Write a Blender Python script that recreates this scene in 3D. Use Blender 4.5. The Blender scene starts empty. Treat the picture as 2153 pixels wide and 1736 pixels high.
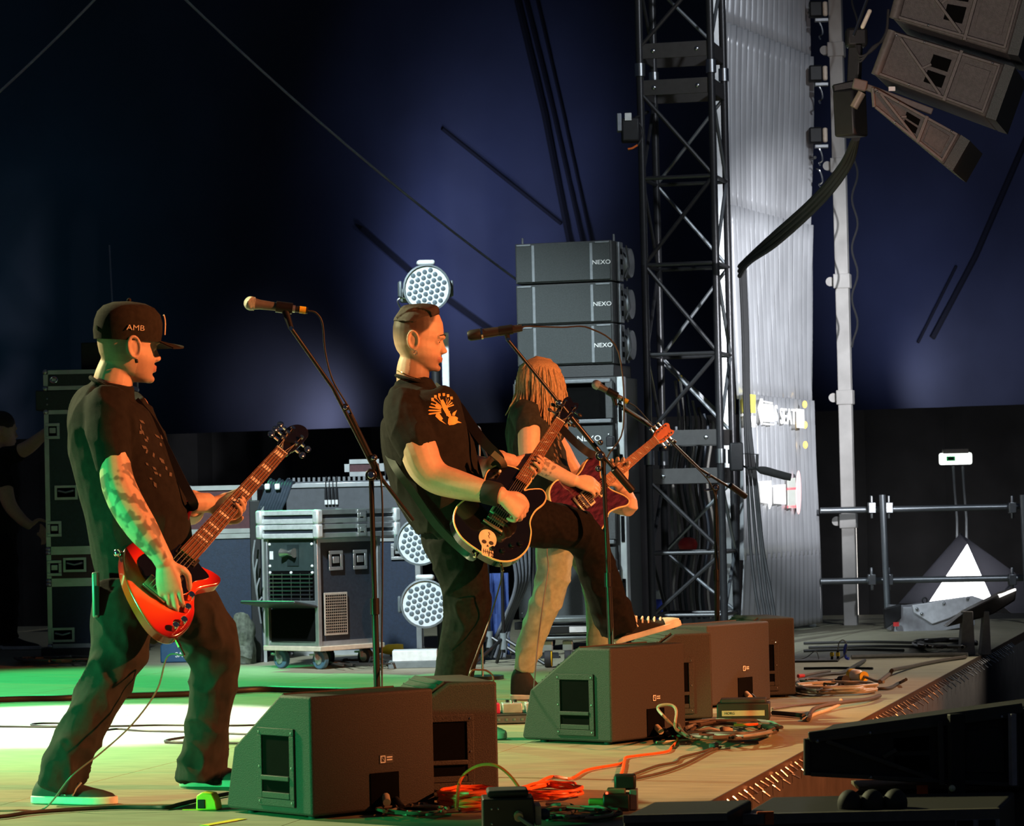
import bpy, bmesh, math, random
from mathutils import Vector, Matrix, noise
from mathutils.bvhtree import BVHTree
random.seed(7)
scene = bpy.context.scene
col = scene.collection
R = math.radians
# ------------------------------------------------------------------ camera
F, W, H = 6800.0, 2153.0, 1736.0
CAMZ = 1.0
PITCH = math.atan(184.0 / F)
ROLL = R(-1.3)
CM = Matrix.Translation((0, 0, CAMZ)) @ Matrix.Rotation(math.pi / 2 + PITCH, 4, 'X') @ Matrix.Rotation(ROLL, 4, 'Z')
cd = bpy.data.cameras.new('camera'); cam = bpy.data.objects.new('camera', cd); col.objects.link(cam)
cd.sensor_width = 36; cd.sensor_fit = 'HORIZONTAL'; cd.lens = F / W * 36
cd.clip_start = 0.5; cd.clip_end = 300
cam.matrix_world = CM
scene.camera = cam
cd.dof.use_dof = True; cd.dof.focus_distance = 13.5; cd.dof.aperture_fstop = 14.0
# ------------------------------------------------------------------ world, exposure
wd = bpy.data.worlds.new('world'); scene.world = wd; wd.use_nodes = True
wd.node_tree.nodes['Background'].inputs[0].default_value = (0.30, 0.40, 0.62, 1)
wd.node_tree.nodes['Background'].inputs[1].default_value = 0.04
vs = scene.view_settings
vs.view_transform = 'Standard'; vs.look = 'None'; vs.exposure = 0.0; vs.gamma = 1.0; vs.use_curve_mapping = False

def P(x, y, d):
    return CM @ Vector(((x - W / 2) / F * d, -(y - H / 2) / F * d, -d))
def G(x, y, z=0.0):
    a = CM.translation; b = P(x, y, 10.0) - a
    return a + b * ((z - a.z) / b.z)
def S(d): return F / d
VIEW = (CM.to_3x3() @ Vector((0, 0, -1))).normalized()
IMR = (CM.to_3x3() @ Vector((1, 0, 0))).normalized()     # direction of image right
IMU = (CM.to_3x3() @ Vector((0, 1, 0))).normalized()     # direction of image up

# ------------------------------------------------------------------ lights
def spot(name, loc, target, energy, color, size_deg, blend=0.5, radius=0.15):
    l = bpy.data.lights.new(name, 'SPOT'); o = bpy.data.objects.new(name, l); col.objects.link(o)
    l.energy = energy; l.color = color; l.spot_size = R(size_deg); l.spot_blend = blend; l.shadow_soft_size = radius
    loc = Vector(loc); o.location = loc
    o.rotation_euler = (Vector(target) - loc).to_track_quat('-Z', 'Y').to_euler()
    return o
# warm front light from the audience side, green side light from the left, pale wash from behind left
spot('warm_front_light', (7.8, 8.8, 4.3), (-1.2, 13.7, 0.75), 7000, (1.0, 0.29, 0.085), 40, 0.5, 0.10)
spot('warm_front_light_far', (7.6, 12.0, 3.3), (1.0, 16.2, 0.35), 2600, (1.0, 0.31, 0.09), 27, 0.5, 0.10)
spot('green_side_light', (-6.5, 8.5, 1.2), (-0.3, 12.0, -0.9), 2600, (0.03, 1.0, 0.30), 40, 0.6, 0.2)
spot('green_floor_light', (-4.5, 24.0, 6.5), (-2.2, 17.6, 0), 4400, (0.04, 1.0, 0.28), 36, 0.5, 0.2)
spot('pale_wash_light', (-6.3, 14.9, 5.2), (-0.4, 12.7, 0.8), 4800, (0.98, 0.95, 0.50), 56, 0.6, 0.2)
spot('white_pool_light', (-4.2, 19.5, 6.5), (-2.15, 15.35, 0), 12000, (0.90, 0.96, 1.0), 19, 0.35, 0.08)
spot('white_case_light', (-2.6, 14.5, 5.6), (-0.6, 20.8, 0.9), 4600, (0.78, 0.94, 1.0), 34, 0.6, 0.2)
spot('white_side_fill_light', (4.5, 15.0, 6.5), (1.6, 22.5, 2.0), 1100, (0.85, 0.92, 1.0), 44, 0.6, 0.2)
spot('screen_light', (3.9, 16.2, 2.4), (1.95, 23.4, 2.0), 3000, (0.93, 0.95, 1.0), 26, 0.8, 0.06)
spot('rig_light', (0.5, 9.0, 1.6), (2.4, 15.2, 3.4), 720, (1.0, 0.82, 0.74), 34, 0.6, 0.3)
spot('edge_wash_light', (6.0, 21.0, 5.0), (1.9, 17.6, 0), 1500, (1.0, 0.86, 0.70), 36, 0.6, 0.15)
# unhoused spots added in mid-air to make light patches on the tent cloth
spot('tent_lamp_a', P(930, 690, 38.7), P(935, 630, 39.8), 50, (0.48, 0.56, 1.0), 116, 1.0, 0.1)
spot('tent_lamp_g', P(1005, 560, 38.6), P(1005, 500, 39.8), 50, (0.48, 0.56, 1.0), 116, 1.0, 0.1)
spot('tent_lamp_f', P(1055, 400, 38.5), P(1055, 340, 39.8), 38, (0.48, 0.56, 1.0), 116, 1.0, 0.1)
spot('tent_lamp_b', P(655, 890, 38.9), P(655, 862, 39.7), 40, (0.88, 0.86, 1.0), 100, 1.0, 0.05)
spot('tent_lamp_c', P(2012, 815, 39.1), P(2012, 795, 40.2), 40, (0.88, 0.88, 1.0), 100, 1.0, 0.05)
spot('tent_lamp_d', P(1990, 660, 38.0), P(1990, 560, 39.9), 80, (0.50, 0.57, 1.0), 120, 1.0, 0.1)
spot('tent_lamp_e', P(-200, 640, 37.5), P(-130, 500, 40.5), 26, (0.16, 0.75, 0.85), 140, 1.0, 0.1)

# ------------------------------------------------------------------ materials
MATS = {}
def mat(name, c, rough=0.55, metal=0.0, var=0.12, scale=30.0, bump=0.0, bscale=None, emit=0.0, spec=0.5, attr=None, coat=0.0, trans=0.0, alpha=1.0, stretch=None):
    if name in MATS: return MATS[name]
    m = bpy.data.materials.new(name); m.use_nodes = True
    nt = m.node_tree; N = nt.nodes; L = nt.links
    b = N['Principled BSDF']
    b.inputs['Roughness'].default_value = rough; b.inputs['Metallic'].default_value = metal
    b.inputs['Specular IOR Level'].default_value = spec
    b.inputs['Coat Weight'].default_value = coat; b.inputs['Coat Roughness'].default_value = 0.08
    b.inputs['Transmission Weight'].default_value = trans; b.inputs['Alpha'].default_value = alpha
    tc = N.new('ShaderNodeTexCoord'); mp = N.new('ShaderNodeMapping')
    L.new(tc.outputs['Object'], mp.inputs[0])
    if stretch: mp.inputs['Scale'].default_value = stretch
    nz = N.new('ShaderNodeTexNoise'); nz.inputs['Scale'].default_value = scale; nz.inputs['Detail'].default_value = 4
    L.new(mp.outputs[0], nz.inputs['Vector'])
    mr = N.new('ShaderNodeMapRange'); mr.inputs[1].default_value = 0.3; mr.inputs[2].default_value = 0.7
    mr.inputs[3].default_value = 1 - var; mr.inputs[4].default_value = 1 + var
    L.new(nz.outputs[0], mr.inputs[0])
    mx = N.new('ShaderNodeVectorMath'); mx.operation = 'SCALE'
    if attr:
        at = N.new('ShaderNodeAttribute'); at.attribute_name = attr; L.new(at.outputs['Color'], mx.inputs[0])
    else:
        mx.inputs[0].default_value = c[:3]
    L.new(mr.outputs[0], mx.inputs['Scale']); L.new(mx.outputs[0], b.inputs['Base Color'])
    if bump:
        n2 = N.new('ShaderNodeTexNoise'); n2.inputs['Scale'].default_value = bscale or scale * 4; n2.inputs['Detail'].default_value = 3
        L.new(mp.outputs[0], n2.inputs['Vector'])
        bp = N.new('ShaderNodeBump'); bp.inputs['Strength'].default_value = bump; bp.inputs['Distance'].default_value = 0.01
        L.new(n2.outputs[0], bp.inputs['Height']); L.new(bp.outputs[0], b.inputs['Normal'])
    if emit:
        b.inputs['Emission Color'].default_value = (*c[:3], 1); b.inputs['Emission Strength'].default_value = emit
    MATS[name] = m
    return m
BLACK = mat('black_paint', (0.012, 0.012, 0.013), 0.45, bump=0.05)
BLACKM = mat('black_plastic', (0.016, 0.016, 0.018), 0.45, spec=0.3)
RUBBER = mat('rubber', (0.02, 0.02, 0.022), 0.7)
ALU = mat('aluminium', (0.55, 0.57, 0.58), 0.35, 0.85, scale=12)
STEEL = mat('steel', (0.42, 0.44, 0.46), 0.3, 1.0, scale=14)
CHROME = mat('chrome', (0.8, 0.8, 0.8), 0.12, 1.0, 0.03)
GOLD = mat('gold_metal', (0.75, 0.48, 0.18), 0.2, 1.0, 0.05)
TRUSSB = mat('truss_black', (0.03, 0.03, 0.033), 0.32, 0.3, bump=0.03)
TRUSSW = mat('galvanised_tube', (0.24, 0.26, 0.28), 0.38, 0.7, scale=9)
MONM = mat('monitor_paint', (0.042, 0.039, 0.038), 0.62, 0, 0.25, 220, 0.35, 320, spec=0.25)
WHITEP = mat('white_paint', (0.75, 0.76, 0.76), 0.5)
WHITEPRINT = mat('white_print', (0.82, 0.82, 0.80), 0.6)
YELLOW = mat('yellow_plastic', (0.80, 0.52, 0.02), 0.5)
ORANGE = mat('orange_tape', (0.80, 0.16, 0.03), 0.55)
REDP = mat('red_plastic', (0.55, 0.03, 0.03), 0.45)
BLUEP = mat('blue_plastic', (0.03, 0.06, 0.5), 0.45)
CASEB = mat('case_laminate', (0.020, 0.026, 0.036), 0.4, 0, 0.2, 60, 0.08)
CASEBLUE = mat('case_blue_laminate', (0.008, 0.018, 0.042), 0.5, 0, 0.2, 60, 0.1)
CASERED = mat('case_maroon_laminate', (0.06, 0.015, 0.02), 0.45, 0, 0.2, 60)

# ------------------------------------------------------------------ mesh building
ROOT = {}
def thing(name, label, cat, loc=(0, 0, 0), rotz=0.0, group=None, M=None):
    o = bpy.data.objects.new(name, None); col.objects.link(o)
    o.empty_display_size = 0.1
    Mx = M if M is not None else Matrix.Translation(Vector(loc)) @ Matrix.Rotation(rotz, 4, 'Z')
    o.matrix_world = Mx
    ROOT[o.name] = Mx.copy()
    tag(o, label, cat, group)
    return o
def tag(o, label=None, cat=None, group=None, kind=None):
    if label: o['label'] = label
    if cat: o['category'] = cat
    if group: o['group'] = group
    if kind: o['kind'] = kind
    return o
def catmull(pts, n=6, closed=False):
    pts = [Vector(p) for p in pts]; m = len(pts); out = []
    rng = range(m) if closed else range(m - 1)
    for i in rng:
        if closed: p0, p1, p2, p3 = pts[i - 1], pts[i], pts[(i + 1) % m], pts[(i + 2) % m]
        else:
            p1, p2 = pts[i], pts[i + 1]
            p0 = pts[i - 1] if i > 0 else p1 * 2 - p2
            p3 = pts[i + 2] if i + 2 < m else p2 * 2 - p1
        for k in range(n):
            t = k / n
            out.append(0.5 * ((2 * p1) + (p2 - p0) * t + (2 * p0 - 5 * p1 + 4 * p2 - p3) * t * t + (3 * p1 - p0 - 3 * p2 + p3) * t ** 3))
    if not closed: out.append(pts[-1].copy())
    return out
class MB:
    def __init__(s): s.v = []; s.f = []
    def add(s, verts, faces):
        k = len(s.v); s.v += [Vector(v) for v in verts]; s.f += [tuple(i + k for i in f) for f in faces]; return s
    def box(s, c, size, rot=None):
        c = Vector(c); h = [a / 2 for a in size]; vs = []
        for z in (-1, 1):
            for y in (-1, 1):
                for x in (-1, 1):
                    p = Vector((x * h[0], y * h[1], z * h[2]))
                    if rot is not None: p = rot @ p
                    vs.append(c + p)
        return s.add(vs, [(0, 2, 3, 1), (4, 5, 7, 6), (0, 1, 5, 4), (2, 6, 7, 3), (0, 4, 6, 2), (1, 3, 7, 5)])
    def bar(s, a, b, w, t, up=(0, 0, 1)):
        a, b = Vector(a), Vector(b); z = (b - a); ln = z.length; z.normalize()
        u = Vector(up)
        x = u.cross(z)
        if x.length < 1e-4: x = Vector((1, 0, 0)).cross(z)
        x.normalize(); y = z.cross(x)
        return s.box((a + b) / 2, (w, t, ln), Matrix((x, y, z)).transposed())
    def loft(s, rings, cap=True, closed=False):
        n = len(rings[0]); k = len(s.v)
        for r in rings: s.v += [Vector(p) for p in r]
        m = len(rings)
        for i in range(m if closed else m - 1):
            a = k + i * n; b = k + ((i + 1) % m) * n
            for j in range(n):
                s.f.append((a + j, a + (j + 1) % n, b + (j + 1) % n, b + j))
        if cap and not closed:
            s.f.append(tuple(k + n - 1 - j for j in range(n))); s.f.append(tuple(k + (m - 1) * n + j for j in range(n)))
        return s
    def tube(s, pts, r, n=8, cap=True, closed=False):
        pts = [Vector(p) for p in pts]; m = len(pts)
        rs = r if isinstance(r, (list, tuple)) else [r] * m
        rings = []; u = None
        for i, p in enumerate(pts):
            if closed: t = pts[(i + 1) % m] - pts[i - 1]
            else: t = pts[min(i + 1, m - 1)] - pts[max(i - 1, 0)]
            if t.length < 1e-9: t = Vector((0, 0, 1))
            t.normalize()
            if u is None:
                u = t.cross(Vector((0, 0, 1)))
                if u.length < 0.05: u = t.cross(Vector((1, 0, 0)))
            u = (u - t * u.dot(t)); u.normalize(); w = t.cross(u)
            rings.append([p + (u * math.cos(2 * math.pi * j / n) + w * math.sin(2 * math.pi * j / n)) * rs[i] for j in range(n)])
        return s.loft(rings, cap, closed)
    def cyl(s, a, b, r0, r1=None, n=16):
        return s.tube([a, b], [r0, r0 if r1 is None else r1], n)
    def sphere(s, c, r, seg=12, ring=8, rot=None):
        c = Vector(c); r = (r, r, r) if not isinstance(r, (tuple, list)) else r
        vs = []; fs = []
        def pt(th, ph):
            p = Vector((r[0] * math.sin(th) * math.cos(ph), r[1] * math.sin(th) * math.sin(ph), r[2] * math.cos(th)))
            return c + (rot @ p if rot is not None else p)
        vs.append(pt(0, 0))
        for i in range(1, ring):
            for j in range(seg): vs.append(pt(math.pi * i / ring, 2 * math.pi * j / seg))
        vs.append(pt(math.pi, 0)); last = len(vs) - 1
        for j in range(seg): fs.append((0, 1 + j, 1 + (j + 1) % seg))
        for i in range(ring - 2):
            a = 1 + i * seg; b = a + seg
            for j in range(seg): fs.append((a + j, b + j, b + (j + 1) % seg, a + (j + 1) % seg))
        a = 1 + (ring - 2) * seg
        for j in range(seg): fs.append((a + j, last, a + (j + 1) % seg))
        return s.add(vs, fs)
    def prism(s, poly, z0, z1, M=None):
        n = len(poly); M = M or Matrix.Identity(4)
        vs = [M @ Vector((p[0], p[1], z0)) for p in poly] + [M @ Vector((p[0], p[1], z1)) for p in poly]
        fs = [tuple(range(n - 1, -1, -1)), tuple(range(n, 2 * n))] + [(i, (i + 1) % n, n + (i + 1) % n, n + i) for i in range(n)]
        return s.add(vs, fs)
    def disc(s, c, axis, r0, r1, depth, n=20):
        return s
    def xf(s, M):
        s.v = [M @ v for v in s.v]; return s
    def mesh(s, name, inv=None):
        me = bpy.data.meshes.new(name)
        me.from_pydata([(inv @ v) if inv is not None else v for v in s.v], [], s.f); me.update()
        return me
    def build(s, name, m, parent=None, local=False, smooth=True, bevel=0.0, seg=2, angle=40, label=None, cat=None, group=None, kind=None, base=True):
        inv = None; off = None
        if parent is not None:
            root = parent
            while root.parent: root = root.parent
            if not local: inv = ROOT[root.name].inverted()
        elif base and s.v:
            xs = [v.x for v in s.v]; ys = [v.y for v in s.v]; zs = [v.z for v in s.v]
            off = Vector(((min(xs) + max(xs)) / 2, (min(ys) + max(ys)) / 2, min(zs)))
            inv = Matrix.Translation(-off)
        me = s.mesh(name, inv)
        bm = bmesh.new(); bm.from_mesh(me); bmesh.ops.recalc_face_normals(bm, faces=bm.faces); bm.to_mesh(me); bm.free()
        o = link(name, me, m, parent, smooth, angle)
        if off is not None: o.location = off; ROOT[o.name] = Matrix.Translation(off)
        if bevel:
            b = o.modifiers.new('bevel', 'BEVEL'); b.width = bevel; b.segments = seg; b.limit_method = 'ANGLE'; b.angle_limit = R(35)
        tag(o, label, cat, group, kind)
        return o
def link(name, me, m, parent=None, smooth=True, angle=40):
    if smooth and len(me.polygons):
        me.polygons.foreach_set('use_smooth', [True] * len(me.polygons))
        try: me.set_sharp_from_angle(angle=R(angle))
        except Exception: pass
    if m is not None and not me.materials: me.materials.append(m)
    o = bpy.data.objects.new(name, me); col.objects.link(o)
    if parent is not None: o.parent = parent
    return o
def copy_tree(o, parent=None, M=None):
    c = o.copy(); col.objects.link(c); c.parent = parent
    if M is not None:
        c.matrix_world = M; ROOT[c.name] = M.copy()
    for ch in o.children: copy_tree(ch, c)
    return c
def frame(ex, ey, ez, o):
    M = Matrix((ex, ey, ez)).transposed().to_4x4(); M.translation = o; return M
def text_mesh(body, size, depth=0.0, shear=0.0, space=1.0):
    cu = bpy.data.curves.new('lettering', 'FONT'); cu.body = body; cu.size = size; cu.extrude = depth; cu.align_x = 'CENTER'; cu.align_y = 'CENTER'
    cu.space_character = space; cu.resolution_u = 3
    o = bpy.data.objects.new('lettering', cu); col.objects.link(o)
    dg = bpy.context.evaluated_depsgraph_get(); me = bpy.data.meshes.new_from_object(o.evaluated_get(dg))
    bpy.data.objects.remove(o); bpy.data.curves.remove(cu)
    me.materials.clear()
    return me
def text(name, body, size, m, M, parent, world=True, depth=0.0008, space=1.0, bold=0.0, sx=1.0):
    """flat lettering; M maps x right, y up, z out of the surface (world unless world=False)"""
    me = text_mesh(body, size, depth, space=space)
    if parent is not None and world:
        r = parent
        while r.parent: r = r.parent
        M = ROOT[r.name].inverted() @ M
    me.transform(M @ Matrix.Diagonal((sx, 1, 1, 1)))
    return link(name, me, m, parent, False)
def floor_cable(name, pts, r, m, label, cat='cable', group=None, n=6, z=None, sub=7):
    """pts: (x, y) pixels on the floor, or (x, y, height)"""
    w = []
    for p in pts:
        h = p[2] if len(p) > 2 else 0
        w.append(G(p[0], p[1], r + 0.0015 + h))
    pp = catmull(w, sub)
    for q in pp: q.z = max(q.z, r + 0.0012)
    b = MB().tube(pp, r, n)
    return b.build(name, m, label=label, cat=cat, group=group)
# ================================================================== SETTING
EA, EB = G(1400, 1736), G(2040, 1390)
EU = (EB - EA).normalized(); EU.z = 0; EU.normalize()      # along the stage edge, away from the camera
EV = Vector((EU.y, -EU.x, 0))                               # towards the audience (right)
YAW = math.atan2(EU.y, EU.x) - math.pi / 2                  # turn that brings local +Y onto the stage edge
def SE(u, v, z=0.0): return Vector((EA.x, EA.y, 0)) + EU * u + EV * v + Vector((0, 0, z))
DECK = mat('deck_plywood', (0.27, 0.25, 0.17), 0.55, 0, 0.22, 5, 0.12, 40, stretch=(1, 6, 1))
CONC = mat('pit_ground', (0.05, 0.048, 0.045), 0.85, 0, 0.3, 4, 0.3)
SKIRT = mat('skirt_cloth', (0.035, 0.031, 0.030), 0.95, 0, 0.25, 8, 0.25, 60)
TENT = mat('tent_cloth', (0.050, 0.060, 0.105), 0.85, 0, 0.22, 0.7, 0.12, 2.5)
SEAM = mat('tent_seam_cloth', (0.010, 0.011, 0.018), 0.9)
DRAPE = mat('black_drape', (0.018, 0.017, 0.018), 0.95, 0, 0.3, 3)
# stage floor: a base and the ply panels laid on it
base = MB().prism([SE(-4, 0).xy, SE(17, 0).xy, SE(17, -11).xy, SE(-4, -11).xy], -0.16, -0.012)
floor = base.build('floor', mat('deck_frame', (0.03, 0.028, 0.025), 0.8), kind='structure', smooth=False, label='stage deck of pale plywood panels')
pm = MB().box((0, 0, -0.0075), (1.216, 2.436, 0.015)).mesh('deck_panel'); pm.materials.append(DECK)
finv = ROOT[floor.name].inverted()
for i in range(9):
    for j in range(9):
        u = -4 + 2.44 * (i + 0.5) + (1.22 if j % 2 else 0); v = -1.22 * (j + 0.5)
        if u > 16.2: continue
        o = bpy.data.objects.new('deck_panel', pm); col.objects.link(o); o.parent = floor
        o.matrix_local = finv @ Matrix.Translation(SE(u, v)) @ Matrix.Rotation(YAW, 4, 'Z')
gm = MB().box((2, 22, -1.36), (44, 60, 0.1)); gm.build('ground', CONC, kind='structure', smooth=False)
# skirt in shallow folds below the edge
b = MB(); rows = []
nu = 220
for k in range(6):
    z = -0.05 - k * 0.252; row = []
    for i in range(nu + 1):
        u = -4 + 21 * i / nu
        row.append(SE(u, 0.012 + 0.02 * (k / 5) * math.sin(u * 5.1) + 0.012 * (k / 5) * math.sin(u * 13.3 + 1), z))
    rows.append(row)
vsk = [p for r in rows for p in r]; n1 = nu + 1
fsk = [(k * n1 + i, k * n1 + i + 1, (k + 1) * n1 + i + 1, (k + 1) * n1 + i) for k in range(5) for i in range(nu)]
o = MB().add(vsk, fsk).build('stage_skirt', SKIRT, label='dark cloth skirt hanging along the front edge of the stage', cat='stage skirt')
sm = o.modifiers.new('thick', 'SOLIDIFY'); sm.thickness = 0.004
edge = MB().prism([(-4, 0.0), (17, 0.0), (17, 0.006), (-4, 0.006)], -0.075, 0.004, frame(EU, EV, Vector((0, 0, 1)), SE(0, 0))).build('trim_1', mat('edge_rail', (0.07, 0.045, 0.03), 0.5, 0.2), kind='structure', smooth=False)
cm = MB().tube([(0, 0, 0.0), (0.012, 0.004, -0.008), (0.03, 0.006, -0.02)], 0.0042, 5).mesh('skirt_clip'); cm.materials.append(STEEL)
einv = ROOT[edge.name].inverted()
MF = frame(EV, EU, Vector((0, 0, 1)), Vector((0, 0, 0)))
for i in range(110):
    u = -0.6 + i * 0.115
    for row in range(2):
        if row and i % 2: continue
        o = bpy.data.objects.new('skirt_clip', cm); col.objects.link(o); o.parent = edge
        o.matrix_local = einv @ Matrix.Translation(SE(u + 0.03 * row, 0.010, -0.016 - 0.036 * row)) @ Matrix.Rotation(YAW + random.uniform(-.15, .15), 4, 'Z') @ Matrix.Rotation(random.uniform(-.1, .2), 4, 'Y')
# tent: one big cloth behind everything, billowing between its seams
b = MB(); nx, nz = 90, 50; vt = []
for k in range(nz + 1):
    z = -1.4 + 15.5 * k / nz
    for i in range(nx + 1):
        x = -17 + 36 * i / nx
        bil = 0.25 * math.sin(x * 1.05 + z * 0.25) + 0.12 * math.sin(x * 2.7 - z * 0.9)
        vt.append((x, 40 + 0.012 * x * x + bil - max(0, z - 5) ** 2 * 0.05, z))
ft = [(k * (nx + 1) + i, k * (nx + 1) + i + 1, (k + 1) * (nx + 1) + i + 1, (k + 1) * (nx + 1) + i) for k in range(nz) for i in range(nx)]
wall = MB().add(vt, ft).build('wall_back', TENT, kind='structure', label='dark blue tent cloth')
tentbvh = BVHTree.FromPolygons(vt, ft)
def on_tent(x, y, off=0.03):
    a = CM.translation; dr = (P(x, y, 10) - a).normalized()
    h = tentbvh.ray_cast(a, dr)
    return h[0] - dr * off
def seam(pts, w):
    q = []
    for (a, b_) in zip(pts[:-1], pts[1:]):
        for t in range(8): q.append(on_tent(a[0] + (b_[0] - a[0]) * t / 8, a[1] + (b_[1] - a[1]) * t / 8))
    q.append(on_tent(*pts[-1]))
    MB().tube(q, w, 6).build('tent_seam', SEAM, wall)
seam([(1078, -40), (1145, 240), (1200, 520)], 0.045)
seam([(1096, -40), (1165, 240), (1228, 520)], 0.03)
seam([(1120, -40), (1185, 240), (1246, 520)], 0.02)
seam([(930, 270), (1080, 390), (1180, 470)], 0.025)
seam([(760, 480), (880, 585), (1040, 700)], 0.04)
seam([(1960, 710), (2050, 540), (2180, 240)], 0.04)
seam([(1930, 720), (2010, 560)], 0.02)
# low black drape in front of the tent
b = MB(); vd = []; nx = 160
for k in range(2):
    for i in range(nx + 1):
        x = -12 + 26 * i / nx
        vd.append((x, 33 + 0.05 * math.sin(x * 9) + 0.03 * math.sin(x * 23), -1.3 if k == 0 else 1.80 + 0.012 * x))
MB().add(vd, [(i, i + 1, nx + 2 + i, nx + 1 + i) for i in range(nx)]).build('wall_drape', DRAPE, kind='structure', label='low black drape in front of the tent cloth')
# ------------------------------------------------------------------ wires under the tent roof
WIRE = mat('pale_rope', (0.75, 0.75, 0.78), 0.7)
def wire(name, a, b_, d0, d1, r, m, label, cat='cable', sag=0.0):
    p0, p1 = P(*a, d0), P(*b_, d1)
    pts = [p0.lerp(p1, t / 14) + Vector((0, 0, -sag * 4 * (t / 14) * (1 - t / 14))) for t in range(15)]
    return MB().tube(pts, r, 6).build(name, m, label=label, cat=cat)
wire('guy_rope', (375, -15), (1180, 655), 30, 31, 0.012, WIRE, 'long pale rope running down from the roof to the speaker stack', 'rope', 0.12)
wire('guy_rope', (210, -12), (-20, 210), 30, 30, 0.012, WIRE, 'short pale rope crossing the top left corner', 'rope', 0.02)
# ------------------------------------------------------------------ truss tower
TD = 22.0
def truss_tower():
    c = G(1463, yfloor := 1043 + S(TD) * CAMZ)
    t = thing('truss_tower', 'tall black box truss tower beside the ribbed plastic sheet', 'truss', (c.x, c.y, 0), YAW)
    w = 0.245; top = 6.6
    for sx in (-1, 1):
        for sy in (-1, 1):
            MB().cyl((sx * w, sy * w, 0.0), (sx * w, sy * w, top), 0.026, n=12).build('chord', TRUSSB, t, True)
    MB().box((0, 0, 0.012), (0.58, 0.58, 0.024)).build('base_plate', TRUSSB, t, True)
    s = S(TD)
    def zz(y): return (1043 + s - y) / s
    rungs = [1290, 1160, 745, 557, 375, -60, -240]
    for y in rungs:
        for (a, b_) in (((-w, -w), (w, -w)), ((w, -w), (w, w)), ((w, w), (-w, w)), ((-w, w), (-w, -w))):
            MB().cyl((*a, zz(y)), (*b_, zz(y)), 0.014, n=8).build('rung', TRUSSB, t, True)
    for y in (1000, 920, 185, 108):
        for sy in (-1, 1):
            MB().box((0, sy * w, zz(y)), (0.50, 0.012, 0.105)).build('joint_plate', mat('plate_grey', (0.045, 0.042, 0.042), 0.5, 0.2), t, True, bevel=0.003)
        for sx in (-1, 1):
            MB().box((sx * w, 0, zz(y)), (0.012, 0.46, 0.105)).build('joint_plate', MATS['plate_grey'], t, True, bevel=0.003)
        for sx in (-1, 1):
            MB().sphere((sx * 0.15, -w - 0.008, zz(y)), (0.016, 0.008, 0.016), 8, 5).build('bolt', STEEL, t, True)
    for sx in (-1, 1):
        for sy in (-1, 1):
            for (ya, yb) in ((975, 945), (160, 133)):
                MB().cyl((sx * w, sy * w, zz(ya)), (sx * w, sy * w, zz(yb)), 0.036, n=12).build('coupler', STEEL, t, True)
    bays = [(1290, 1160, '/'), (1160, 1010, '\\'), (910, 745, '/'), (745, 557, '\\'), (557, 375, '/'), (375, 195, '\\'), (100, -60, '/'), (-60, -240, '\\')]
    for (y0, y1, k) in bays:
        f = 1 if k == '/' else -1
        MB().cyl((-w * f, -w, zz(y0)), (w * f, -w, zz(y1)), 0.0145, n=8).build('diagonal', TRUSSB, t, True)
        MB().cyl((w * f, w, zz(y0)), (-w * f, w, zz(y1)), 0.0125, n=8).build('diagonal', TRUSSW, t, True)  # paler tube puts the white rim light into the far diagonals' colour
        MB().cyl((w, -w * f, zz(y0)), (w, w * f, zz(y1)), 0.0125, n=8).build('diagonal', TRUSSW, t, True)  # same rim light in the colour of the right-hand diagonals
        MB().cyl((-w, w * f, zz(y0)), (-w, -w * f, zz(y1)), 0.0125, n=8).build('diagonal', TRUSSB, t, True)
    return t
truss_tower()
# ------------------------------------------------------------------ ribbed translucent sheet
PLAST = mat('ribbed_plastic', (0.62, 0.63, 0.66), 0.22, 0.25, 0.18, 1.6, 0.0, trans=0.25, spec=0.6)
q0 = Vector((1.545, 22.45, 0)); q1 = Vector((2.285, 24.4, 0))
sd = (q1 - q0); slen = sd.length; sd.normalize(); sn = Vector((sd.y, -sd.x, 0))   # sn points right, to the audience
t = thing('plastic_sheet_screen', 'tall ribbed translucent plastic sheet hanging behind the truss tower', 'plastic sheet', q0 + sd * slen / 2, YAW)
zt = 0.03; k = 0
for hgt in (0.55, 1.15, 1.35, 1.3, 1.3, 1.3):
    b = MB(); nw = 20 * 8; vv = []
    nzv = 10
    for r_ in range(nzv + 1):
        z = zt + hgt * r_ / nzv
        for i in range(nw + 1):
            x = slen * i / nw
            a = 0.034 if k > 0 else 0.006
            off = a * math.sin(2 * math.pi * 17 * i / nw + 0.5 * math.sin(z * 2.1 + i * 0.02)) + 0.03 * math.sin(z * 1.3 + x * 1.1) + 0.02 * (r_ / nzv)
            vv.append(q0 + sd * x + sn * off + Vector((0, 0, z)))
    ff = [(r_ * (nw + 1) + i, r_ * (nw + 1) + i + 1, (r_ + 1) * (nw + 1) + i + 1, (r_ + 1) * (nw + 1) + i) for r_ in range(nzv) for i in range(nw)]
    o = MB().add(vv, ff).build('sheet_panel', PLAST, t)
    so = o.modifiers.new('thick', 'SOLIDIFY'); so.thickness = 0.003
    zt += hgt - 0.03; k += 1
for x in (0.0, slen):
    MB().bar(q0 + sd * x - sn * 0.06, q0 + sd * x - sn * 0.06 + Vector((0, 0, zt)), 0.05, 0.05).build('sheet_post', ALU, t)
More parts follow.
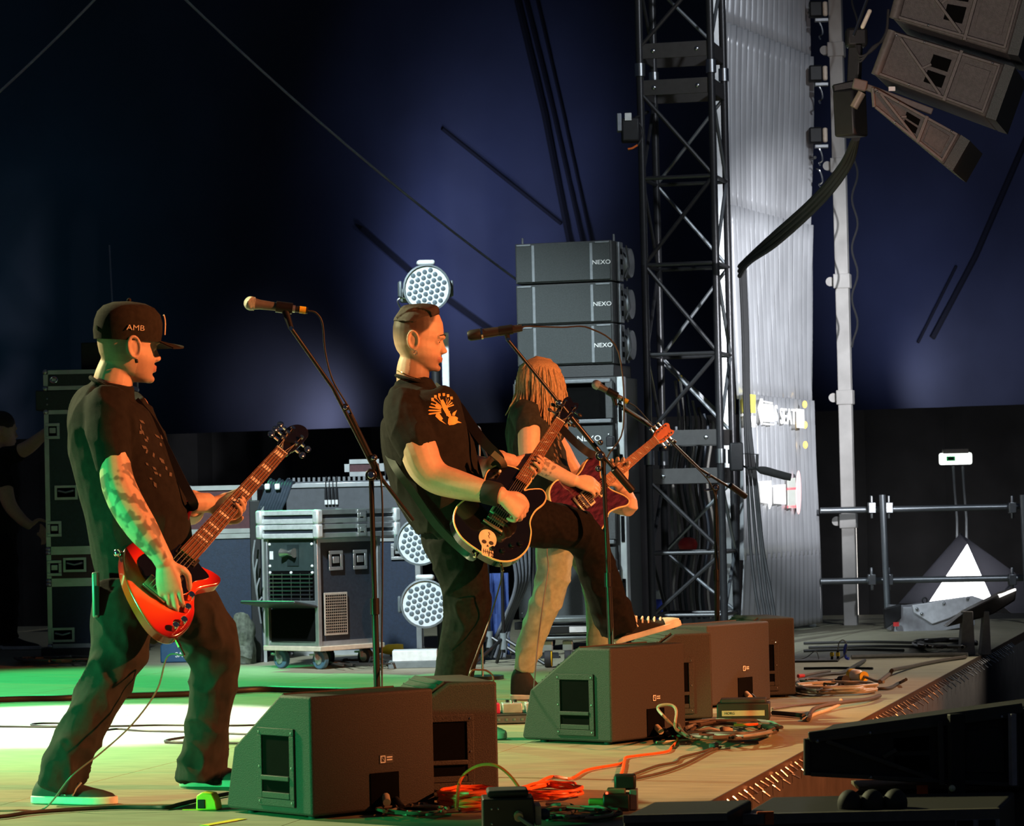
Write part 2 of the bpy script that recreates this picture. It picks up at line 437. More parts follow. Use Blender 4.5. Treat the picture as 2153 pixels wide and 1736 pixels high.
# reflections of lit signs in the sheet, put in as glowing patches
REFLW = mat('lit_white', (1.0, 0.99, 0.95), 0.5, emit=1.15)
REFLY = mat('lit_yellow', (0.95, 0.85, 0.12), 0.5, emit=1.3)
REFLA = mat('lit_amber', (1.0, 0.62, 0.12), 0.5, emit=2.0)
REFLR = mat('lit_red', (0.95, 0.12, 0.16), 0.5, emit=1.0)
REFLP = mat('lit_pink', (0.95, 0.62, 0.62), 0.5, emit=0.8)
REFLG = mat('lit_grey', (0.62, 0.65, 0.6), 0.5, emit=0.6)
sheetplane_n = sn
def on_sheet(x, y, off=0.09):
    a = CM.translation; dr = P(x, y, 10) - a
    pl = q0 + sn * off
    tt = (pl - a).dot(sn) / dr.dot(sn)
    return a + dr * tt
def reflection_patch(name, px, m, parent):
    """rounded quad patch given as pixel corners, 6 mm thick"""
    pts = [on_sheet(*p) for p in px]
    b = MB(); n = len(pts)
    b.add([p for p in pts] + [p + sn * 0.006 for p in pts], [tuple(range(n - 1, -1, -1)), tuple(range(n, 2 * n))] + [(i, (i + 1) % n, n + (i + 1) % n, n + i) for i in range(n)])
    return b.build(name, m, parent, smooth=False)
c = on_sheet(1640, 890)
refl = thing('lit_sign', 'glowing white lettered sign reading SEAT on the plastic sheet', 'sign', c - Vector((0, 0, 0.2)), YAW)
reflection_patch('yellow_panel', [(1562, 827), (1587, 830), (1587, 868), (1562, 866)], REFLY, refl)
reflection_patch('lit_block', [(1566, 872), (1587, 875), (1587, 898), (1566, 896)], REFLW, refl)
reflection_patch('lit_bar', [(1593, 858), (1598, 838), (1602, 838), (1603, 885), (1600, 892), (1597, 880)], REFLW, refl)
reflection_patch('lit_block', [(1604, 848), (1624, 851), (1626, 887), (1606, 886)], REFLW, refl)
reflection_patch('lit_line', [(1603, 842), (1623, 846), (1623, 849), (1603, 845)], REFLW, refl)
reflection_patch('lit_line', [(1605, 889), (1626, 891), (1626, 894), (1605, 892)], REFLW, refl)
reflection_patch('lit_block', [(1674, 859), (1689, 861), (1690, 900), (1675, 899)], REFLW, refl)
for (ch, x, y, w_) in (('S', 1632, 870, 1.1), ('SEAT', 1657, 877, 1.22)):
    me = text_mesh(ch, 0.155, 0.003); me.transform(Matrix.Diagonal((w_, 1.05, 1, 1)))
    me.transform(ROOT[refl.name].inverted() @ frame(sd, Vector((0, 0, 1)), sn, on_sheet(x, y)))
    link('lettering', me, REFLW, refl, False)  # letters of the reflected sign, set glowing on the sheet
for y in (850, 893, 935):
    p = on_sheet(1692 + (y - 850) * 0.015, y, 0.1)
    MB().sphere(p, (0.018, 0.018, 0.028), 8, 6).build('amber_bulb', REFLA, refl)
refl_low = thing('lit_sign', 'lower glowing sign with white blocks and red stripes on the plastic sheet', 'sign', on_sheet(1640, 1060), YAW)
reflection_patch('lit_block', [(1597, 1012), (1620, 1010), (1621, 1060), (1617, 1070), (1615, 1058), (1600, 1056)], REFLW, refl_low)
reflection_patch('lit_block', [(1626, 1020), (1650, 1018), (1651, 1060), (1627, 1058)], REFLW, refl_low)
reflection_patch('grey_panel', [(1655, 1006), (1671, 1004), (1672, 1068), (1656, 1068)], REFLG, refl_low)
for y in (1028, 1066): reflection_patch('red_stripe', [(1655, y - 3), (1672, y - 4), (1672, y + 1), (1655, y + 2)], REFLR, refl_low)
reflection_patch('pink_oval', [(1673 + 5 + 5 * math.cos(a * math.pi / 8), 1035 + 46 * math.sin(a * math.pi / 8)) for a in range(16)], REFLP, refl_low)
# ------------------------------------------------------------------ white mast behind the sheet
MD = 24.5
mb_ = P(1790, 1330, MD); mb_.z = 0
t = thing('white_mast', 'pale square mast with bracket collars beside the plastic sheet', 'mast', (mb_.x, mb_.y, 0), YAW)
MB().box((0, 0, 3.2), (0.10, 0.10, 6.6)).build('mast_post', mat('mast_paint', (0.52, 0.50, 0.48), 0.55, 0, 0.15, 6), t, True, bevel=0.006)
for y in (100, 345, 590, 835, 1095):
    z = P(1770, y, MD).z
    MB().box((0, 0, z), (0.125, 0.125, 0.11)).build('collar', MATS['mast_paint'], t, True, bevel=0.006)
    b = MB(); b.cyl((-0.09, -0.02, z), (-0.09, 0.04, z), 0.035, n=14); b.build('bracket_eye', MATS['mast_paint'], t, True)
# bright slit of daylight right of the mast is the edge of the tent door: a narrow gap strip
# ------------------------------------------------------------------ scaffold rail
SD_ = 24.2
def scaf(a, b_, r=0.024): return MB().cyl(a, b_, r, n=12)
pa, pb = P(1725, 1073, SD_), P(2200, 1064, SD_)
o = scaf(pa, pb).build('scaffold_tube', TRUSSW, label='upper horizontal scaffold tube at the right wing', cat='scaffold tube')
pa, pb = P(1725, 1222, SD_ + .06), P(2200, 1214, SD_ + .06)
o = scaf(pa, pb).build('scaffold_tube', TRUSSW, label='lower horizontal scaffold tube at the right wing', cat='scaffold tube')
for (x, lab) in ((1855, 'upright scaffold tube between mast and tent opening'), (2150, 'upright scaffold tube at the right edge of the picture')):
    p1 = P(x, 1040, SD_ - .12); p0 = Vector((p1.x + 0.02, p1.y, 0))
    t = thing('scaffold_upright', lab, 'scaffold tube', p0)
    scaf(p0, p1).build('tube', TRUSSW, t)
    for y in (1067, 1218):
        for dx in (-22, 14):
            q = P(x + dx, y, SD_ - .07)
            bb = MB().box(q, (0.055, 0.075, 0.08)); bb.cyl(q + Vector((0, 0, -.08)), q + Vector((0, 0, .09)), 0.012, n=8)
            bb.build('coupler', STEEL, t, bevel=0.006)
# ------------------------------------------------------------------ tent opening with daylight, and flap cloth
OD = 31.0
FLAP = mat('flap_cloth', (0.42, 0.41, 0.45), 0.8, 0, 0.2, 3)
_nt = FLAP.node_tree; _tr = _nt.nodes.new('ShaderNodeBsdfTranslucent'); _tr.inputs[0].default_value = (.30, .30, .33, 1); _mxs = _nt.nodes.new('ShaderNodeMixShader'); _mxs.inputs[0].default_value = .35
_nt.links.new(_nt.nodes['Principled BSDF'].outputs[0], _mxs.inputs[1]); _nt.links.new(_tr.outputs[0], _mxs.inputs[2]); _nt.links.new(_mxs.outputs[0], _nt.nodes['Material Output'].inputs[0])
t = thing('tent_opening', 'bright triangular tent opening with daylight between pale flaps', 'tent opening', P(2030, 1330, OD))
def quadpanel(px, d, th, m, name, parent):
    pts = [P(*p, d) for p in px]; n = len(pts)
    return MB().add(pts + [p + Vector((0, th, 0)) for p in pts], [tuple(range(n - 1, -1, -1)), tuple(range(n, 2 * n))] + [(i, (i + 1) % n, n + (i + 1) % n, n + i) for i in range(n)]).build(name, m, parent, smooth=False)
quadpanel([(1890, 1268), (2020, 1120), (2034, 1143), (1952, 1268)], OD, 0.02, FLAP, 'flap', t)
quadpanel([(2018, 1120), (2140, 1208), (2090, 1268), (2034, 1143)], OD - .03, 0.02, FLAP, 'flap', t)
quadpanel([(2095, 1262), (2140, 1206), (2200, 1240), (2200, 1330), (2140, 1300)], OD - .06, 0.02, FLAP, 'flap', t)
quadpanel([(2021, 1128), (2132, 1208), (2088, 1266), (1898, 1266)], OD + .25, 0.02, mat('daylight', (1, 1, 1), 0.5, emit=9.0), 'daylight', t)
quadpanel([(1796, 1085), (1800, 1085), (1806, 1318), (1801, 1318)], 26.5, 0.02, mat('daylight_gap', (1, 0.93, 0.85), 0.5, emit=1.6), 'daylight_gap', t)
# ------------------------------------------------------------------ exit sign on two hangers
t = thing('exit_sign', 'illuminated white exit sign with a small green symbol', 'exit sign', P(2008, 985, 31.7))
q = P(2009, 964, 31.7)
MB().box(q, (0.32, 0.07, 0.115)).build('lightbox', mat('sign_lightbox', (0.92, 1.0, 0.93), 0.5, emit=2.2), t, bevel=0.02)
MB().box(q + Vector((0, 0, 0.075)), (0.25, 0.08, 0.05)).build('housing', mat('sign_housing', (0.25, 0.23, 0.2), 0.5), t, bevel=0.006)
qs = P(1998, 964, 31.7) + Vector((0, -0.037, 0))
MB().box(qs, (0.085, 0.006, 0.045)).build('green_symbol', mat('exit_green', (0.02, 0.35, 0.10), 0.5, emit=0.5), t)
MB().box(qs + Vector((0, -0.004, 0)), (0.06, 0.006, 0.026)).build('dark_symbol', BLACKM, t)
for x in (2004, 2024):
    MB().tube([P(x, 980, 31.7), P(x + 3, 1030, 31.7), P(x + 8, 1090, 31.7), P(x + 9, 1330, 31.7)], 0.012, 8).build('leg', TRUSSW, t)
# ================================================================== WEDGE MONITORS
DARK = mat('dark_recess', (0.003, 0.003, 0.003), 0.95, spec=0.05)
GRILLE = mat('grille_foam', (0.05, 0.048, 0.045), 0.9, 0, 0.4, 300, 0.5, 500)
def logo_board(M, parent, w=0.055, h=0.028):
    b = MB().box((0, 0, 0.0006), (w, h, 0.0012)).xf(M); p = b.build('maker_plate', mat('plate_dark', (0.05, 0.045, 0.04), 0.5), parent, True)
    fr = MB()
    for (c_, s_) in (((-w * .27, h * .36, .0016), (w * .34, .003, .0008)), ((-w * .27, -h * .36, .0016), (w * .34, .003, .0008)), ((-w * .43, 0, .0016), (.003, h * .72, .0008)), ((-w * .11, 0, .0016), (.003, h * .72, .0008))): fr.box(c_, s_)
    fr.bar((-w * .40, h * .3, .0016), (-w * .13, -h * .3, .0016), .0008, .003, (0, 0, 1))
    fr.xf(M).build('plate_emblem', WHITEPRINT, p, True)
    MB().box((w * .22, h * .2, .0016), (w * .4, .004, .0006)).xf(M).build('plate_line', WHITEPRINT, p, True)
    MB().box((w * .22, -h * .1, .0016), (w * .4, .004, .0006)).xf(M).build('plate_line', WHITEPRINT, p, True)
MW, MDp, MH = 0.50, 0.475, 0.392
def monitor(label, npx, a, connector=True):
    """near rear corner on the floor at pixel npx; rear face runs along direction a (degrees)"""
    n = G(*npx); a = R(a)
    ex = Vector((-math.sin(a), math.cos(a), 0)); ey = Vector((math.cos(a), math.sin(a), 0)); ez = Vector((0, 0, 1))
    # local: x from rear to toe, y along the rear face, z up
    M = frame(ex, -ey, ez, Vector((n.x, n.y, 0)) + ey * MW)
    t = thing('stage_monitor', label, 'stage monitor', M=M, group='wedge monitors along the stage edge')
    D, Hh, Wd = MDp, MH, MW
    prof = [(0.0, 0.012), (0.0, Hh), (.35 * D, Hh), (.90 * D, .55 * Hh), (D, .06 * Hh), (.97 * D, 0.012)]
    XZ = Matrix(((1, 0, 0, 0), (0, 0, -1, Wd), (0, 1, 0, 0), (0, 0, 0, 1)))
    MB().prism(prof, 0.0, Wd, XZ).build('cabinet', MONM, t, True, bevel=0.012, seg=3, smooth=True)
    for (x, y) in ((.06, .05), (.06, Wd - .05), (D - .08, .05), (D - .08, Wd - .05)):
        MB().cyl((x, y, 0), (x, y, 0.014), 0.018, n=10).build('foot', RUBBER, t, True)
    # slanted grille on the baffle: ribs
    p0 = Vector((.37 * D, 0, Hh)); p1 = Vector((.885 * D, 0, .565 * Hh)); sl = (p1 - p0); nrm = Vector((-sl.z, 0, sl.x)) * -1
    nrm = Vector((sl.z * -1, 0, sl.x)).normalized()
    g = MB()
    for y in (0.03, Wd - 0.03): pass
    q = [p0 + Vector((0, .025, 0)), p1 + Vector((0, .025, 0)), p1 + Vector((0, Wd - .025, 0)), p0 + Vector((0, Wd - .025, 0))]
    gp = MB().add(q + [v + nrm * .006 for v in q], [(3, 2, 1, 0), (4, 5, 6, 7), (0, 1, 5, 4), (1, 2, 6, 5), (2, 3, 7, 6), (3, 0, 4, 7)]).build('grille', GRILLE, t, True)
    for i in range(1, 12):
        f = i / 12; c0 = p0.lerp(p1, f) + nrm * .008
        MB().tube([c0 + Vector((0, .03, 0)), c0 + Vector((0, Wd - .03, 0))], 0.0035, 5).build('grille_rib', GRILLE, gp, True)
    # handle plates on both cheeks
    for side in (0, 1):
        y = -0.001 if side == 0 else Wd + 0.001; sg_ = -1 if side == 0 else 1
        cx, cz, w, h = .39 * D, .41 * Hh, .42 * D, .64 * Hh
        Mh = Matrix(((1, 0, 0, cx), (0, 0, sg_, y), (0, 1, 0, cz), (0, 0, 0, 1)))
        hp = MB()
        for (c_, s_) in (((0, h / 2 - .012, .003), (w, .024, .008)), ((0, -h / 2 + .012, .003), (w, .024, .008)), ((w / 2 - .012, 0, .003), (.024, h - .048, .008)), ((-w / 2 + .012, 0, .003), (.024, h - .048, .008))): hp.box(c_, s_)
        hpo = hp.xf(Mh).build('handle_plate', MONM, t, True, bevel=0.002)
        MB().box((0, 0, .0012), (w - .046, h - .046, .0024)).xf(Mh).build('handle_recess', DARK, hpo, True)
        MB().box((0, -.035, .006), (w - .046, .016, .012)).xf(Mh).build('handle_grip', MONM, hpo, True, bevel=.003)
        MB().box((0, -h / 2 + .035, .004), (w - .05, .02, .008)).xf(Mh).build('recess_lip', MONM, hpo, True, bevel=.002)
        for sx in (-1, 1):
            for k in (-1, 0, 1): MB().sphere((sx * (w / 2 - .012), k * (h / 2 - .014), .008), (.004, .004, .002), 6, 4).xf(Mh).build('screw', STEEL, hpo, True)
    # rear: connector niche, plate
    Mr = Matrix(((0, 0, -1, -0.001), (-1, 0, 0, 0), (0, 1, 0, 0), (0, 0, 0, 1)))
    nb = MB().box((-.66 * Wd + .12, .075, .0015), (.115, .115, .004)).xf(Mr).build('connector_niche', DARK, t, True)
    logo_board(Matrix(Mr) @ Matrix.Translation((-.66 * Wd + .13, .175, 0)), t)
    if connector:
        w0 = Mr @ Vector((-.66 * Wd + .12 + .01, .055, .01))
        MB().cyl(Mr @ Vector((-.66 * Wd + .12, .055, .006)), Mr @ Vector((-.66 * Wd + .12 - .03, .04, .05)), .013, n=10).build('plug', mat('plug_beige', (.5, .42, .3), .5), t, True)
        MB().cyl(Mr @ Vector((-.66 * Wd + .12 + .04, .045, .006)), Mr @ Vector((-.66 * Wd + .12 + .035, .02, .045)), .010, n=10).build('plug', BLACKM, t, True)
    return t
monitor('nearest brown-backed wedge monitor, its green-lit cheek facing the bassist', (657, 1725), 40)
monitor('wedge monitor tucked behind the nearest one, ribbed grille showing', (1050, 1677), 104)
monitor('wedge monitor in the middle of the stage edge, below the raised foot', (1287, 1567), 50)
monitor('wedge monitor that carries the raised foot on its slope', (1500, 1515), 100)
monitor('wedge monitor right of the raised foot with a white maker plate', (1491, 1490), 50)
monitor('farthest wedge monitor, nearest the plastic sheet', (1674, 1465), 100)

# ================================================================== LINE ARRAY SIDE FILL AND SUBS
CAB = mat('speaker_paint', (0.035, 0.037, 0.037), 0.55, 0, 0.2, 80, 0.2, 200)
GRM = mat('speaker_mesh', (0.050, 0.056, 0.056), 0.6, 0.2, 0.5, 400, 0.4, 600)
RIG = mat('rigging_steel', (0.16, 0.17, 0.18), 0.4, 0.5)
ND = 21.6
nc = P(1222, 1361, ND); nc.z = 0; nyaw = YAW - R(3)
def z_at(y, x, d): return P(x, y, d).z
def nexo_top(zb, label, i):
    w, dp, h = 0.665, 0.44, 0.272
    M = Matrix.Translation((nc.x, nc.y, zb)) @ Matrix.Rotation(nyaw, 4, 'Z')
    t = thing('line_array_cabinet', label, 'speaker', M=M, group='line array cabinets of the side fill stack')
    prof = [(-w / 2, -dp / 2), (w / 2, -dp / 2), (w / 2, .0), (w * .36, dp / 2), (-w * .36, dp / 2), (-w / 2, .0)]
    MB().prism(prof, 0.004, h).build('cabinet', CAB, t, True, bevel=0.006)
    MB().box((0, -dp / 2 - .006, h / 2 + .002), (w - .02, .012, h - .022)).build('grille', GRM, t, True, bevel=.004)
    for x in (-.205, .195): MB().box((x, -dp / 2 - .0135, h / 2), (.018, .004, h - .03)).build('grille_seam', RIG, t, True)
    for x in (-.27, .27): MB().box((x, -dp / 2 - .012, h - .012), (.10, .01, .014)).build('corner_bar', RIG, t, True, bevel=.003)
    text('logo', 'NEXO', .040, WHITEPRINT, Matrix.Translation((.264, -dp / 2 - .0145, h / 2 - .01)) @ Matrix.Rotation(math.pi / 2, 4, 'X'), t, world=False, sx=1.15)
    r = MB()
    rg = MB().box((w / 2 + .012, -.06, h / 2), (.022, .10, h - .01)).build('rigging_plate', RIG, t, True, bevel=.004)
    for k in range(3): MB().box((w / 2 + .024, -.06, h * (.25 + .25 * k)), (.006, .04, .035)).build('rigging_slot', DARK, rg, True)
    MB().cyl((w / 2 + .02, .08, .02), (w / 2 + .02, -.08, h - .02), .009, n=8).build('rigging_arm', RIG, t, True)
    b = MB(); b.cyl((w / 2 + .0, .09, h / 2), (w / 2 + .05, .09, h / 2), h * .40, h * .36, 22); b.build('side_dish', RIG, t, True)
    MB().tube([(w / 2 + .035, -.02, .03), (w / 2 + .06, .0, h * .4), (w / 2 + .05, -.03, h * .9)], .006, 6).build('lead', RUBBER, t, True)
    return t
zt_ = [z_at(770, 1222, ND), z_at(684, 1222, ND), z_at(597, 1222, ND)]
nexo_top(zt_[0], 'lowest of the three line array cabinets on the side fill stack', 0)
nexo_top(zt_[1], 'middle of the three line array cabinets on the side fill stack', 1)
tt_ = nexo_top(zt_[2], 'topmost of the three line array cabinets on the side fill stack', 2)
for x in (-.30, .33): MB().cyl((x, -.15, .27), (x, -.15, .315), .008, n=8).build('rigging_pin', RIG, tt_, True)
def nexo_sub(zb, h, label):
    w, dp = 0.70, 0.62
    M = Matrix.Translation((nc.x, nc.y, zb)) @ Matrix.Rotation(nyaw, 4, 'Z')
    t = thing('subwoofer', label, 'speaker', M=M, group='subwoofers of the side fill stack')
    MB().box((0, .03, h / 2), (w, dp - .06, h)).build('cabinet', CAB, t, True, bevel=.006)
    MB().box((0, -dp / 2 + .012, h * .30), (w - .03, .04, h * .56)).build('grille', GRM, t, True, bevel=.005)
    MB().box((0, -dp / 2 + .055, h * .80), (w - .10, .02, h * .30)).build('port', DARK, t, True)
    for (z, m_) in ((h * .965, RIG), (h * .62, RIG)): MB().box((0, -dp / 2 + .015, z), (w - .04, .05, .028)).build('port_lip', m_, t, True, bevel=.006)
    for sx in (-1, 1):
        MB().box((sx * (w / 2 - .035), -dp / 2 + .02, h * .80), (.05, .05, h * .32)).build('port_cheek', CAB, t, True, bevel=.004)
    MB().box((0, -dp / 2 + .035, h * .8), (.015, .03, h * .28)).build('port_brace', RIG, t, True)
    text('logo', 'NEXO', .052, WHITEPRINT, Matrix.Translation((.175, -dp / 2 - .0095, h * .47)) @ Matrix.Rotation(math.pi / 2, 4, 'X'), t, world=False, sx=1.15)
    for k in range(5):
        for sx in (-1, 1): MB().sphere((sx * .31, -dp / 2 - .009, h * (.06 + .11 * k)), .007, 6, 4).build('screw', STEEL, t, True)
    rl = MB().box((w / 2 + .02, -.20, h / 2), (.05, .07, h)).build('side_rail', ALU, t, True, bevel=.006)
    for z in (.22, .72): MB().box((w / 2 + .02, -.238, h * z), (.022, .01, .17)).build('rail_slot', DARK, rl, True)
    MB().box((w / 2 - .03, -dp / 2 - .01, h * .44), (.05, .05, .07)).build('latch', BLACKM, t, True, bevel=.008)
    MB().box((w / 2 - .02, -dp / 2 - .02, h * .385), (.06, .03, .016)).build('latch_tongue', ALU, t, True, bevel=.004)
    return t
nexo_sub(z_at(1300, 1222, ND), z_at(1040, 1222, ND) - z_at(1300, 1222, ND), 'lower subwoofer of the side fill stack, on the dolly')
nexo_sub(z_at(1038, 1222, ND), z_at(796, 1222, ND) - z_at(1038, 1222, ND), 'upper subwoofer of the side fill stack, below the line array')
M = Matrix.Translation((nc.x, nc.y, 0)) @ Matrix.Rotation(nyaw, 4, 'Z')
t = thing('speaker_dolly', 'wheeled dolly under the side fill subwoofers', 'dolly', M=M)
zd = z_at(1301, 1222, ND)
MB().box((0, 0, zd - .03), (.74, .62, .05)).build('deck', BLACK, t, True, bevel=.005)
for sx in (-1, 1):
    for sy in (-1, 1):
        w_ = MB().cyl((sx * .28 - .02, sy * .24, .052), (sx * .28 + .02, sy * .24, .052), .05, n=16).build('wheel', RUBBER, t, True)
        MB().box((sx * .28, sy * .24, .105), (.05, .07, zd - .05 - .10 + .05)).build('fork', STEEL, t, True)
b = MB().box((0, 0, (z_at(796, 1222, ND) + zt_[0]) / 2), (.66, .45, zt_[0] - z_at(796, 1222, ND) - .004)).xf(Matrix.Translation((nc.x, nc.y, 0)) @ Matrix.Rotation(nyaw, 4, 'Z'))
b.build('speaker_riser', BLACK, label='flat black riser between the subwoofers and the line array cabinets', cat='riser', bevel=.004)

# ================================================================== FLIGHT CASES
def latch(M, parent, w=.10, h=.11):
    p = MB()
    for (c_, s_) in (((0, h / 2 - .011, .003), (w, .022, .006)), ((0, -h / 2 + .011, .003), (w, .022, .006)), ((w / 2 - .011, 0, .003), (.022, h - .044, .006)), ((-w / 2 + .011, 0, .003), (.022, h - .044, .006))): p.box(c_, s_)
    po = p.xf(M).build('latch_plate', ALU, parent, True, bevel=.003)
    MB().box((0, 0, .001), (w - .04, h - .04, .002)).xf(M).build('latch_recess', DARK, po, True)
    MB().box((0, .004, .004), (w * .45, h * .34, .006)).xf(M).build('latch_wing', ALU, po, True, bevel=.003)
def handle(M, parent, w=.16, h=.10):
    po = MB().box((0, 0, .0015), (w, h, .003)).xf(M).build('handle_plate', ALU, parent, True, bevel=.002)
    MB().box((0, 0, .0035), (w - .035, h - .035, .002)).xf(M).build('handle_dish', DARK, po, True)
    MB().tube([M @ Vector(p) for p in ((-w * .32, .012, .004), (-w * .30, .012, .02), (0, .0, .024), (w * .30, .012, .02), (w * .32, .012, .004))], .008, 8).build('handle_bar', STEEL, po, True)
def face(fr, x, z, w, d):
    """local frame on case face: 'f' front(-y), 'r' right(+x), 'l' left(-x); x,z from the face's centre line / bottom"""
    if fr == 'f': return Matrix(((1, 0, 0, x), (0, 0, -1, -d / 2 - .004), (0, 1, 0, z), (0, 0, 0, 1)))
    if fr == 'r': return Matrix(((0, 0, 1, w / 2 + .004), (1, 0, 0, x), (0, 1, 0, z), (0, 0, 0, 1)))
    return Matrix(((0, 0, -1, -w / 2 - .004), (-1, 0, 0, x), (0, 1, 0, z), (0, 0, 0, 1)))
def flight_case(label, loc, yaw, w, d, h, m, latches=(), handles=(), split=None, edge=.028, group=None, balls=True, name='flight_case'):
    t = thing(name, label, 'flight case', loc, yaw, group)
    MB().box((0, 0, h / 2), (w - .012, d - .012, h - .012)).build('body', m, t, True)
    e = edge; o_ = .004
    for sx in (-1, 1):
        for sy in (-1, 1):
            b = MB(); b.box((sx * (w / 2 - e / 2), sy * (d / 2), h / 2), (e, o_ * 2, h)); b.box((sx * (w / 2), sy * (d / 2 - e / 2), h / 2), (o_ * 2, e, h)); b.build('edge_trim', ALU, t, True)
        for z in (0, 1):
            b = MB(); zc = z * h + (e / 2 if z == 0 else -e / 2)
            b.box((0, sx * d / 2, zc), (w, o_ * 2, e)); b.build('edge_trim', ALU, t, True)
            b = MB(); b.box((sx * w / 2, 0, zc), (o_ * 2, d, e)); b.build('edge_trim', ALU, t, True)
    if split:
        for (a, s_) in (('x', -1), ('x', 1), ('y', -1)):
            b = MB()
            if a == 'y': b.box((0, s_ * d / 2, split), (w, o_ * 2.4, .03))
            else: b.box((s_ * w / 2, 0, split), (o_ * 2.4, d, .03))
            b.build('lid_extrusion', ALU, t, True, bevel=.003)
    if balls:
        for sx in (-1, 1):
            for sy in (-1, 1):
                for z in (0, 1): MB().sphere((sx * (w / 2 - .010), sy * (d / 2 - .010), z * h + (.012 if z == 0 else -.012)), .021, 8, 6).build('corner_ball', ALU, t, True)
    for (fc, x, z) in latches: latch(face(fc, x, z, w, d), t)
    for (fc, x, z) in handles: handle(face(fc, x, z, w, d), t)
    return t
def at_floor(x, d):
    p = P(x, 1300, d); return Vector((p.x, p.y, 0))
# left tower of cases behind the bassist
LD = 22.3; s_ = S(LD)
lc = at_floor(190, LD)
def zL(y): return P(100, y, LD).z
lw = .58; ld = .6
zs = [0.055, zL(1225), zL(1158), zL(862)]
flight_case('blue flight case at the bottom of the left tower', (lc.x, lc.y + .3, 0.055), 0, lw, ld, zs[1] - zs[0], CASEBLUE, handles=[('f', -.19, .09)], group='cases of the left tower')
flight_case('low maroon flight case with a spring handle in the left tower', (lc.x, lc.y + .3, zs[1]), 0, lw, ld, zs[2] - zs[1], CASERED, latches=[('f', -.24, .10)], handles=[('f', -.10, .12)], group='cases of the left tower')
flight_case('tall blue flight case with three latches in the left tower', (lc.x, lc.y + .3, zs[2]), 0, lw, ld, zs[3] - zs[2], mat('case_teal', (.016, .032, .05), .45, 0, .2, 50), latches=[('f', -.235, zL(906) - zs[2]), ('f', -.235, zL(1112) - zs[2])], handles=[('f', -.15, zL(1036) - zs[2])], group='cases of the left tower')
t = thing('equipment_box', 'plain black equipment drawer in the left tower', 'drawer', (lc.x - .03, lc.y + .3, zs[3]))
MB().box((0, 0, (zL(820) - zs[3]) / 2), (lw + .06, ld, zL(820) - zs[3])).build('body', CASEB, t, True, bevel=.006)
for z in (.04, .08): MB().sphere((-.24, -ld / 2 - .004, z), .008, 8, 5).build('screw', STEEL, t, True)
flight_case('small aluminium-edged case on top of the left tower', (lc.x, lc.y + .3, zL(820)), 0, lw, ld, zL(778) - zL(820), CASEB, group='cases of the left tower')
tt = thing('case_clasp', 'round chrome clasp on the top case of the left tower', 'clasp', (lc.x - .22, lc.y, zL(798)))
MB().tube([(0.025 * math.cos(a * math.pi / 6), -.012, .02 * math.sin(a * math.pi / 6)) for a in range(12)], .005, 6, closed=True).build('ring', CHROME, tt, True)
MB().box((0, -.008, 0), (.03, .006, .02)).build('clasp_plate', ALU, tt, True)
t = thing('case_pallet', 'low black pallet under the left tower of cases', 'pallet', (lc.x, lc.y + .3, 0))
MB().box((0, 0, .027), (lw + .1, ld + .05, .054)).build('boards', BLACK, t, True)
# black box and white tag above the tower
t = thing('antenna_receiver', 'dark receiver box with an aerial behind the cap', 'receiver', (lc.x + .12, lc.y + .3, zL(778)))
MB().box((0, 0, .10), (.34, .3, .19)).build('box', BLACKM, t, True, bevel=.006)
MB().box((.06, -.155, .16), (.07, .01, .05)).build('tag', WHITEP, t, True)
p0 = P(237, 660, LD + .3); p1 = P(230, 515, LD + .3)
MB().tube([Vector((p0.x, p0.y, zL(778) + .19)), p0, p1], .006, 6).build('aerial', STEEL, t)
# cases in the middle background
BD = 21.0
def zB(y, x=480): return P(x, y, BD).z
c = at_floor(470, BD)
flight_case('dark blue flight case behind the bass neck', (c.x, c.y + .3, 0.04), 0, .45, .6, zB(1122) - .04, CASEBLUE, edge=.03, group='cases of the middle stack')
flight_case('maroon flight case on the blue case behind the fretting hand', (c.x - .02, c.y + .3, zB(1121)), 0, .50, .6, zB(1020) - zB(1121), CASERED, edge=.03, group='cases of the middle stack')
t = thing('case_skid', 'black skid under the dark blue flight case', 'pallet', (c.x, c.y + .3, 0)); MB().box((0, 0, .019), (.5, .62, .038)).build('boards', BLACK, t, True)
# long case with open lid carrying four plugs
c = at_floor(745, BD + .5); zl = P(745, 1010, BD + .5).z
lowh = P(745, 1130, BD + .5).z
flight_case('long low case behind the dolly rack, under the open drawer', (c.x, c.y + .3, 0.0), 0, .88, .5, lowh, CASEBLUE, edge=.03, group='cases of the middle stack', latches=[('f', .30, lowh - .10)])
t = thing('open_drawer', 'grey case drawer with an aluminium rim and four hanging plugs', 'case drawer', (c.x, c.y + .3, lowh))
MB().box((0, 0, (zl - lowh) / 2), (.88, .5, zl - lowh)).build('body', mat('drawer_grey', (.06, .065, .075), .5), t, True, bevel=.004)
MB().box((0, -.255, zl - lowh - .025), (.88, .014, .032)).build('rim', ALU, t, True, bevel=.003)
MB().box((0, -.255, .02), (.88, .014, .05)).build('lower_rim', BLACK, t, True, bevel=.003)
for k in range(26): MB().box((-.42 + k * .0335, -.24, zl - lowh + .014), (.016, .02, .028)).build('tray_tooth', mat('tray_grey', (.14, .15, .16), .5), t, True)
for k in range(4):
    x = P(684 + k * 7.5, 1040, BD + .5).x - c.x
    pl = MB().cyl((x, -.268, zl - lowh - .13), (x, -.268, zl - lowh - .04), .009, .007, 8).build('plug', BLACKM, t, True)
    MB().cyl((x, -.268, zl - lowh - .155), (x, -.268, zl - lowh - .125), .0095, n=8).build('plug_sleeve', WHITEP, pl, True)
    MB().tube([(x, -.268, zl - lowh - .04), (x, -.265, zl - lowh), (x + .002, -.22, zl - lowh + .03)], .004, 5).build('plug_lead', RUBBER, pl, True)
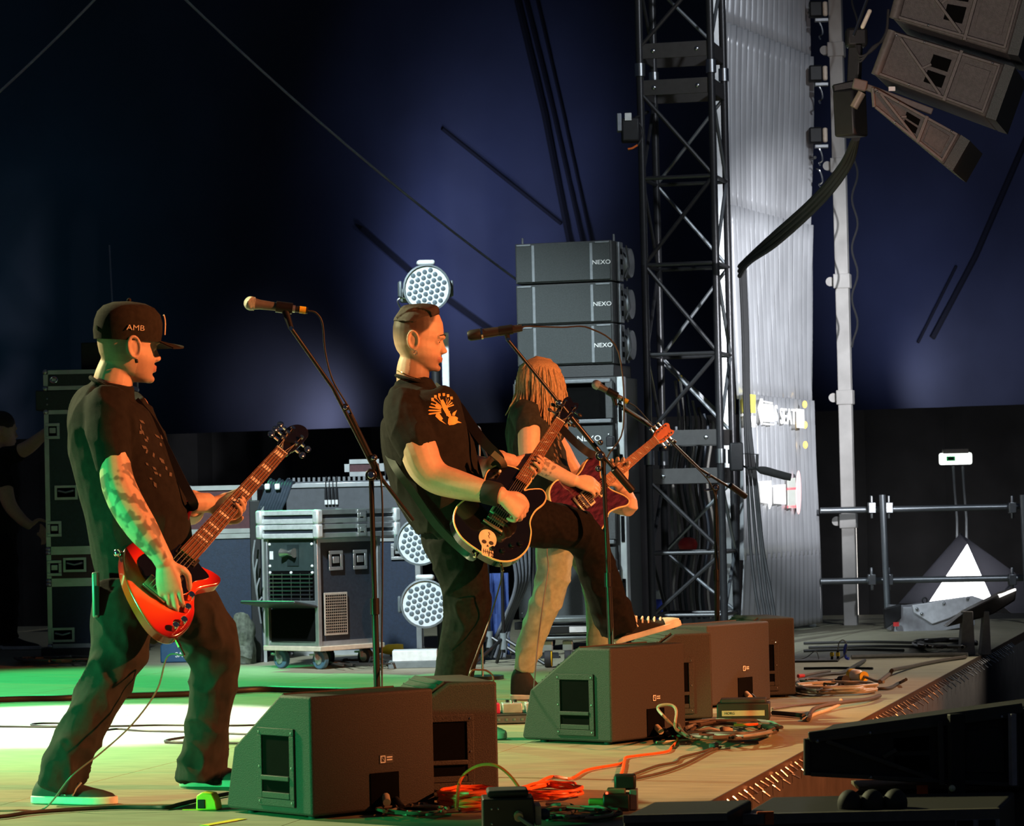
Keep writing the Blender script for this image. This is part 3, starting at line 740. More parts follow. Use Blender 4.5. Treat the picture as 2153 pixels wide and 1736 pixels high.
flight_case('small dark case with a pale lid on the long drawer', (at_floor(770, BD + .5).x, c.y + .35, zl + .03), 0, .26, .3, P(770, 964, BD + .5).z - zl - .03, CASERED, edge=.03, balls=False)
# rack on dolly
rn = G(672, 1408); ra = R(48)
ex = Vector((math.cos(ra), math.sin(ra), 0)); ey = Vector((-math.sin(ra), math.cos(ra), 0))
# local x runs along the right (dark) side going away, local y along the front (panel) side going left
RM = frame(ex, ey, Vector((0, 0, 1)), Vector((rn.x, rn.y, 0)))
RS = S(rn.y)
def zR(y): return (1406 - y) / RS
Lr, Wr = .52, .44
t = thing('rack_dolly', 'plywood dolly with four blue-tyred casters under the amplifier rack', 'dolly', M=RM)
MB().box((Lr / 2, Wr / 2, zR(1362)), (Lr + .04, Wr + .06, .03)).build('board', mat('birch_ply', (.50, .44, .33), .6), t, True, bevel=.004)
TYRE = mat('blue_grey_tyre', (.05, .12, .16), .5)
for (x, y, f) in ((.06, .05, 1), (.06, Wr - .05, 1), (Lr - .07, .05, 0), (Lr - .07, Wr - .05, 0)):
    r_ = .056
    cs = MB().tube([(x, y, zR(1362) - .015), (x, y, r_ * 2 + .004)], .03, 10).build('caster_swivel', ALU, t, True)
    wl = MB().cyl((x - .018, y - .0, r_), (x + .018, y, r_), r_, n=20).build('wheel', TYRE if f else RUBBER, t, True, bevel=.006)
    MB().cyl((x - .022, y, r_), (x + .022, y, r_), r_ * .5, n=14).build('hub', ALU, wl, True)
    for sx in (-1, 1):
        MB().bar((x + sx * .025, y, r_), (x + sx * .025, y + .01, r_ * 2 + .01), .006, .045, (1, 0, 0)).build('fork', ALU, cs, True)
    MB().box((x, y + .055, r_ * 1.55), (.03, .06, .012)).build('brake_pedal', ALU, cs, True, bevel=.003)
h0, h1 = zR(1362) + .017, zR(1130)
t = thing('amplifier_rack', 'open amplifier rack case with wire guard and two latches on the dolly', 'rack case', M=RM @ Matrix.Translation((0, 0, h0)))
hh = h1 - h0
MB().box((Lr / 2 + .015, Wr / 2, hh / 2), (Lr - .03, Wr - .01, hh)).build('shell', CASEB, t, True)
for (x, y) in ((0, 0), (0, Wr), (Lr, 0), (Lr, Wr)): MB().box((x, y, hh / 2), (.03, .03, hh)).build('edge_trim', ALU, t, True, bevel=.003)
for z in (.013, hh - .013):
    MB().box((Lr / 2, 0, z), (Lr, .012, .028)).build('edge_trim', ALU, t, True); MB().box((0, Wr / 2, z), (.012, Wr, .028)).build('edge_trim', ALU, t, True)
def fz(y): return zR(y) - h0
FM = lambda y, z: Matrix(((0, 0, -1, -0.002), (1, 0, 0, y), (0, 1, 0, z), (0, 0, 0, 1)))
# front panels (face x=0 side): top blank with glowing cups, wire guard, lower dark recess with lid
top = MB().box((0, 0, .002), (Wr - .05, fz(1132) - fz(1198), .01)).xf(FM(Wr / 2, (fz(1132) + fz(1198)) / 2)).build('top_panel', mat('panel_green', (.03, .045, .045), .35), t, True)
MB().box((.0, -.0, .01), (.10, .13, .004)).xf(FM(Wr / 2 - .02, fz(1165))).build('panel_window', mat('panel_glass', (.02, .03, .03), .1), top, True)
b = MB().tube([FM(Wr / 2 + k, fz(1160)) @ Vector((0, 0, .03)) for k in (-.055, -.03, .0, .03, .055)], [.03, .022, .014, .022, .03], 12).build('spool', mat('spool_steel', (.55, .55, .5), .25, .9), top, True)
MB().box((.15, 0, .009), (.03, .05, .003)).xf(FM(Wr / 2 + .02, fz(1165))).build('white_label', WHITEP, top, True)
for (y, z) in ((.035, 1142), (.035, 1188), (Wr - .035, 1142), (Wr - .035, 1188), (.035, 1202), (Wr - .035, 1202), (Wr / 2, 1202)): MB().sphere(FM(y, fz(z)) @ Vector((0, 0, .008)), .010, 8, 5).build('rack_screw', WHITEP, t, True)
MB().box((0, 0, .0), (Wr - .05, fz(1200) - fz(1262), .006)).xf(FM(Wr / 2, (fz(1200) + fz(1262)) / 2)).build('guard_recess', DARK, t, True)
for k in range(7):
    z = fz(1206 + k * 8.5); MB().tube([FM(.03, z) @ Vector((0, 0, .012)), FM(Wr - .03, z) @ Vector((0, 0, .012))], .0035, 6).build('guard_wire', STEEL, t, True)
for k in range(5):
    y = .06 + k * (Wr - .12) / 4; MB().tube([FM(y, fz(1203)) @ Vector((0, 0, .010)), FM(y, fz(1260)) @ Vector((0, 0, .010))], .003, 6).build('guard_wire', STEEL, t, True)
MB().box((0, 0, .006), (Wr - .02, .03, .014)).xf(FM(Wr / 2, fz(1266))).build('shelf_bar', ALU, t, True, bevel=.003)
MB().box((0, 0, .0), (Wr - .06, fz(1280) - fz(1350), .008)).xf(FM(Wr / 2, (fz(1280) + fz(1350)) / 2)).build('lower_recess', DARK, t, True)
lid = MB().box((-.05, .0, .10), (Wr + .04, .018, .22)).xf(FM(Wr / 2 + .06, fz(1274)) @ Matrix.Rotation(R(-10), 4, 'X')).build('drop_lid', mat('lid_dark', (.02, .025, .026), .45), t, True, bevel=.008)
# right side: latches and mesh vent
SMr = lambda x, z: Matrix(((1, 0, 0, x), (0, 0, -1, -0.006), (0, 1, 0, z), (0, 0, 0, 1)))
latch(SMr(.15, fz(1178)), t, .12, .12); latch(SMr(.36, fz(1178)), t, .12, .12)
vent = MB().box((0, 0, .003), (.20, fz(1245) - fz(1335), .006)).xf(SMr(.14, (fz(1245) + fz(1335)) / 2)).build('vent_frame', mat('vent_beige', (.34, .32, .27), .5), t, True, bevel=.003)
hv = fz(1245) - fz(1335)
for i in range(11):
    for j in range(14):
        MB().box((-.082 + i * .0164, -hv / 2 + .02 + j * (hv - .04) / 13, .0068), (.011, (hv - .04) / 13 * .68, .0016)).xf(SMr(.14, (fz(1245) + fz(1335)) / 2)).build('vent_hole', DARK, vent, True)
# two flat silver-edged cases on the rack
for k, lab in enumerate(('lower of two flat silver-edged cases lying on the amplifier rack', 'upper of two flat silver-edged cases lying on the amplifier rack')):
    zb = h1 + k * .0885
    M = RM @ Matrix.Translation((Lr / 2 + .05, Wr / 2 - .01, zb)) @ Matrix.Rotation(0, 4, 'Z')
    w, d, h = Lr + .16, Wr + .06, .087
    t = thing('flat_case', lab, 'flight case', M=M, group='flat cases on the rack')
    MB().box((0, 0, h / 2), (w - .01, d - .01, h - .004)).build('body', CASEB, t, True)
    BR = mat('bright_aluminium', (.75, .78, .78), .4, .5)
    for z in (.017, h - .017):
        MB().box((0, -d / 2, z), (w, .012, .03)).build('edge_trim', ALU, t, True, bevel=.003); MB().box((-w / 2, 0, z), (.012, d, .03)).build('edge_trim', BR, t, True, bevel=.003)
        MB().box((w / 2, 0, z), (.012, d, .03)).build('edge_trim', ALU, t, True); MB().box((0, d / 2, z), (w, .012, .03)).build('edge_trim', ALU, t, True)
    for sx in (-1, 1):
        for sy in (-1, 1): MB().box((sx * w / 2, sy * d / 2, h / 2), (.05, .05, h)).build('corner_cap', BR, t, True, bevel=.012)
    latch(Matrix(((1, 0, 0, .03), (0, 0, -1, -d / 2 - .008), (0, 1, 0, h / 2), (0, 0, 0, 1))), t, .075, .075)
# bundle of loose multicore over the middle stack
MULT = mat('multicore_sheath', (.03, .042, .06), .45)
t = thing('cable_bundle', 'thick bundle of blue-grey multicore hanging beside the flat cases', 'cable bundle', at_floor(572, BD - .1))
for k in range(9):
    x = 556 + k * 6
    pts = [P(x + 14, 1008 + (k % 3) * 3, BD - .1 + .01 * k), P(x + 8, 1018, BD - .16), P(x - 4, 1050, BD - .2), P(x - 16, 1085, BD - .2), P(x - 22, 1180, BD - .2), P(540 + k * 3, 1330, BD - .22), P(536 + k * 4, 1368, BD - .22)]
    MB().tube(catmull(pts, 5), .011, 7).build('cable_strand', MULT, t)
for x in (562, 583):
    MB().box(P(x, 1023, BD - .22), (.035, .02, .04)).build('cable_tie', WHITEP, t, bevel=.008)
# dark upright with taped leads, left of the rack
t = thing('loom_post', 'slim black post carrying a loom of leads beside the blue case', 'post', at_floor(541, 20.8))
MB().box((0, 0, .52), (.07, .06, 1.04)).build('post', BLACK, t, True, bevel=.006)
MB().box((.05, -.02, .5), (.02, .02, 1.0)).build('grey_strip', ALU, t, True)
for k in range(4): MB().tube(catmull([P(536 + k * 5, 1135 + 40 * k, 20.7), P(532 + k * 4, 1180 + 30 * k, 20.68), P(540 + 3 * k, 1250 + 20 * k, 20.7)], 5), .006, 6).build('lead', mat('lead_grey', (.2, .21, .22), .5), t)
# blue low box with lettering, olive bag
c = at_floor(376, 20.9)
t = thing('blue_box', 'low blue box lettered SATIS between the bassist\'s legs', 'box', (c.x, c.y + .2, 0))
MB().prism([(-.13, 0), (.13, 0), (.13, .11), (.10, .145), (-.10, .145), (-.13, .11)], -.15, .15, Matrix(((1, 0, 0, 0), (0, 0, 1, 0), (0, 1, 0, 0), (0, 0, 0, 1)))).build('box', mat('blue_box_paint', (.015, .06, .13), .5), t, True, bevel=.01)
text('lettering', 'SATIS', .045, WHITEPRINT, Matrix.Translation((.02, -.152, .05)) @ Matrix.Rotation(math.pi / 2, 4, 'X'), t, world=False)
b = MB(); c = at_floor(512, 20.6)
for k in range(9):
    b = b
def blob(c, r, amp, seed, seg=28, ring=18, fs=4.0):
    m_ = MB().sphere((0, 0, 0), r, seg, ring)
    m_.v = [v * (1 + amp * noise.noise(v * fs + Vector((seed, seed * 2, 0)))) + Vector(c) for v in m_.v]
    zmin = 0
    for v in m_.v:
        if v.z < .004: v.z = .004
    return m_
blob((c.x, c.y, .12), (.075, .10, .20), .45, 3, fs=14).build('canvas_bag', mat('olive_canvas', (.10, .11, .085), .9, 0, .5, 30, .3), label='crumpled olive canvas bag on the floor behind the bassist\'s knee', cat='bag')

# ================================================================== BEAM LIGHTS
LENS = mat('lens_glass', (.10, .13, .15), .08, 0, .15, 60, spec=.8)
BEZ = mat('lens_plate', (.60, .66, .70), .4, .1, .05)
HOUS = mat('lamp_housing', (.13, .15, .16), .4, .2)
ZD = 19.8
zc_ = at_floor(905, ZD)
def beam_head(label, px, r, tilt=(0, 0)):
    c = P(px[0], px[1], ZD - .1)
    ez = (Vector((tilt[0], -1, tilt[1]))).normalized(); ex = Vector((0, 0, 1)).cross(ez).normalized(); ey = ez.cross(ex)
    M = frame(ex, ey, ez, c)
    t = thing('beam_light', label, 'stage light', M=M, group='moving beam lights on the pole')
    n = 28
    b = MB(); rings = []
    for (rr, z) in ((r * .72, -.16), (r * .92, -.11), (r * 1.0, -.04), (r * 1.02, .0), (r * 1.02, .022), (r * .95, .024), (r * .94, .012)):
        rings.append([(rr * math.cos(2 * math.pi * j / n), rr * math.sin(2 * math.pi * j / n), z) for j in range(n)])
    b.loft(rings).build('head_shell', HOUS, t, True)
    MB().cyl((0, 0, .004), (0, 0, .013), r * .93, n=n).build('lens_plate', BEZ, t, True)
    pl = t.children[-1]
    p = r * .262; cells = []
    for q in range(-3, 4):
        for rr in range(-3, 4):
            if abs(q + rr) > 3: continue
            cells.append((p * (q + rr / 2), p * rr * .866))
    ca, sa = math.cos(.3), math.sin(.3)
    lm = MB().sphere((0, 0, 0), (p * .40, p * .40, .006), 12, 6).mesh('lens'); lm.materials.append(LENS); lm.polygons.foreach_set('use_smooth', [True] * len(lm.polygons))
    for (x, y) in cells:
        o = bpy.data.objects.new('lens', lm); col.objects.link(o); o.parent = t; o.location = (x * ca - y * sa, x * sa + y * ca, .0135)
    MB().box((0, r * 1.10, -.03), (r * .75, r * .22, .09)).build('top_pod', mat('pod_white', (.62, .65, .66), .45), t, True, bevel=.012)
    for sx in (-1, 1): MB().box((sx * r * 1.10, 0, -.07), (r * .14, r * .7, .10)).build('yoke_arm', HOUS, t, True, bevel=.01)
    MB().box((0, -r * .2, -.22), (r * 2.0, r * .6, .08)).build('yoke_base', HOUS, t, True, bevel=.012)
    return t
beam_head('beam light with honeycomb lenses above the lead guitarist\'s head', (897, 606), .143, (.12, .0))
beam_head('beam light with honeycomb lenses behind the lead guitarist\'s shirt tail', (884, 1139), .143, (-.10, .05))
beam_head('lowest beam light with honeycomb lenses, above the white plinth', (894, 1269), .147, (-.08, .05))
t = thing('light_pole', 'black pole with clamps that carries the three beam lights', 'pole', (zc_.x, zc_.y + .30, 0))
MB().cyl((.06, 0, 0), (.06, 0, 2.35), .028, n=12).build('pole', BLACK, t, True)
for z in (.42, .8, 2.3):
    MB().box((.0, -.03, z), (.20, .07, .07)).build('clamp', STEEL, t, True, bevel=.006)
MB().box((.06, 0, .02), (.5, .5, .04)).build('base', BLACK, t, True, bevel=.005)
for (x, y, w, h) in ((937, 760, .045, .36), (915, 850, .07, .20), (944, 1210, .04, .24)):
    q = P(x, y, ZD + .2) - Vector((zc_.x, zc_.y + .30, 0))
    MB().box(q, (w, .05, h)).build('bracket', mat('bracket_grey', (.62, .65, .70), .4, .1), t, True, bevel=.006)
b = MB(); q = [P(842, 648, ZD - .05), P(836, 632, ZD - .05), P(846, 626, ZD - .05), P(856, 629, ZD - .05)]
MB().tube(catmull(q, 5), .006, 6).build('safety_loop', STEEL, t)
pz = at_floor(866, 19.55)
t = thing('plinth', 'low white plinth block on the floor below the beam lights', 'plinth', (pz.x, pz.y + .15, 0))
MB().box((0, 0, .02), (.30, .24, .04)).build('foot', mat('plinth_grey', (.12, .15, .15), .6), t, True, bevel=.003)
MB().box((.01, 0, .073), (.27, .20, .066)).build('block', mat('plinth_white', (.62, .68, .66), .6), t, True, bevel=.004)
# ================================================================== HUNG PA AND FRONT FILL
PAM = mat('pa_paint', (0.075, 0.066, 0.062), 0.62, 0, 0.2, 60, 0.25, 250)
PAL = mat('pa_paint_edge', (0.105, 0.092, 0.086), 0.5, 0, 0.15, 60)
PAG = mat('pa_grille', (0.06, 0.066, 0.064), 0.6, 0.2, .4, 300, .3, 400)
def pa_cab(name, label, quad, d, depth, group=None, dark=False, cat='speaker', grille=True, inner=None):
    """quad: near cheek outline in pixels, order rear-top, front-top, front-bottom, rear-bottom (rear left, front right)"""
    q = [P(*p, d) for p in quad]; ax = EU * depth
    c = sum(q, Vector()) / 4
    t = thing(name, label, cat, c + ax / 2, 0, group)
    mm, ml = (PAM, PAL) if not dark else (mat('fill_paint', (.035, .034, .032), .6, spec=.3), mat('fill_paint_edge', (.07, .068, .062), .5, spec=.3))  # shaded paint copies: pit shadow and lit edges are put into the colours
    b = MB().add(q + [p + ax for p in q], [(0, 1, 2, 3), (7, 6, 5, 4), (0, 4, 5, 1), (1, 5, 6, 2), (2, 6, 7, 3), (3, 7, 4, 0)])
    b.build('cabinet', mm, t, bevel=.01)
    nrm = (q[1] - q[0]).cross(q[3] - q[0]).normalized()
    if nrm.dot(VIEW) > 0: nrm = -nrm
    def uv(u, v): return (q[0] * (1 - u) + q[1] * u) * (1 - v) + (q[3] * (1 - u) + q[2] * u) * v
    def strip(nm, a, b_, w, th=.012, m_=ml, par=t):
        p0, p1 = uv(*a) + nrm * th / 2, uv(*b_) + nrm * th / 2
        return MB().bar(p0, p1, w, th, up=nrm.cross(p1 - p0)).build(nm, m_, par, bevel=.002)
    w = (q[1] - q[0]).length; h = (q[3] - q[0]).length
    strip('cheek_rail', (.03, .06), (.97, .06), .022); strip('cheek_rail', (.03, .94), (.97, .94), .022)
    strip('cheek_post', (.62, .0), (.62, 1.0), .032, .016); strip('cheek_post', (.96, .05), (.96, .95), .022)
    strip('cheek_brace', (.10, .12), (.58, .92), .020); strip('cheek_brace', (.36, .55), (.42, .42), .016)
    for (a, b2, cc, dd) in ((.41, .57, .22, .46), (.41, .57, .54, .78)):
        pts = [uv(a, cc), uv(b2, cc), uv(b2, dd), uv(a, dd)]
        MB().add([p + nrm * .001 for p in pts] + [p + nrm * .003 for p in pts], [(3, 2, 1, 0), (4, 5, 6, 7), (0, 1, 5, 4), (1, 2, 6, 5), (2, 3, 7, 6), (3, 0, 4, 7)]).build('hand_hole', DARK, t)
    pts = [uv(.68, .20), uv(.91, .20), uv(.91, .80), uv(.68, .80)]
    MB().add([p + nrm * .001 for p in pts] + [p + nrm * .005 for p in pts], [(3, 2, 1, 0), (4, 5, 6, 7), (0, 1, 5, 4), (1, 2, 6, 5), (2, 3, 7, 6), (3, 0, 4, 7)]).build('cheek_panel', mm, t, bevel=.003)
    for (u, v) in ((.62, .06), (.62, .94), (.06, .1), (.9, .06), (.3, .06), (.3, .94)):
        MB().sphere(uv(u, v) + nrm * .018, .006, 6, 5).build('bolt', STEEL, t)
    r_ = h * .22
    MB().tube([uv(.015, .02) , uv(.015, .98)], h * .10, 12).build('rear_tube', ml, t)
    if grille:
        fx = (uv(1, .5) - uv(0, .5)).normalized() * .05
        g = [q[1], q[2]]
        vs_ = [q[1] + fx * .02, q[2] + fx * .02, q[2] + fx * .02 + ax, q[1] + fx * .02 + ax]
        MB().add(vs_ + [v + fx for v in vs_], [(3, 2, 1, 0), (4, 5, 6, 7), (0, 1, 5, 4), (1, 2, 6, 5), (2, 3, 7, 6), (3, 0, 4, 7)]).build('front_grille', PAG, t)
    return t
HD = 15.0
pa_cab('hung_speaker', 'upper hung loudspeaker cut off by the top of the picture', [(1905, -70), (2165, -55), (2118, 113), (1876, 40)], HD, .62, 'hung loudspeakers')
pa_cab('hung_speaker', 'middle hung loudspeaker with a lit lower edge', [(1873, 62), (2112, 134), (2072, 246), (1837, 158)], HD, .62, 'hung loudspeakers')
pa_cab('hung_speaker', 'lowest and smallest hung loudspeaker pointing down', [(1832, 182), (2020, 283), (1984, 346), (1836, 224)], HD, .62, 'hung loudspeakers')
# rigging behind the hung cabinets
t = thing('rigging_frame', 'black rigging frame and connector box behind the hung loudspeakers', 'rigging', P(1795, 290, HD + .3))
MB().bar(P(1786, 190, HD + .2), P(1790, 288, HD + .2), .11, .14).build('connector_box', BLACKM, t, bevel=.012)
MB().bar(P(1752, 190, HD + .2), P(1800, 180, HD + .2), .05, .05).build('crossbar', BLACK, t, bevel=.006)
MB().bar(P(1800, 70, HD + .22), P(1795, 190, HD + .22), .045, .06).build('hanger', BLACK, t, bevel=.006)
MB().box(P(1800, 80, HD + .2), (.10, .10, .09)).build('motor', BLACKM, t, bevel=.015)
MB().bar(P(1812, 60, HD + .1), P(1830, 20, HD + .1), .035, .02).build('tag_plate', mat('tag_cream', (.75, .66, .55), .5), t, bevel=.008)
MB().tube([P(1795, 75, HD + .15), P(1830, -20, HD + .15)], .008, 6).build('chain', STEEL, t)
for k in range(3): MB().tube(catmull([P(1800 + 4 * k, 95, HD + .1), P(1808, 118 + 6 * k, HD + .08), P(1835, 105 - 3 * k, HD + .08), P(1862, 70 + k * 4, HD + .1), P(1868, 20, HD + .12)], 5), .006, 6).build('lead', RUBBER, t)
MB().bar(P(1800, 175, HD + .05), P(1960, 235, HD + .05), .03, .03).build('lower_bar', PAL, t, bevel=.004)
MB().box(P(1875, 187, HD + .03), (.03, .02, .02)).build('label', WHITEP, t)
MB().bar(P(1793, 175, HD - .03), P(1822, 182, HD - .03), .03, .05).build('end_hook', PAL, t, bevel=.006)
MB().tube([P(1812, 195, HD + .1), P(1795, 226, HD + .1)], .02, 10).build('drop_tube', mat('tube_tan', (.32, .25, .2), .4, .3), t)
# cable bundle sweeping from the hang down to the truss
for k, lab in enumerate(('uppermost', 'middle', 'lowest')):
    pts = [P(1798 + 2 * k, 290, HD + .4), P(1768 + 8 * k, 350, 16), P(1708 + 8 * k, 420 + 4 * k, 17.6), P(1625 + 4 * k, 494 + 9 * k, 19.6), P(1575, 540 + 6 * k, 21), P(1555, 560 + 10 * k, 21.8)]
    MB().tube(catmull(pts, 8), .016, 8).build('hang_cable', RUBBER, label=lab + ' of three black cables sweeping from the hung speakers to the truss', cat='cable', group='cables from the hung speakers')
pts = [P(1797 + 6 * math.sin(k * .9), -80 + k * 15, 24.0) for k in range(55)]
MB().tube(catmull(pts, 3), .008, 6).build('chain_fall', RUBBER, label='thin wavy black cable hanging right of the white mast', cat='cable')
# cables falling down the side of the truss
for k, (x0, x1, x2, x3, lab) in enumerate(((1556, 1572, 1578, 1596, 'leftmost'), (1560, 1580, 1590, 1608, 'second'), (1563, 1588, 1600, 1618, 'third'), (1566, 1592, 1604, 1628, 'rightmost'))):
    pts = [P(x0, 560, 21.95), P(x0 + 6, 700, 21.9), P(x0 + 10, 880, 21.9), P(x1, 1030, 21.85), P(x2, 1150, 21.8), P(x3 - 8, 1240, 21.7), P(x3, 1290, 21.6)]
    g_ = P(x3 + 6, 1340, 21.5); g_.z = .014; pts.append(g_)
    MB().tube(catmull(pts, 6), .011, 7).build('drop_cable', RUBBER, label=lab + ' of four black cables dropping down beside the truss tower', cat='cable', group='cables beside the truss tower')
# front fill cabinet at lower right
FD = 9.35
t = pa_cab('front_fill_speaker', 'large dark loudspeaker lying in the pit at lower right', [(1690, 1552), (2150, 1490), (2156, 1660), (1690, 1630)], FD, .55, None, dark=True)
MB().bar(P(1700, 1549, FD - .005), P(2150, 1488, FD - .005), .02, .03).build('top_rail', MATS['fill_paint_edge'], t, bevel=.004)
MB().bar(P(2010, 1500, FD - .02), P(2012, 1700, FD - .02), .05, .02).build('stand_post', MATS['fill_paint'], t, bevel=.004)
MB().sphere(P(2002, 1657, FD - .04), .010, 8, 6).build('lamp_dot', mat('pale_dot', (.8, .85, .6), .4), t)
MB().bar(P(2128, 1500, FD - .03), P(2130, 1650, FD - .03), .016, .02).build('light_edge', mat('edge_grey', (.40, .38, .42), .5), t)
def pit_box(name, label, quad, d0, depth, m, cat, bot=-1.3):
    a, b_ = P(*quad[0], d0), P(*quad[1], d0)
    b_.z = a.z
    c0, c1 = a + EU * depth, b_ + EU * depth
    zz_ = a.z
    lo = [Vector((p.x, p.y, bot)) for p in (a, b_, c1, c0)]; hi = [Vector((p.x, p.y, zz_)) for p in (a, b_, c1, c0)]
    t = thing(name, label, cat, (lo[0] + lo[2]) / 2)
    MB().add(lo + hi, [(3, 2, 1, 0), (4, 5, 6, 7), (0, 1, 5, 4), (1, 2, 6, 5), (2, 3, 7, 6), (3, 0, 4, 7)]).build('body', m, t, bevel=.008)
    return t, a, b_
PITP = mat('pit_box_paint', (.03, .028, .026), .55)
t, a, b_ = pit_box('pit_subwoofer', 'black subwoofer under the front fill speaker with a strip of orange tape', (( 1790, 1668), (2300, 1668)), 9.45, .6, PITP, 'speaker')
MB().box(a.lerp(b_, .16) + EU * .2 + Vector((0, 0, .006)), (.26, .22, .012)).build('ply_lid', mat('pit_ply', (.34, .29, .2), .6), t, bevel=.003)
MB().box(P(1940, 1690, 9.42), (.032, .008, .11)).build('tape_strip', ORANGE, t)
t, a, b_ = pit_box('pit_case', 'long flight case at the bottom edge with orange tape on its lid', ((1560, 1712), (2100, 1706)), 8.75, .5, PITP, 'flight case')
MB().bar(a + Vector((0, -.004, -.012)), b_ + Vector((0, -.004, -.012)), .02, .028).build('lid_edge', mat('pit_rail', (.20, .18, .15), .45, .3), t)
MB().box(a.lerp(b_, .09) + Vector((0, -.008, -.010)), (.045, .012, .035)).build('tape_strip', ORANGE, t)
MB().box(b_ + Vector((-.06, -.004, -.05)), (.12, .02, .08)).build('corner_plate', mat('corner_grey', (.36, .35, .36), .4, .4), t, bevel=.004)
for sx in (-.095, -.035): MB().box(b_ + Vector((sx, -.016, -.055)), (.045, .006, .055)).build('corner_window', DARK, t)
for k, f in enumerate((.40, .49, .58)):
    q = a.lerp(b_, f) + EU * .1
    MB().sphere(q + Vector((0, 0, .012)), (.034, .034, .04), 14, 10).build('knob', RUBBER, t)
t, a, b_ = pit_box('pit_case', 'second pit case at the bottom edge, left of the taped one', ((1310, 1716), (1528, 1712)), 8.50, .4, PITP, 'flight case')
MB().bar(a + Vector((0, -.004, -.006)), b_ + Vector((0, -.004, -.006)), .014, .02).build('lid_edge', MATS['pit_rail'], t)
# ================================================================== GUITARS
def neck_frame(bridge_px, nut_px, d, L):
    """guitar frame from where bridge and nut stand in the picture, bridge at depth d, true scale length L"""
    a = P(*bridge_px, d); s = S(d)
    v = Vector((nut_px[0] - bridge_px[0], -(nut_px[1] - bridge_px[1]), 0)); c = min(.98, v.length / (s * L))
    i = (IMR * v.x + IMU * v.y).normalized(); n = -VIEW
    ey = n.cross(i).normalized()
    ex = (i * c + VIEW * math.sqrt(1 - c * c)).normalized()
    ez = ex.cross(ey).normalized()
    return frame(ex, ey, ez, a)
def smooth_outline(pts, n=5): return [(p.x, p.y) for p in catmull([Vector((x, y, 0)) for x, y in pts], n, True)]
WOODN = mat('rosewood_board', (.16, .06, .025), .4, 0, .25, 60, stretch=(1, 8, 8))
MAPLE = mat('maple_neck', (.55, .34, .16), .3, 0, .12, 30, coat=.4)
PEARL = mat('pearl_inlay', (.75, .70, .62), .3)
STRING = mat('string_steel', (.75, .66, .5), .3, .8)
CREAM = mat('binding_cream', (.70, .55, .26), .4)
PICKF = mat('pickup_frame', (.55, .47, .33), .4)
DARKGLOSS = mat('black_lacquer', (.006, .005, .006), .12, coat=1.0)
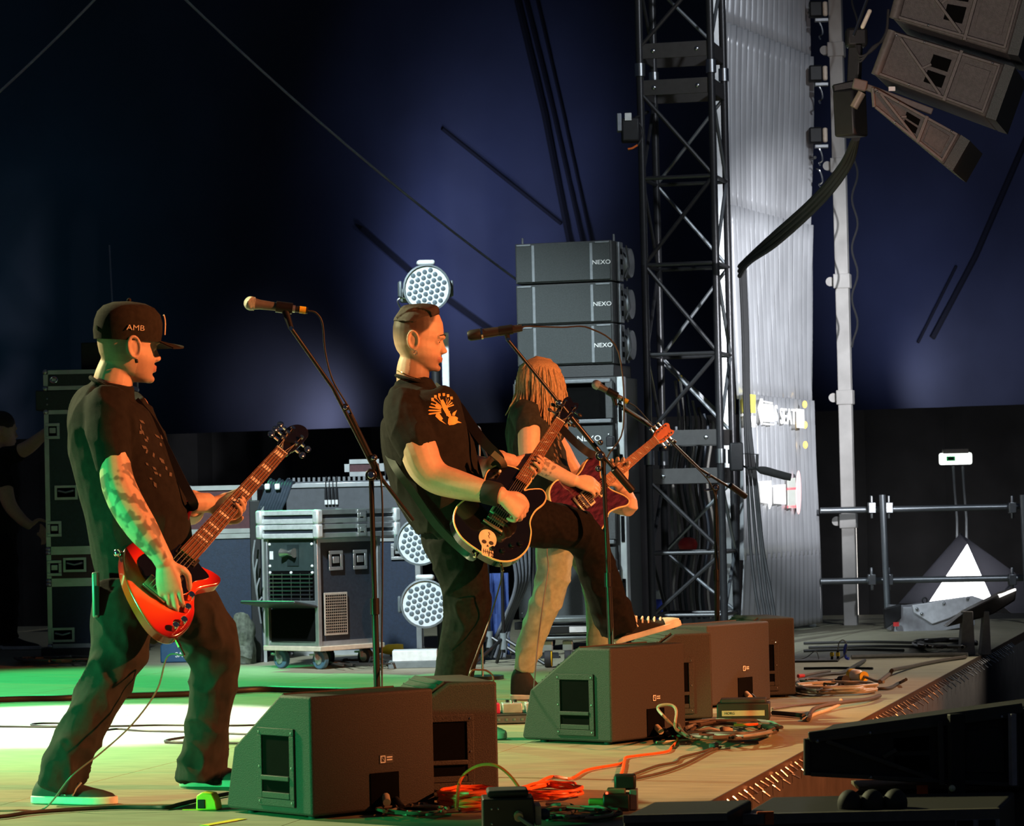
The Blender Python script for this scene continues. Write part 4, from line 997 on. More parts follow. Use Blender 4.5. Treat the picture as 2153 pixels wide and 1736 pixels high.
def guitar(name, label, M, L, outline, body_m, strings, joint, thick=.048, binding=None, inlay='bird', head='open', board=WOODN, side_m=None, frets=22, pick=None, nut_w=.043, end_w=.056, neck_m=None):
    t = thing(name, label, 'guitar' if 'bass' not in name else 'bass guitar', M=M)
    ol = smooth_outline(outline)
    body = MB().prism(ol, -thick, 0).build('body', body_m, t, True, bevel=.008, seg=3)
    if side_m: 
        MB().prism([(x * 1.004, y * 1.006) for x, y in ol], -thick * .92, -thick * .12).build('body_side', side_m, t, True)
    if binding: MB().tube([(x * .992, y * .99, -.003) for x, y in ol], .0045, 6, closed=True).build('binding', binding, t, True)
    zf = .018                                                     # top of the fretboard
    nm = neck_m or MAPLE
    rings = []
    for k in range(9):
        x = joint + (L - joint) * k / 8; w = (end_w + (nut_w - end_w) * (x - joint) / (L - joint)) / 2; dp = .024 - .004 * k / 8
        rings.append([Vector((x, w * math.cos(math.pi * j / 10), zf - .006 - dp * math.sin(math.pi * j / 10))) for j in range(11)])
    MB().loft(rings).build('neck', nm, t, True)
    xe = joint - .06
    wj = lambda x: (end_w + (nut_w - end_w) * (x - xe) / (L - xe)) / 2
    fb = MB().prism([(xe, -wj(xe)), (L, -wj(L)), (L, wj(L)), (xe, wj(xe))], zf - .006, zf).build('fretboard', board, t, True)
    for k in range(1, frets + 1):
        x = L - L / (2 ** (k / 12)); x = L * (1 - (1 - 2 ** (-k / 12)))
        x = L * 2 ** (-k / 12)
        if x < xe + .004: break
        MB().box((x, 0, zf + .0006), (.0024, 2 * wj(x), .0016)).build('fret', STRING, fb, True)
    for k in (3, 5, 7, 9, 12, 15, 17, 19) if inlay == 'bird' else (1, 3, 5, 7, 9, 12, 15, 17, 19):
        x = L * (2 ** (-k / 12) + 2 ** (-(k - 1) / 12)) / 2; gap = L * (2 ** (-(k - 1) / 12) - 2 ** (-k / 12))
        if x < xe + .01: continue
        if inlay == 'bird':
            b = MB(); g = min(gap * .42, .010)
            b.add([(x - g, .014, zf + .0008), (x + g * .2, .002, zf + .0008), (x + g * .9, -.012, zf + .0008), (x - g * .1, -.003, zf + .0008)], [(0, 1, 2, 3)])
            b.add([(x - g * .2, -.002, zf + .0008), (x + g, .006, zf + .0008), (x + g * .3, .0, zf + .0008)], [(0, 1, 2)])
            o = b.build('inlay', PEARL, fb, True)
        else:
            MB().box((x, 0, zf + .0004), (gap * .42, 2 * wj(x) * .66, .0010)).build('inlay', PEARL, fb, True)
    MB().box((L, 0, zf), (.005, nut_w, .006)).build('nut', PEARL, t, True)
    # headstock
    hs = Matrix.Translation((L, 0, zf - .003)) @ Matrix.Rotation(R(10), 4, 'Y')
    if head == 'bass':
        ho = [(0, -nut_w / 2), (.03, -nut_w / 2 - .004), (.06, -.034), (.13, -.036), (.185, -.030), (.205, -.004), (.19, .022), (.15, .040), (.10, .043), (.05, .036), (.02, .026), (0, nut_w / 2)]
        posts = [(.055, .026, 1), (.095, .028, 1), (.135, .026, 1), (.075, -.020, -1), (.125, -.020, -1)]; pr = .008
    else:
        ho = [(0, -nut_w / 2), (.02, -.030), (.05, -.036), (.10, -.034), (.14, -.036), (.165, -.026), (.15, -.006), (.168, .018), (.145, .034), (.10, .034), (.05, .036), (.02, .030), (0, nut_w / 2)]
        posts = [(.035, .024, 1), (.075, .024, 1), (.115, .023, 1), (.035, -.024, -1), (.075, -.024, -1), (.115, -.023, -1)]; pr = .005
    hp = MB().prism(smooth_outline(ho, 3), -.014, 0, hs).build('headstock', DARKGLOSS if head == 'bass' else (nm if head == 'maple' else body_m), t, True, bevel=.002)
    for (x, y, sd_) in posts:
        tp = MB().cyl(hs @ Vector((x, y, 0)), hs @ Vector((x, y, .016)), pr, n=10).build('tuner', CHROME, hp, True)
        MB().tube([hs @ Vector((x, y, -.012)), hs @ Vector((x, y + sd_ * .028, -.012))], .004 if head != 'bass' else .006, 8).build('tuner_shaft', CHROME, tp, True)
        rr = (.009, .013, .005) if head != 'bass' else (.017, .013, .006)
        MB().sphere(hs @ Vector((x, y + sd_ * (.036 if head != 'bass' else .044), -.012)), rr, 10, 6).build('tuner_key', BLACKM if head == 'open' else CHROME, tp, True)
    # bridge, pickups, strings
    ys0 = [(-.5 + k / (strings - 1)) * (end_w * .86) for k in range(strings)]; ysn = [(-.5 + k / (strings - 1)) * (nut_w * .80) for k in range(strings)]
    br = MB().box((0, 0, .008), (.022 if strings > 5 else .06, end_w * 1.45, .014)).build('bridge', mat('bridge_metal', (.45, .40, .30), .25, .9), t, True, bevel=.003)
    for k in range(strings): MB().box((.002, ys0[k], .017), (.012, .007, .006)).build('saddle', CHROME, br, True)
    for k, x in enumerate((.045, .135) if strings > 5 else (.09, .2)):
        if x > joint - .08 and strings > 5 and False: continue
        pf = MB().box((x, 0, .004), (.042, .088, .008)).build('pickup_ring', PICKF if strings > 5 else BLACKM, t, True, bevel=.003)
        MB().box((x, 0, .008), (.030, .068, .008)).build('pickup_coil', BLACKM, pf, True, bevel=.003)
    if strings > 5: MB().box((-.035, 0, .009), (.014, .095, .014)).build('tailpiece', MATS['bridge_metal'], t, True, bevel=.004)
    for k in range(strings):
        ht = [p for p in posts][min(k, len(posts) - 1)] if True else None
        order = sorted(posts, key=lambda p: (p[1] > 0, p[0] if p[1] > 0 else -p[0])) 
        hp_ = order[k] if k < len(order) else posts[-1]
        pts = [Vector((-.03 if strings > 5 else -.02, ys0[k], .015)), Vector((.0, ys0[k], .021)), Vector((L, ysn[k], zf + .0035)), hs @ Vector((hp_[0], hp_[1], .008))]
        MB().tube(pts, (.0008 if strings > 5 else .0013), 5).build('string', STRING, t, True)
    return t
SUNB = bpy.data.materials.new('red_burst_lacquer'); SUNB.use_nodes = True
_n = SUNB.node_tree.nodes; _l = SUNB.node_tree.links; _b = _n['Principled BSDF']
_tc = _n.new('ShaderNodeTexCoord'); _mp = _n.new('ShaderNodeMapping'); _mp.inputs['Location'].default_value = (-.30, 0, 0); _mp.inputs['Scale'].default_value = (3.4, 5.7, 2)
_g = _n.new('ShaderNodeTexGradient'); _g.gradient_type = 'SPHERICAL'
_mp.inputs['Location'].default_value = (-.18, 0, 0)
_r = _n.new('ShaderNodeValToRGB'); _r.color_ramp.elements[0].position = .0; _r.color_ramp.elements[0].color = (.10, .002, .001, 1); _r.color_ramp.elements[1].position = .55; _r.color_ramp.elements[1].color = (.85, .10, .012, 1)
e = _r.color_ramp.elements.new(.22); e.color = (.62, .018, .006, 1)
_l.new(_tc.outputs['Object'], _mp.inputs[0]); _l.new(_mp.outputs[0], _g.inputs[0]); _l.new(_g.outputs[0], _r.inputs[0]); _l.new(_r.outputs[0], _b.inputs['Base Color'])
_b.inputs['Roughness'].default_value = .2; _b.inputs['Coat Weight'].default_value = 1.0; _b.inputs['Coat Roughness'].default_value = .06
VIOLET = mat('violet_burst_lacquer', (.055, .012, .028), .15, 0, .7, 9, coat=1.0, stretch=(2, 7, 2))
BASS_OL = [(-.125, -.03), (-.14, -.10), (-.115, -.15), (-.05, -.166), (.02, -.152), (.075, -.118), (.115, -.104), (.155, -.122), (.195, -.145), (.226, -.136), (.226, -.10), (.212, -.06), (.215, -.034), (.215, .034), (.27, .06), (.34, .08), (.40, .098), (.422, .116), (.39, .137), (.31, .137), (.23, .127), (.17, .142), (.11, .170), (.05, .176), (-.01, .142), (-.07, .075)]
BM_ = neck_frame((330, 1240), (561, 957), 11.03, .864)
bass = guitar('bass_guitar', 'red sunburst five-string bass held by the bassist in the cap', BM_, .864, BASS_OL, SUNB, 5, .255, inlay='block', head='bass', nut_w=.047, end_w=.068, frets=20, neck_m=mat('pale_neck', (.62, .47, .33), .18, coat=.6))
MB().prism(smooth_outline([(.0, .03), (.02, -.05), (.08, -.085), (.13, -.075), (.19, -.105), (.205, -.06), (.212, -.036), (.212, .036), (.27, .07), (.33, .095), (.25, .10), (.15, .10), (.06, .12), (.02, .09)], 4), 0.0, .003).build('pickguard', DARKGLOSS, bass, True)
for (x, y) in ((.063, -.100), (.012, -.118), (-.043, -.137), (-.085, -.128)):
    p = Vector((x, y, 0)); MB().cyl(p, p + Vector((0, 0, .026)), .014, .012, 14).build('knob', CHROME, bass, True, bevel=.002)
MB().sphere((.035, .186, -.02), (.016, .016, .016), 10, 8).build('strap_button', CHROME, bass, True)
MB().tube([(-.09, -.15, -.025), (-.105, -.185, -.03)], .007, 8).build('jack_plug', GOLD, bass, True)
MB().tube([(-.105, -.185, -.03), (-.118, -.215, -.035)], .005, 8).build('jack_sleeve', BLACKM, bass, True)
LP_OL = [(-.175, 0), (-.165, -.09), (-.115, -.15), (-.03, -.172), (.05, -.152), (.10, -.122), (.16, -.116), (.22, -.130), (.262, -.122), (.278, -.09), (.245, -.05), (.225, -.03), (.30, -.030), (.302, .03), (.292, .07), (.262, .118), (.20, .142), (.13, .128), (.08, .127), (.02, .152), (-.05, .168), (-.12, .145), (-.165, .085)]
GM_ = neck_frame((1042, 1096), (1178, 888), 13.40, .635)
lead = guitar('electric_guitar', 'black single-cut electric guitar with a skull sticker, played by the short-haired guitarist', GM_, .635, LP_OL, DARKGLOSS, 6, .30, binding=CREAM, head='open', board=mat('rosewood_lit', (.24, .085, .03), .4, 0, .25, 60, stretch=(1, 8, 8)), neck_m=mat('mahogany_neck', (.22, .09, .035), .35))  # board in a lighter rosewood than the default
# toggle switch, knobs, sticker
MB().cyl((.205, .095, 0), (.205, .095, .02), .005, n=8).build('toggle_switch', GOLD, lead, True)
MB().sphere((.215, .098, .024), (.009, .007, .007), 8, 6).build('toggle_tip', PEARL, lead, True)
for (x, y) in ((-.06, -.11), (-.11, -.09), (-.03, -.135), (-.13, -.05)):
    MB().cyl((x, y, 0), (x, y, .012), .012, .010, 12).build('knob', DARKGLOSS, lead, True, bevel=.002)
def skull_sticker(t, c, sz, rot):
    M = Matrix.Translation((*c, .0006)) @ Matrix.Rotation(rot, 4, 'Z') @ Matrix.Scale(sz, 4)
    PS = mat('sticker_ink', (.80, .60, .42), .6); PD = mat('sticker_dark', (.02, .015, .012), .6)
    sk = [(-.38, .1), (-.40, .35), (-.28, .62), (0, .74), (.28, .62), (.40, .35), (.38, .1), (.30, -.08), (.26, -.18), (.27, -.45), (.20, -.62), (-.20, -.62), (-.27, -.45), (-.26, -.18), (-.30, -.08)]
    base_ = MB().prism(smooth_outline(sk, 3), 0, .012, M).build('sticker', PS, t, True, smooth=False)
    def pc(nm, pts, z=.02, m_=PD): MB().prism(pts, .012, z, M).build(nm, m_, base_, True, smooth=False)
    ell = lambda cx, cy, rx, ry, n=12: [(cx + rx * math.cos(2 * math.pi * k / n), cy + ry * math.sin(2 * math.pi * k / n)) for k in range(n)]
    pc('sticker_eye', ell(-.16, .08, .11, .10)); pc('sticker_eye', ell(.16, .08, .11, .10))
    pc('sticker_nose', [(0, -.02), (.06, -.14), (-.06, -.14)])
    for k in range(5): pc('sticker_tooth_gap', [(-.18 + k * .09 - .012, -.28), (-.18 + k * .09 + .012, -.28), (-.18 + k * .09 + .012, -.50), (-.18 + k * .09 - .012, -.50)])
    pc('sticker_mouth_line', [(-.21, -.38), (.21, -.38), (.21, -.41), (-.21, -.41)])
    pc('sticker_crack', [(.05, .62), (.10, .50), (.04, .42), (.09, .30), (.07, .30), (.01, .42), (.07, .50), (.02, .62)])
    me = text_mesh('12', .30, .01); me.transform(M @ Matrix.Translation((.14, -.52, .018))); link('sticker_number', me, PD, base_, False)
skull_sticker(lead, (-.122, -.022), .096, R(-82) + R(18))
MB().tube([(-.172, .0, -.02), (-.20, -.005, -.02)], .006, 8).build('strap_button', CHROME, lead, True)
MB().tube([(-.15, -.11, -.024), (-.175, -.135, -.026)], .006, 8).build('jack_plug', GOLD, lead, True)
DC_OL = [(-.18, 0), (-.165, -.09), (-.11, -.15), (-.03, -.168), (.05, -.148), (.10, -.126), (.16, -.136), (.22, -.157), (.252, -.146), (.246, -.11), (.212, -.06), (.20, -.03), (.20, .03), (.222, .06), (.262, .10), (.29, .125), (.275, .147), (.20, .147), (.13, .126), (.08, .122), (.02, .147), (-.05, .167), (-.12, .147), (-.165, .085)]
VM_ = neck_frame((1224, 1056), (1384, 928), 16.08, .635)
violet = guitar('electric_guitar', 'glossy violet double-cut electric guitar played by the long-haired guitarist', VM_, .635, DC_OL, VIOLET, 6, .25, binding=CREAM, head='maple', side_m=mat('amber_side', (.62, .30, .08), .25, coat=.8), board=mat('rosewood_pale', (.33, .14, .06), .4, 0, .2, 60, stretch=(1, 8, 8)), neck_m=mat('amber_neck', (.68, .20, .05), .2, coat=.8))
for (x, y) in ((-.10, -.09), (-.06, -.12), (-.13, -.05)):
    MB().cyl((x, y, 0), (x, y, .014), .012, .010, 12).build('knob', mat('amber_knob', (.6, .25, .06), .2), violet, True)
# ================================================================== PEOPLE
def evaluated(mb, voxel, smooth_it, dec=None):
    me = mb.mesh('tmp'); bm = bmesh.new(); bm.from_mesh(me); bmesh.ops.recalc_face_normals(bm, faces=bm.faces); bm.to_mesh(me); bm.free()
    o = bpy.data.objects.new('tmp', me); col.objects.link(o)
    m = o.modifiers.new('r', 'REMESH'); m.mode = 'VOXEL'; m.voxel_size = voxel
    if smooth_it: sm = o.modifiers.new('s', 'SMOOTH'); sm.factor = .5; sm.iterations = smooth_it
    if dec: dm = o.modifiers.new('d', 'DECIMATE'); dm.ratio = dec
    dg = bpy.context.evaluated_depsgraph_get(); out = bpy.data.meshes.new_from_object(o.evaluated_get(dg))
    bpy.data.objects.remove(o); bpy.data.meshes.remove(me)
    return out
def organic(name, mb, voxel, it, m, parent, wrinkle=None, paint=None, dec=None):
    me = evaluated(mb, voxel, it, dec)
    if wrinkle:
        me.update()
        nr = [v.normal.copy() for v in me.vertices]
        for v, n in zip(me.vertices, nr): v.co = v.co + n * wrinkle(v.co, n)
    bv = BVHTree.FromPolygons([v.co.copy() for v in me.vertices], [tuple(p.vertices) for p in me.polygons])
    if paint:
        a = me.color_attributes.new('tone', 'FLOAT_COLOR', 'POINT'); buf = []
        for v in me.vertices: buf += [*paint(v.co), 1.0]
        a.data.foreach_set('color', buf)
    me.transform(ROOT[parent.name].inverted()); me.name = name
    o = link(name, me, m, parent, True, 80)
    return o, bv
def limb(mb, spec, D, n=18, sub=4, e=2.0, capk=.5):
    """spec: (px, py, depth offset, half thickness in px across the picture, half thickness in m along the view)"""
    pts = [P(a[0], a[1], D + a[2]) for a in spec]
    ra = [a[3] / S(D + a[2]) for a in spec]; rb = [(a[4] if len(a) > 4 else a[3] / S(D + a[2])) for a in spec]
    pack = catmull(pts, sub); rr = catmull([Vector((x, y, 0)) for x, y in zip(ra, rb)], sub)
    m = len(pack); rings = []; first = last = None
    for i, p in enumerate(pack):
        tg = (pack[min(i + 1, m - 1)] - pack[max(i - 1, 0)]).normalized()
        v = (p - CM.translation).normalized()
        u = tg.cross(v); u.normalize(); w = u.cross(tg).normalized()
        def ring(c, k):
            out = []
            for j in range(n):
                ct, st = math.cos(2 * math.pi * j / n), math.sin(2 * math.pi * j / n)
                ct = math.copysign(abs(ct) ** (2 / e), ct); st = math.copysign(abs(st) ** (2 / e), st)
                out.append(c + (u * ct * rr[i].x + w * st * rr[i].y) * k)
            return out
        if i == 0 and capk: rings.append(ring(p - tg * min(rr[i].x, rr[i].y) * capk, .6))
        rings.append(ring(p, 1))
        if i == m - 1 and capk: rings.append(ring(p + tg * min(rr[i].x, rr[i].y) * capk, .6))
    return mb.loft(rings)
def hand(mb, Wp, f, n, ts, L=1.0, curls=None, spread=.0, thumb=None, flen=(.95, 1.06, 1.0, .82)):
    f = f.normalized(); n = (n - f * n.dot(f)).normalized(); ts_ = ts - f * ts.dot(f); ts_ = (ts_ - n * ts_.dot(n)).normalized(); ts = ts_
    rings = []; N = 16
    for (tt, w, th) in ((-.012, .024, .019), (.0, .027, .020), (.03, .036, .021), (.065, .042, .018), (.092, .041, .014), (.102, .036, .010)):
        c = Wp + f * tt * L
        rings.append([c + (ts * math.cos(2 * math.pi * j / N) * w + n * math.sin(2 * math.pi * j / N) * th) * L for j in range(N)])
    mb.loft(rings)
    for i in range(4):
        c = curls[i] if curls else (.5, .6, .4)
        b = Wp + (f * (.088 - (.004 if i in (0, 3) else 0) - (.006 if i == 3 else 0)) + ts * (.0315 - .021 * i)) * L
        A = 0; pts = [b - f * .01 * L, b]; rs = [.0098 * L, .0098 * L]
        for k, ln in enumerate((.045, .028, .022)):
            A += c[k]
            dr = (f + ts * spread * (1.5 - i)).normalized() * math.cos(A) + n * math.sin(A)
            pts.append(pts[-1] + dr * ln * L * flen[i]); rs.append((.0088, .0080, .0062)[k] * L)
        q = catmull(pts, 3); rq = [rs[min(len(rs) - 1, int(k / 3))] for k in range(len(q))]
        mb.tube(q, rq, 10); mb.sphere(q[-1], .0066 * L, 8, 6)
    tb = Wp + (f * .022 + ts * .028 + n * .006) * L
    d1, d2, d3 = thumb or ((f * .6 + ts * .8), (f * .9 + ts * .3), (f + ts * .0))
    pts = [Wp + f * .008 * L + ts * .012 * L, tb]; rs = [.016 * L, .0145 * L]
    for dr, ln, r_ in ((d1, .042, .0115), (d2, .032, .0105), (d3, .024, .0078)):
        pts.append(pts[-1] + dr.normalized() * ln * L); rs.append(r_ * L)
    q = catmull(pts, 3); rq = [rs[min(len(rs) - 1, int(k / 3))] for k in range(len(q))]
    mb.tube(q, rq, 10); mb.sphere(q[-1], .0082 * L, 8, 6)
    return mb
HEADT = [(.120, -.030, .015, .018), (.113, -.058, .045, .044), (.096, -.082, .070, .062), (.066, -.097, .086, .073), (.035, -.100, .092, .077), (.012, -.098, .092, .077), (-.006, -.095, .083, .075), (-.030, -.088, .085, .0745), (-.050, -.078, .087, .067), (-.070, -.060, .086, .060), (-.088, -.038, .083, .052), (-.104, -.006, .085, .040), (-.116, .030, .076, .022)]
def head_ring(row, n=28, off=0.0):
    z, xb, xf, hw = row; cx = (xb + xf) / 2; rx = (xf - xb) / 2 + off; out = []
    for j in range(n):
        a = 2 * math.pi * j / n; ct, st = math.cos(a), math.sin(a)
        x = cx + rx * math.copysign(abs(ct) ** .85, ct); y = (hw + off) * math.copysign(abs(st) ** .9, st) * (1 - .14 * max(0, ct) ** 1.5)
        out.append(Vector((x, y, z)))
    return out
def head(mb, M):
    h = MB(); h.loft([head_ring(r) for r in HEADT])
    nr = []
    for (z, xt, w) in ((.014, .0905, .006), (.002, .0925, .0075), (-.012, .0985, .009), (-.026, .1065, .0105), (-.036, .1130, .0125), (-.042, .1125, .0135), (-.048, .1030, .0125), (-.053, .0900, .009)):
        nr.append([Vector((xt, 0, z)), Vector((xt - .0025, w * .55, z)), Vector((xt - .010, w, z)), Vector((.070, w * 1.5, z)), Vector((.060, 0, z)), Vector((.070, -w * 1.5, z)), Vector((xt - .010, -w, z)), Vector((xt - .0025, -w * .55, z))])
    h.loft(nr)
    for sy in (-1, 1):
        h.sphere((.094, sy * .012, -.041), (.011, .008, .008), 10, 8)
        h.tube([(.092, sy * .006, .012), (.090, sy * .024, .016), (.078, sy * .046, .012)], [.009, .010, .008], 8)
        h.sphere((.071, sy * .031, -.004), (.014, .016, .012), 10, 8)
        ear = [(-.012 + .020 * math.cos(a) * 1.0 - .004 * math.sin(a), sy * (.079 + .008), -.008 + .033 * math.sin(a)) for a in [2 * math.pi * k / 14 for k in range(14)]]
        h.tube(ear, .0055, 7, closed=True)
        h.sphere((-.012, sy * .079, -.010), (.018, .008, .029), 10, 8)
        h.sphere((-.004, sy * .082, -.040), (.009, .006, .011), 8, 6)
    h.tube([(.083, -.024, -.068), (.091, -.010, -.0655), (.0925, 0, -.067), (.091, .010, -.0655), (.083, .024, -.068)], [.003, .006, .006, .006, .003], 8)
    h.tube([(.082, -.022, -.073), (.089, -.010, -.0765), (.0905, 0, -.077), (.089, .010, -.0765), (.082, .022, -.073)], [.003, .0065, .007, .0065, .003], 8)
    h.sphere((.076, 0, -.104), (.018, .022, .014), 10, 8)
    h.xf(M); mb.add(h.v, h.f)
def head_M(px, D, fwd, up, k): 
    ex = fwd.normalized(); ez = (up - ex * up.dot(ex)).normalized(); ey = ez.cross(ex)
    return frame(ex, ey, ez, P(*px, D)) @ Matrix.Scale(k, 4)
SKIN = (.62, .40, .29)
SKINM = mat('skin', SKIN, .5, 0, .06, 60, .05, 300, attr='tone', spec=.35)
def lerp3(a, b, t): return tuple(x + (y - x) * t for x, y in zip(a, b))
def sstep(a, b, x):
    t = max(0.0, min(1.0, (x - a) / (b - a))); return t * t * (3 - 2 * t)
def face_bits(t, M, brow=(.03, .02, .012), sides=(-1, 1), lid=True):
    for sy in sides:
        e = MB().sphere(M @ Vector((.0715, sy * .0315, -.0035)), .0122 * M.to_scale().x, 12, 8).build('eye', mat('eye_white', (.55, .50, .45), .25), t)
        MB().sphere(M @ Vector((.0800, sy * .0335, -.006)), .0045 * M.to_scale().x, 10, 6).build('iris', mat('eye_dark', (.03, .02, .015), .2), e)
        MB().tube([M @ Vector(p) for p in ((.098, sy * .012, .018), (.096, sy * .026, .023), (.083, sy * .047, .018))], [.0022, .0032, .002], 6).build('eyebrow', mat('brow_hair', brow, .8), t)
        if lid: MB().tube([M @ Vector(p) for p in ((.084, sy * .019, .0), (.0865, sy * .031, .003), (.078, sy * .044, -.001))], [.0014, .0018, .0014], 6).build('eyelid', mat('lid_skin', (.36, .21, .15), .5), t)
def fold(freq, amp, axis=None, seed=0.0, fine=.35):
    def fn(co, n):
        v = Vector((co.x * freq[0], co.y * freq[1], co.z * freq[2])) + Vector((seed, seed * .7, seed * 1.3))
        a = noise.noise(v); b = noise.noise(v * 2.3 + Vector((5, 3, 1)))
        r_ = 1 - abs(a) * 2.2
        return amp * (max(0, r_) ** 2 * .9 + b * fine - .35)
    return fn
def shoe(parent, M, L=.30, upper=None, sole=None, cap=None, lace=True, stripes=None, high=0.0, lacem=None):
    """local x heel to toe, z up, origin under the heel"""
    k = L / .30
    rows = [(.0, .026, .055 + high), (.012, .034, .075 + high), (.045, .039, .088 + high), (.085, .040, .092 + high * .9), (.12, .042, .084 + high * .35), (.165, .046, .066), (.21, .049, .054), (.25, .046, .046), (.28, .034, .038), (.298, .012, .028)]
    rings = []
    for (x, w, h) in rows:
        rg = []
        for j in range(14):
            a = math.pi * j / 13
            rg.append(Vector((x * k, w * k * math.cos(a), .018 + (h - .018) * max(0, math.sin(a)) ** .8)))
        rg.append(Vector((x * k, 0, .016))); rings.append([M @ p for p in rg])
    up = MB().loft(rings).build('shoe', upper, parent, label=None)
    so = []
    ol = smooth_outline([(-.006, 0), (.0, -.032), (.05, -.043), (.12, -.043), (.19, -.052), (.25, -.050), (.292, -.028), (.308, 0), (.292, .028), (.25, .050), (.19, .052), (.12, .043), (.05, .043), (.0, .032)], 3)
    MB().prism([(x * k, y * k) for x, y in ol], 0.0, .026, M).build('sole', sole, up, bevel=.004)
    if cap:
        rr = []
        for (x, w, h) in [(.235, .0485, .052), (.255, .046, .048), (.28, .036, .040), (.303, .014, .030)]:
            rr.append([M @ Vector((x * k, w * k * 1.04 * math.cos(math.pi * j / 13), .018 + (h - .014) * max(0, math.sin(math.pi * j / 13)) ** .8)) for j in range(14)] + [M @ Vector((x * k, 0, .014))])
        MB().loft(rr).build('toe_cap', cap, up)
    if lace:
        for q in range(5):
            x = (.115 + q * .025) * k; h = .090 - q * .0085
            for sy in (-1, 1):
                MB().tube([M @ Vector((x, sy * .034, h - .022)), M @ Vector((x + .008, sy * .016, h - .003)), M @ Vector((x + .012, 0, h + .003))], .0042, 6).build('lace', lacem, up)
        for sy in (-1, 1):
            MB().tube(catmull([M @ Vector(p) for p in ((.112, 0, .094), (.100, sy * .02, .106), (.118, sy * .034, .098), (.112, sy * .046, .068), (.118, sy * .05, .05))], 3), .0042, 6).build('lace', lacem, up)
    if stripes:
        for q in range(3):
            x = (.11 + q * .028) * k
            MB().tube([M @ Vector((x, -.046, .03)), M @ Vector((x + .012, -.042, .055)), M @ Vector((x + .026, -.030, .074))], .0045, 6).build('stripe', stripes, up)
    return up
BLACKT = mat('black_cotton', (.017, .0155, .015), .9, 0, .2, 40, .3, 500, spec=.12)
JEANB = mat('black_denim', (.010, .0092, .0092), .88, 0, .3, 60, .35, 700, spec=.12)
JEANG = mat('charcoal_denim', (.032, .029, .028), .88, 0, .14, 30, .35, 700, spec=.12)
SOLEW = mat('white_rubber', (.70, .68, .62), .6)
def ribbon(name, pts, w, th, m, parent, up=None):
    q = catmull(pts, 6); b = MB(); rings = []
    for i, p in enumerate(q):
        tg = (q[min(i + 1, len(q) - 1)] - q[max(i - 1, 0)]).normalized()
        s_ = tg.cross(up[0] if up else VIEW).normalized() if True else None
        nn = s_.cross(tg).normalized()
        rings.append([p + s_ * w / 2 + nn * th, p - s_ * w / 2 + nn * th, p - s_ * w / 2 - nn * th, p + s_ * w / 2 - nn * th])
    return b.loft(rings).build(name, m, parent)
def collar_ring(parent, pa, pb, D, rd):
    a, b_ = P(*pa, D), P(*pb, D); c = (a + b_) / 2; u = (b_ - a) / 2
    MB().tube([c + u * math.cos(2 * math.pi * k / 24) + VIEW * rd * math.sin(2 * math.pi * k / 24) for k in range(24)], .0075, 7, closed=True).build('collar', BLACKT, parent)
# ------------------------------------------------------------------ 1. bassist
D = 11.3
root = G(270, 1675); 
bp_ = thing('person', 'tattooed bass player in a black cap, T-shirt and charcoal jeans', 'person', (P(270, 1200, D).x, D, 0))
hm = head_M((269, 724), D, IMR * .88 + VIEW * .46 - IMU * .05, IMU + IMR * .03, 1.12)
b = MB(); head(b, hm)
limb(b, [(254, 748, 0, 34, .056), (246, 770, 0, 38, .062), (238, 800, 0, 42, .072), (234, 832, 0, 42, .080), (234, 870, 0, 62, .15), (245, 940, 0, 82, .17), (270, 1040, 0, 90, .155), (296, 1140, 0, 84, .15)], D)
limb(b, [(222, 850, -.13, 34), (232, 905, -.20, 34), (240, 965, -.23, 33), (248, 1015, -.25, 36), (268, 1062, -.27, 37), (298, 1110, -.29, 34), (324, 1147, -.30, 26), (338, 1168, -.305, 22), (346, 1182, -.305, 21)], D)
wr = P(347, 1180, D - .305)
hf = (IMR * .16 - IMU * 1.0 + VIEW * .05).normalized()
hand(b, wr, hf, VIEW, IMR, 1.06, curls=[(.15, .45, .5), (.1, .35, .4), (.15, .40, .4), (.25, .55, .5)], thumb=(IMR * .9 - IMU * .5 + VIEW * .2, -IMU + IMR * .25 + VIEW * .3, -IMU + VIEW * .3))
# fretting arm and hand
ex, ey, ez = (BM_.to_3x3().col[i].normalized() for i in range(3))
def gp(M, x, y, z): return M @ Vector((x, y, z))
fw = gp(BM_, .50, .072, -.044)
b2 = MB().tube(catmull([P(275, 855, D + .13), P(310, 940, D + .24), P(345, 1030, D + .30), P(395, 1075, D + .30), fw - ex * .05 + ey * .04, fw], 4), [.062] * 5 + [.055] * 4 + [.052] * 4 + [.050] * 4 + [.036] * 4 , 14)
b.add(b2.v, b2.f)
hand(b, fw, (-ey * 1.0 + ex * .25 - ez * .05), ez, ex, 1.04, curls=[(1.0, .95, .5), (1.1, .95, .5), (1.15, 1.0, .5), (.75, .5, .3)], spread=.12, thumb=(ex * .6 - ey * .35 + ez * .3, ex * .8 - ey * .35 + ez * .2, ex - ey * .2))
elb = P(246, 1000, D - .25); hnd = P(355, 1195, D - .3); HMI = hm.inverted()
def paint_bass(co):
    h = HMI @ co; c = SKIN
    if co.z > 1.30 and abs(h.z) < .14 and abs(h.y) < .12:
        if h.z < -.03 and h.x > .01: c = lerp3(c, (.20, .12, .085), .45 * sstep(-.03, -.06, h.z))
        if abs(h.z + .071) < .010 and h.x > .078: c = (.42, .20, .16)
        if h.z > -.055 and h.x < -.02 and h.z < .03: c = lerp3(c, (.30, .20, .15), .35)
    dd = (co - elb).dot(hnd - elb) / (hnd - elb).length_squared
    if -.05 < dd < .92 and co.y < D - .1 and co.z < 1.25:
        v = noise.noise(co * 24.0) + .6 * noise.noise(co * 55.0 + Vector((3, 1, 7)))
        if v > -.02: c = lerp3(c, (.10, .075, .06), .75 * sstep(-.02, .22, v))
    return c
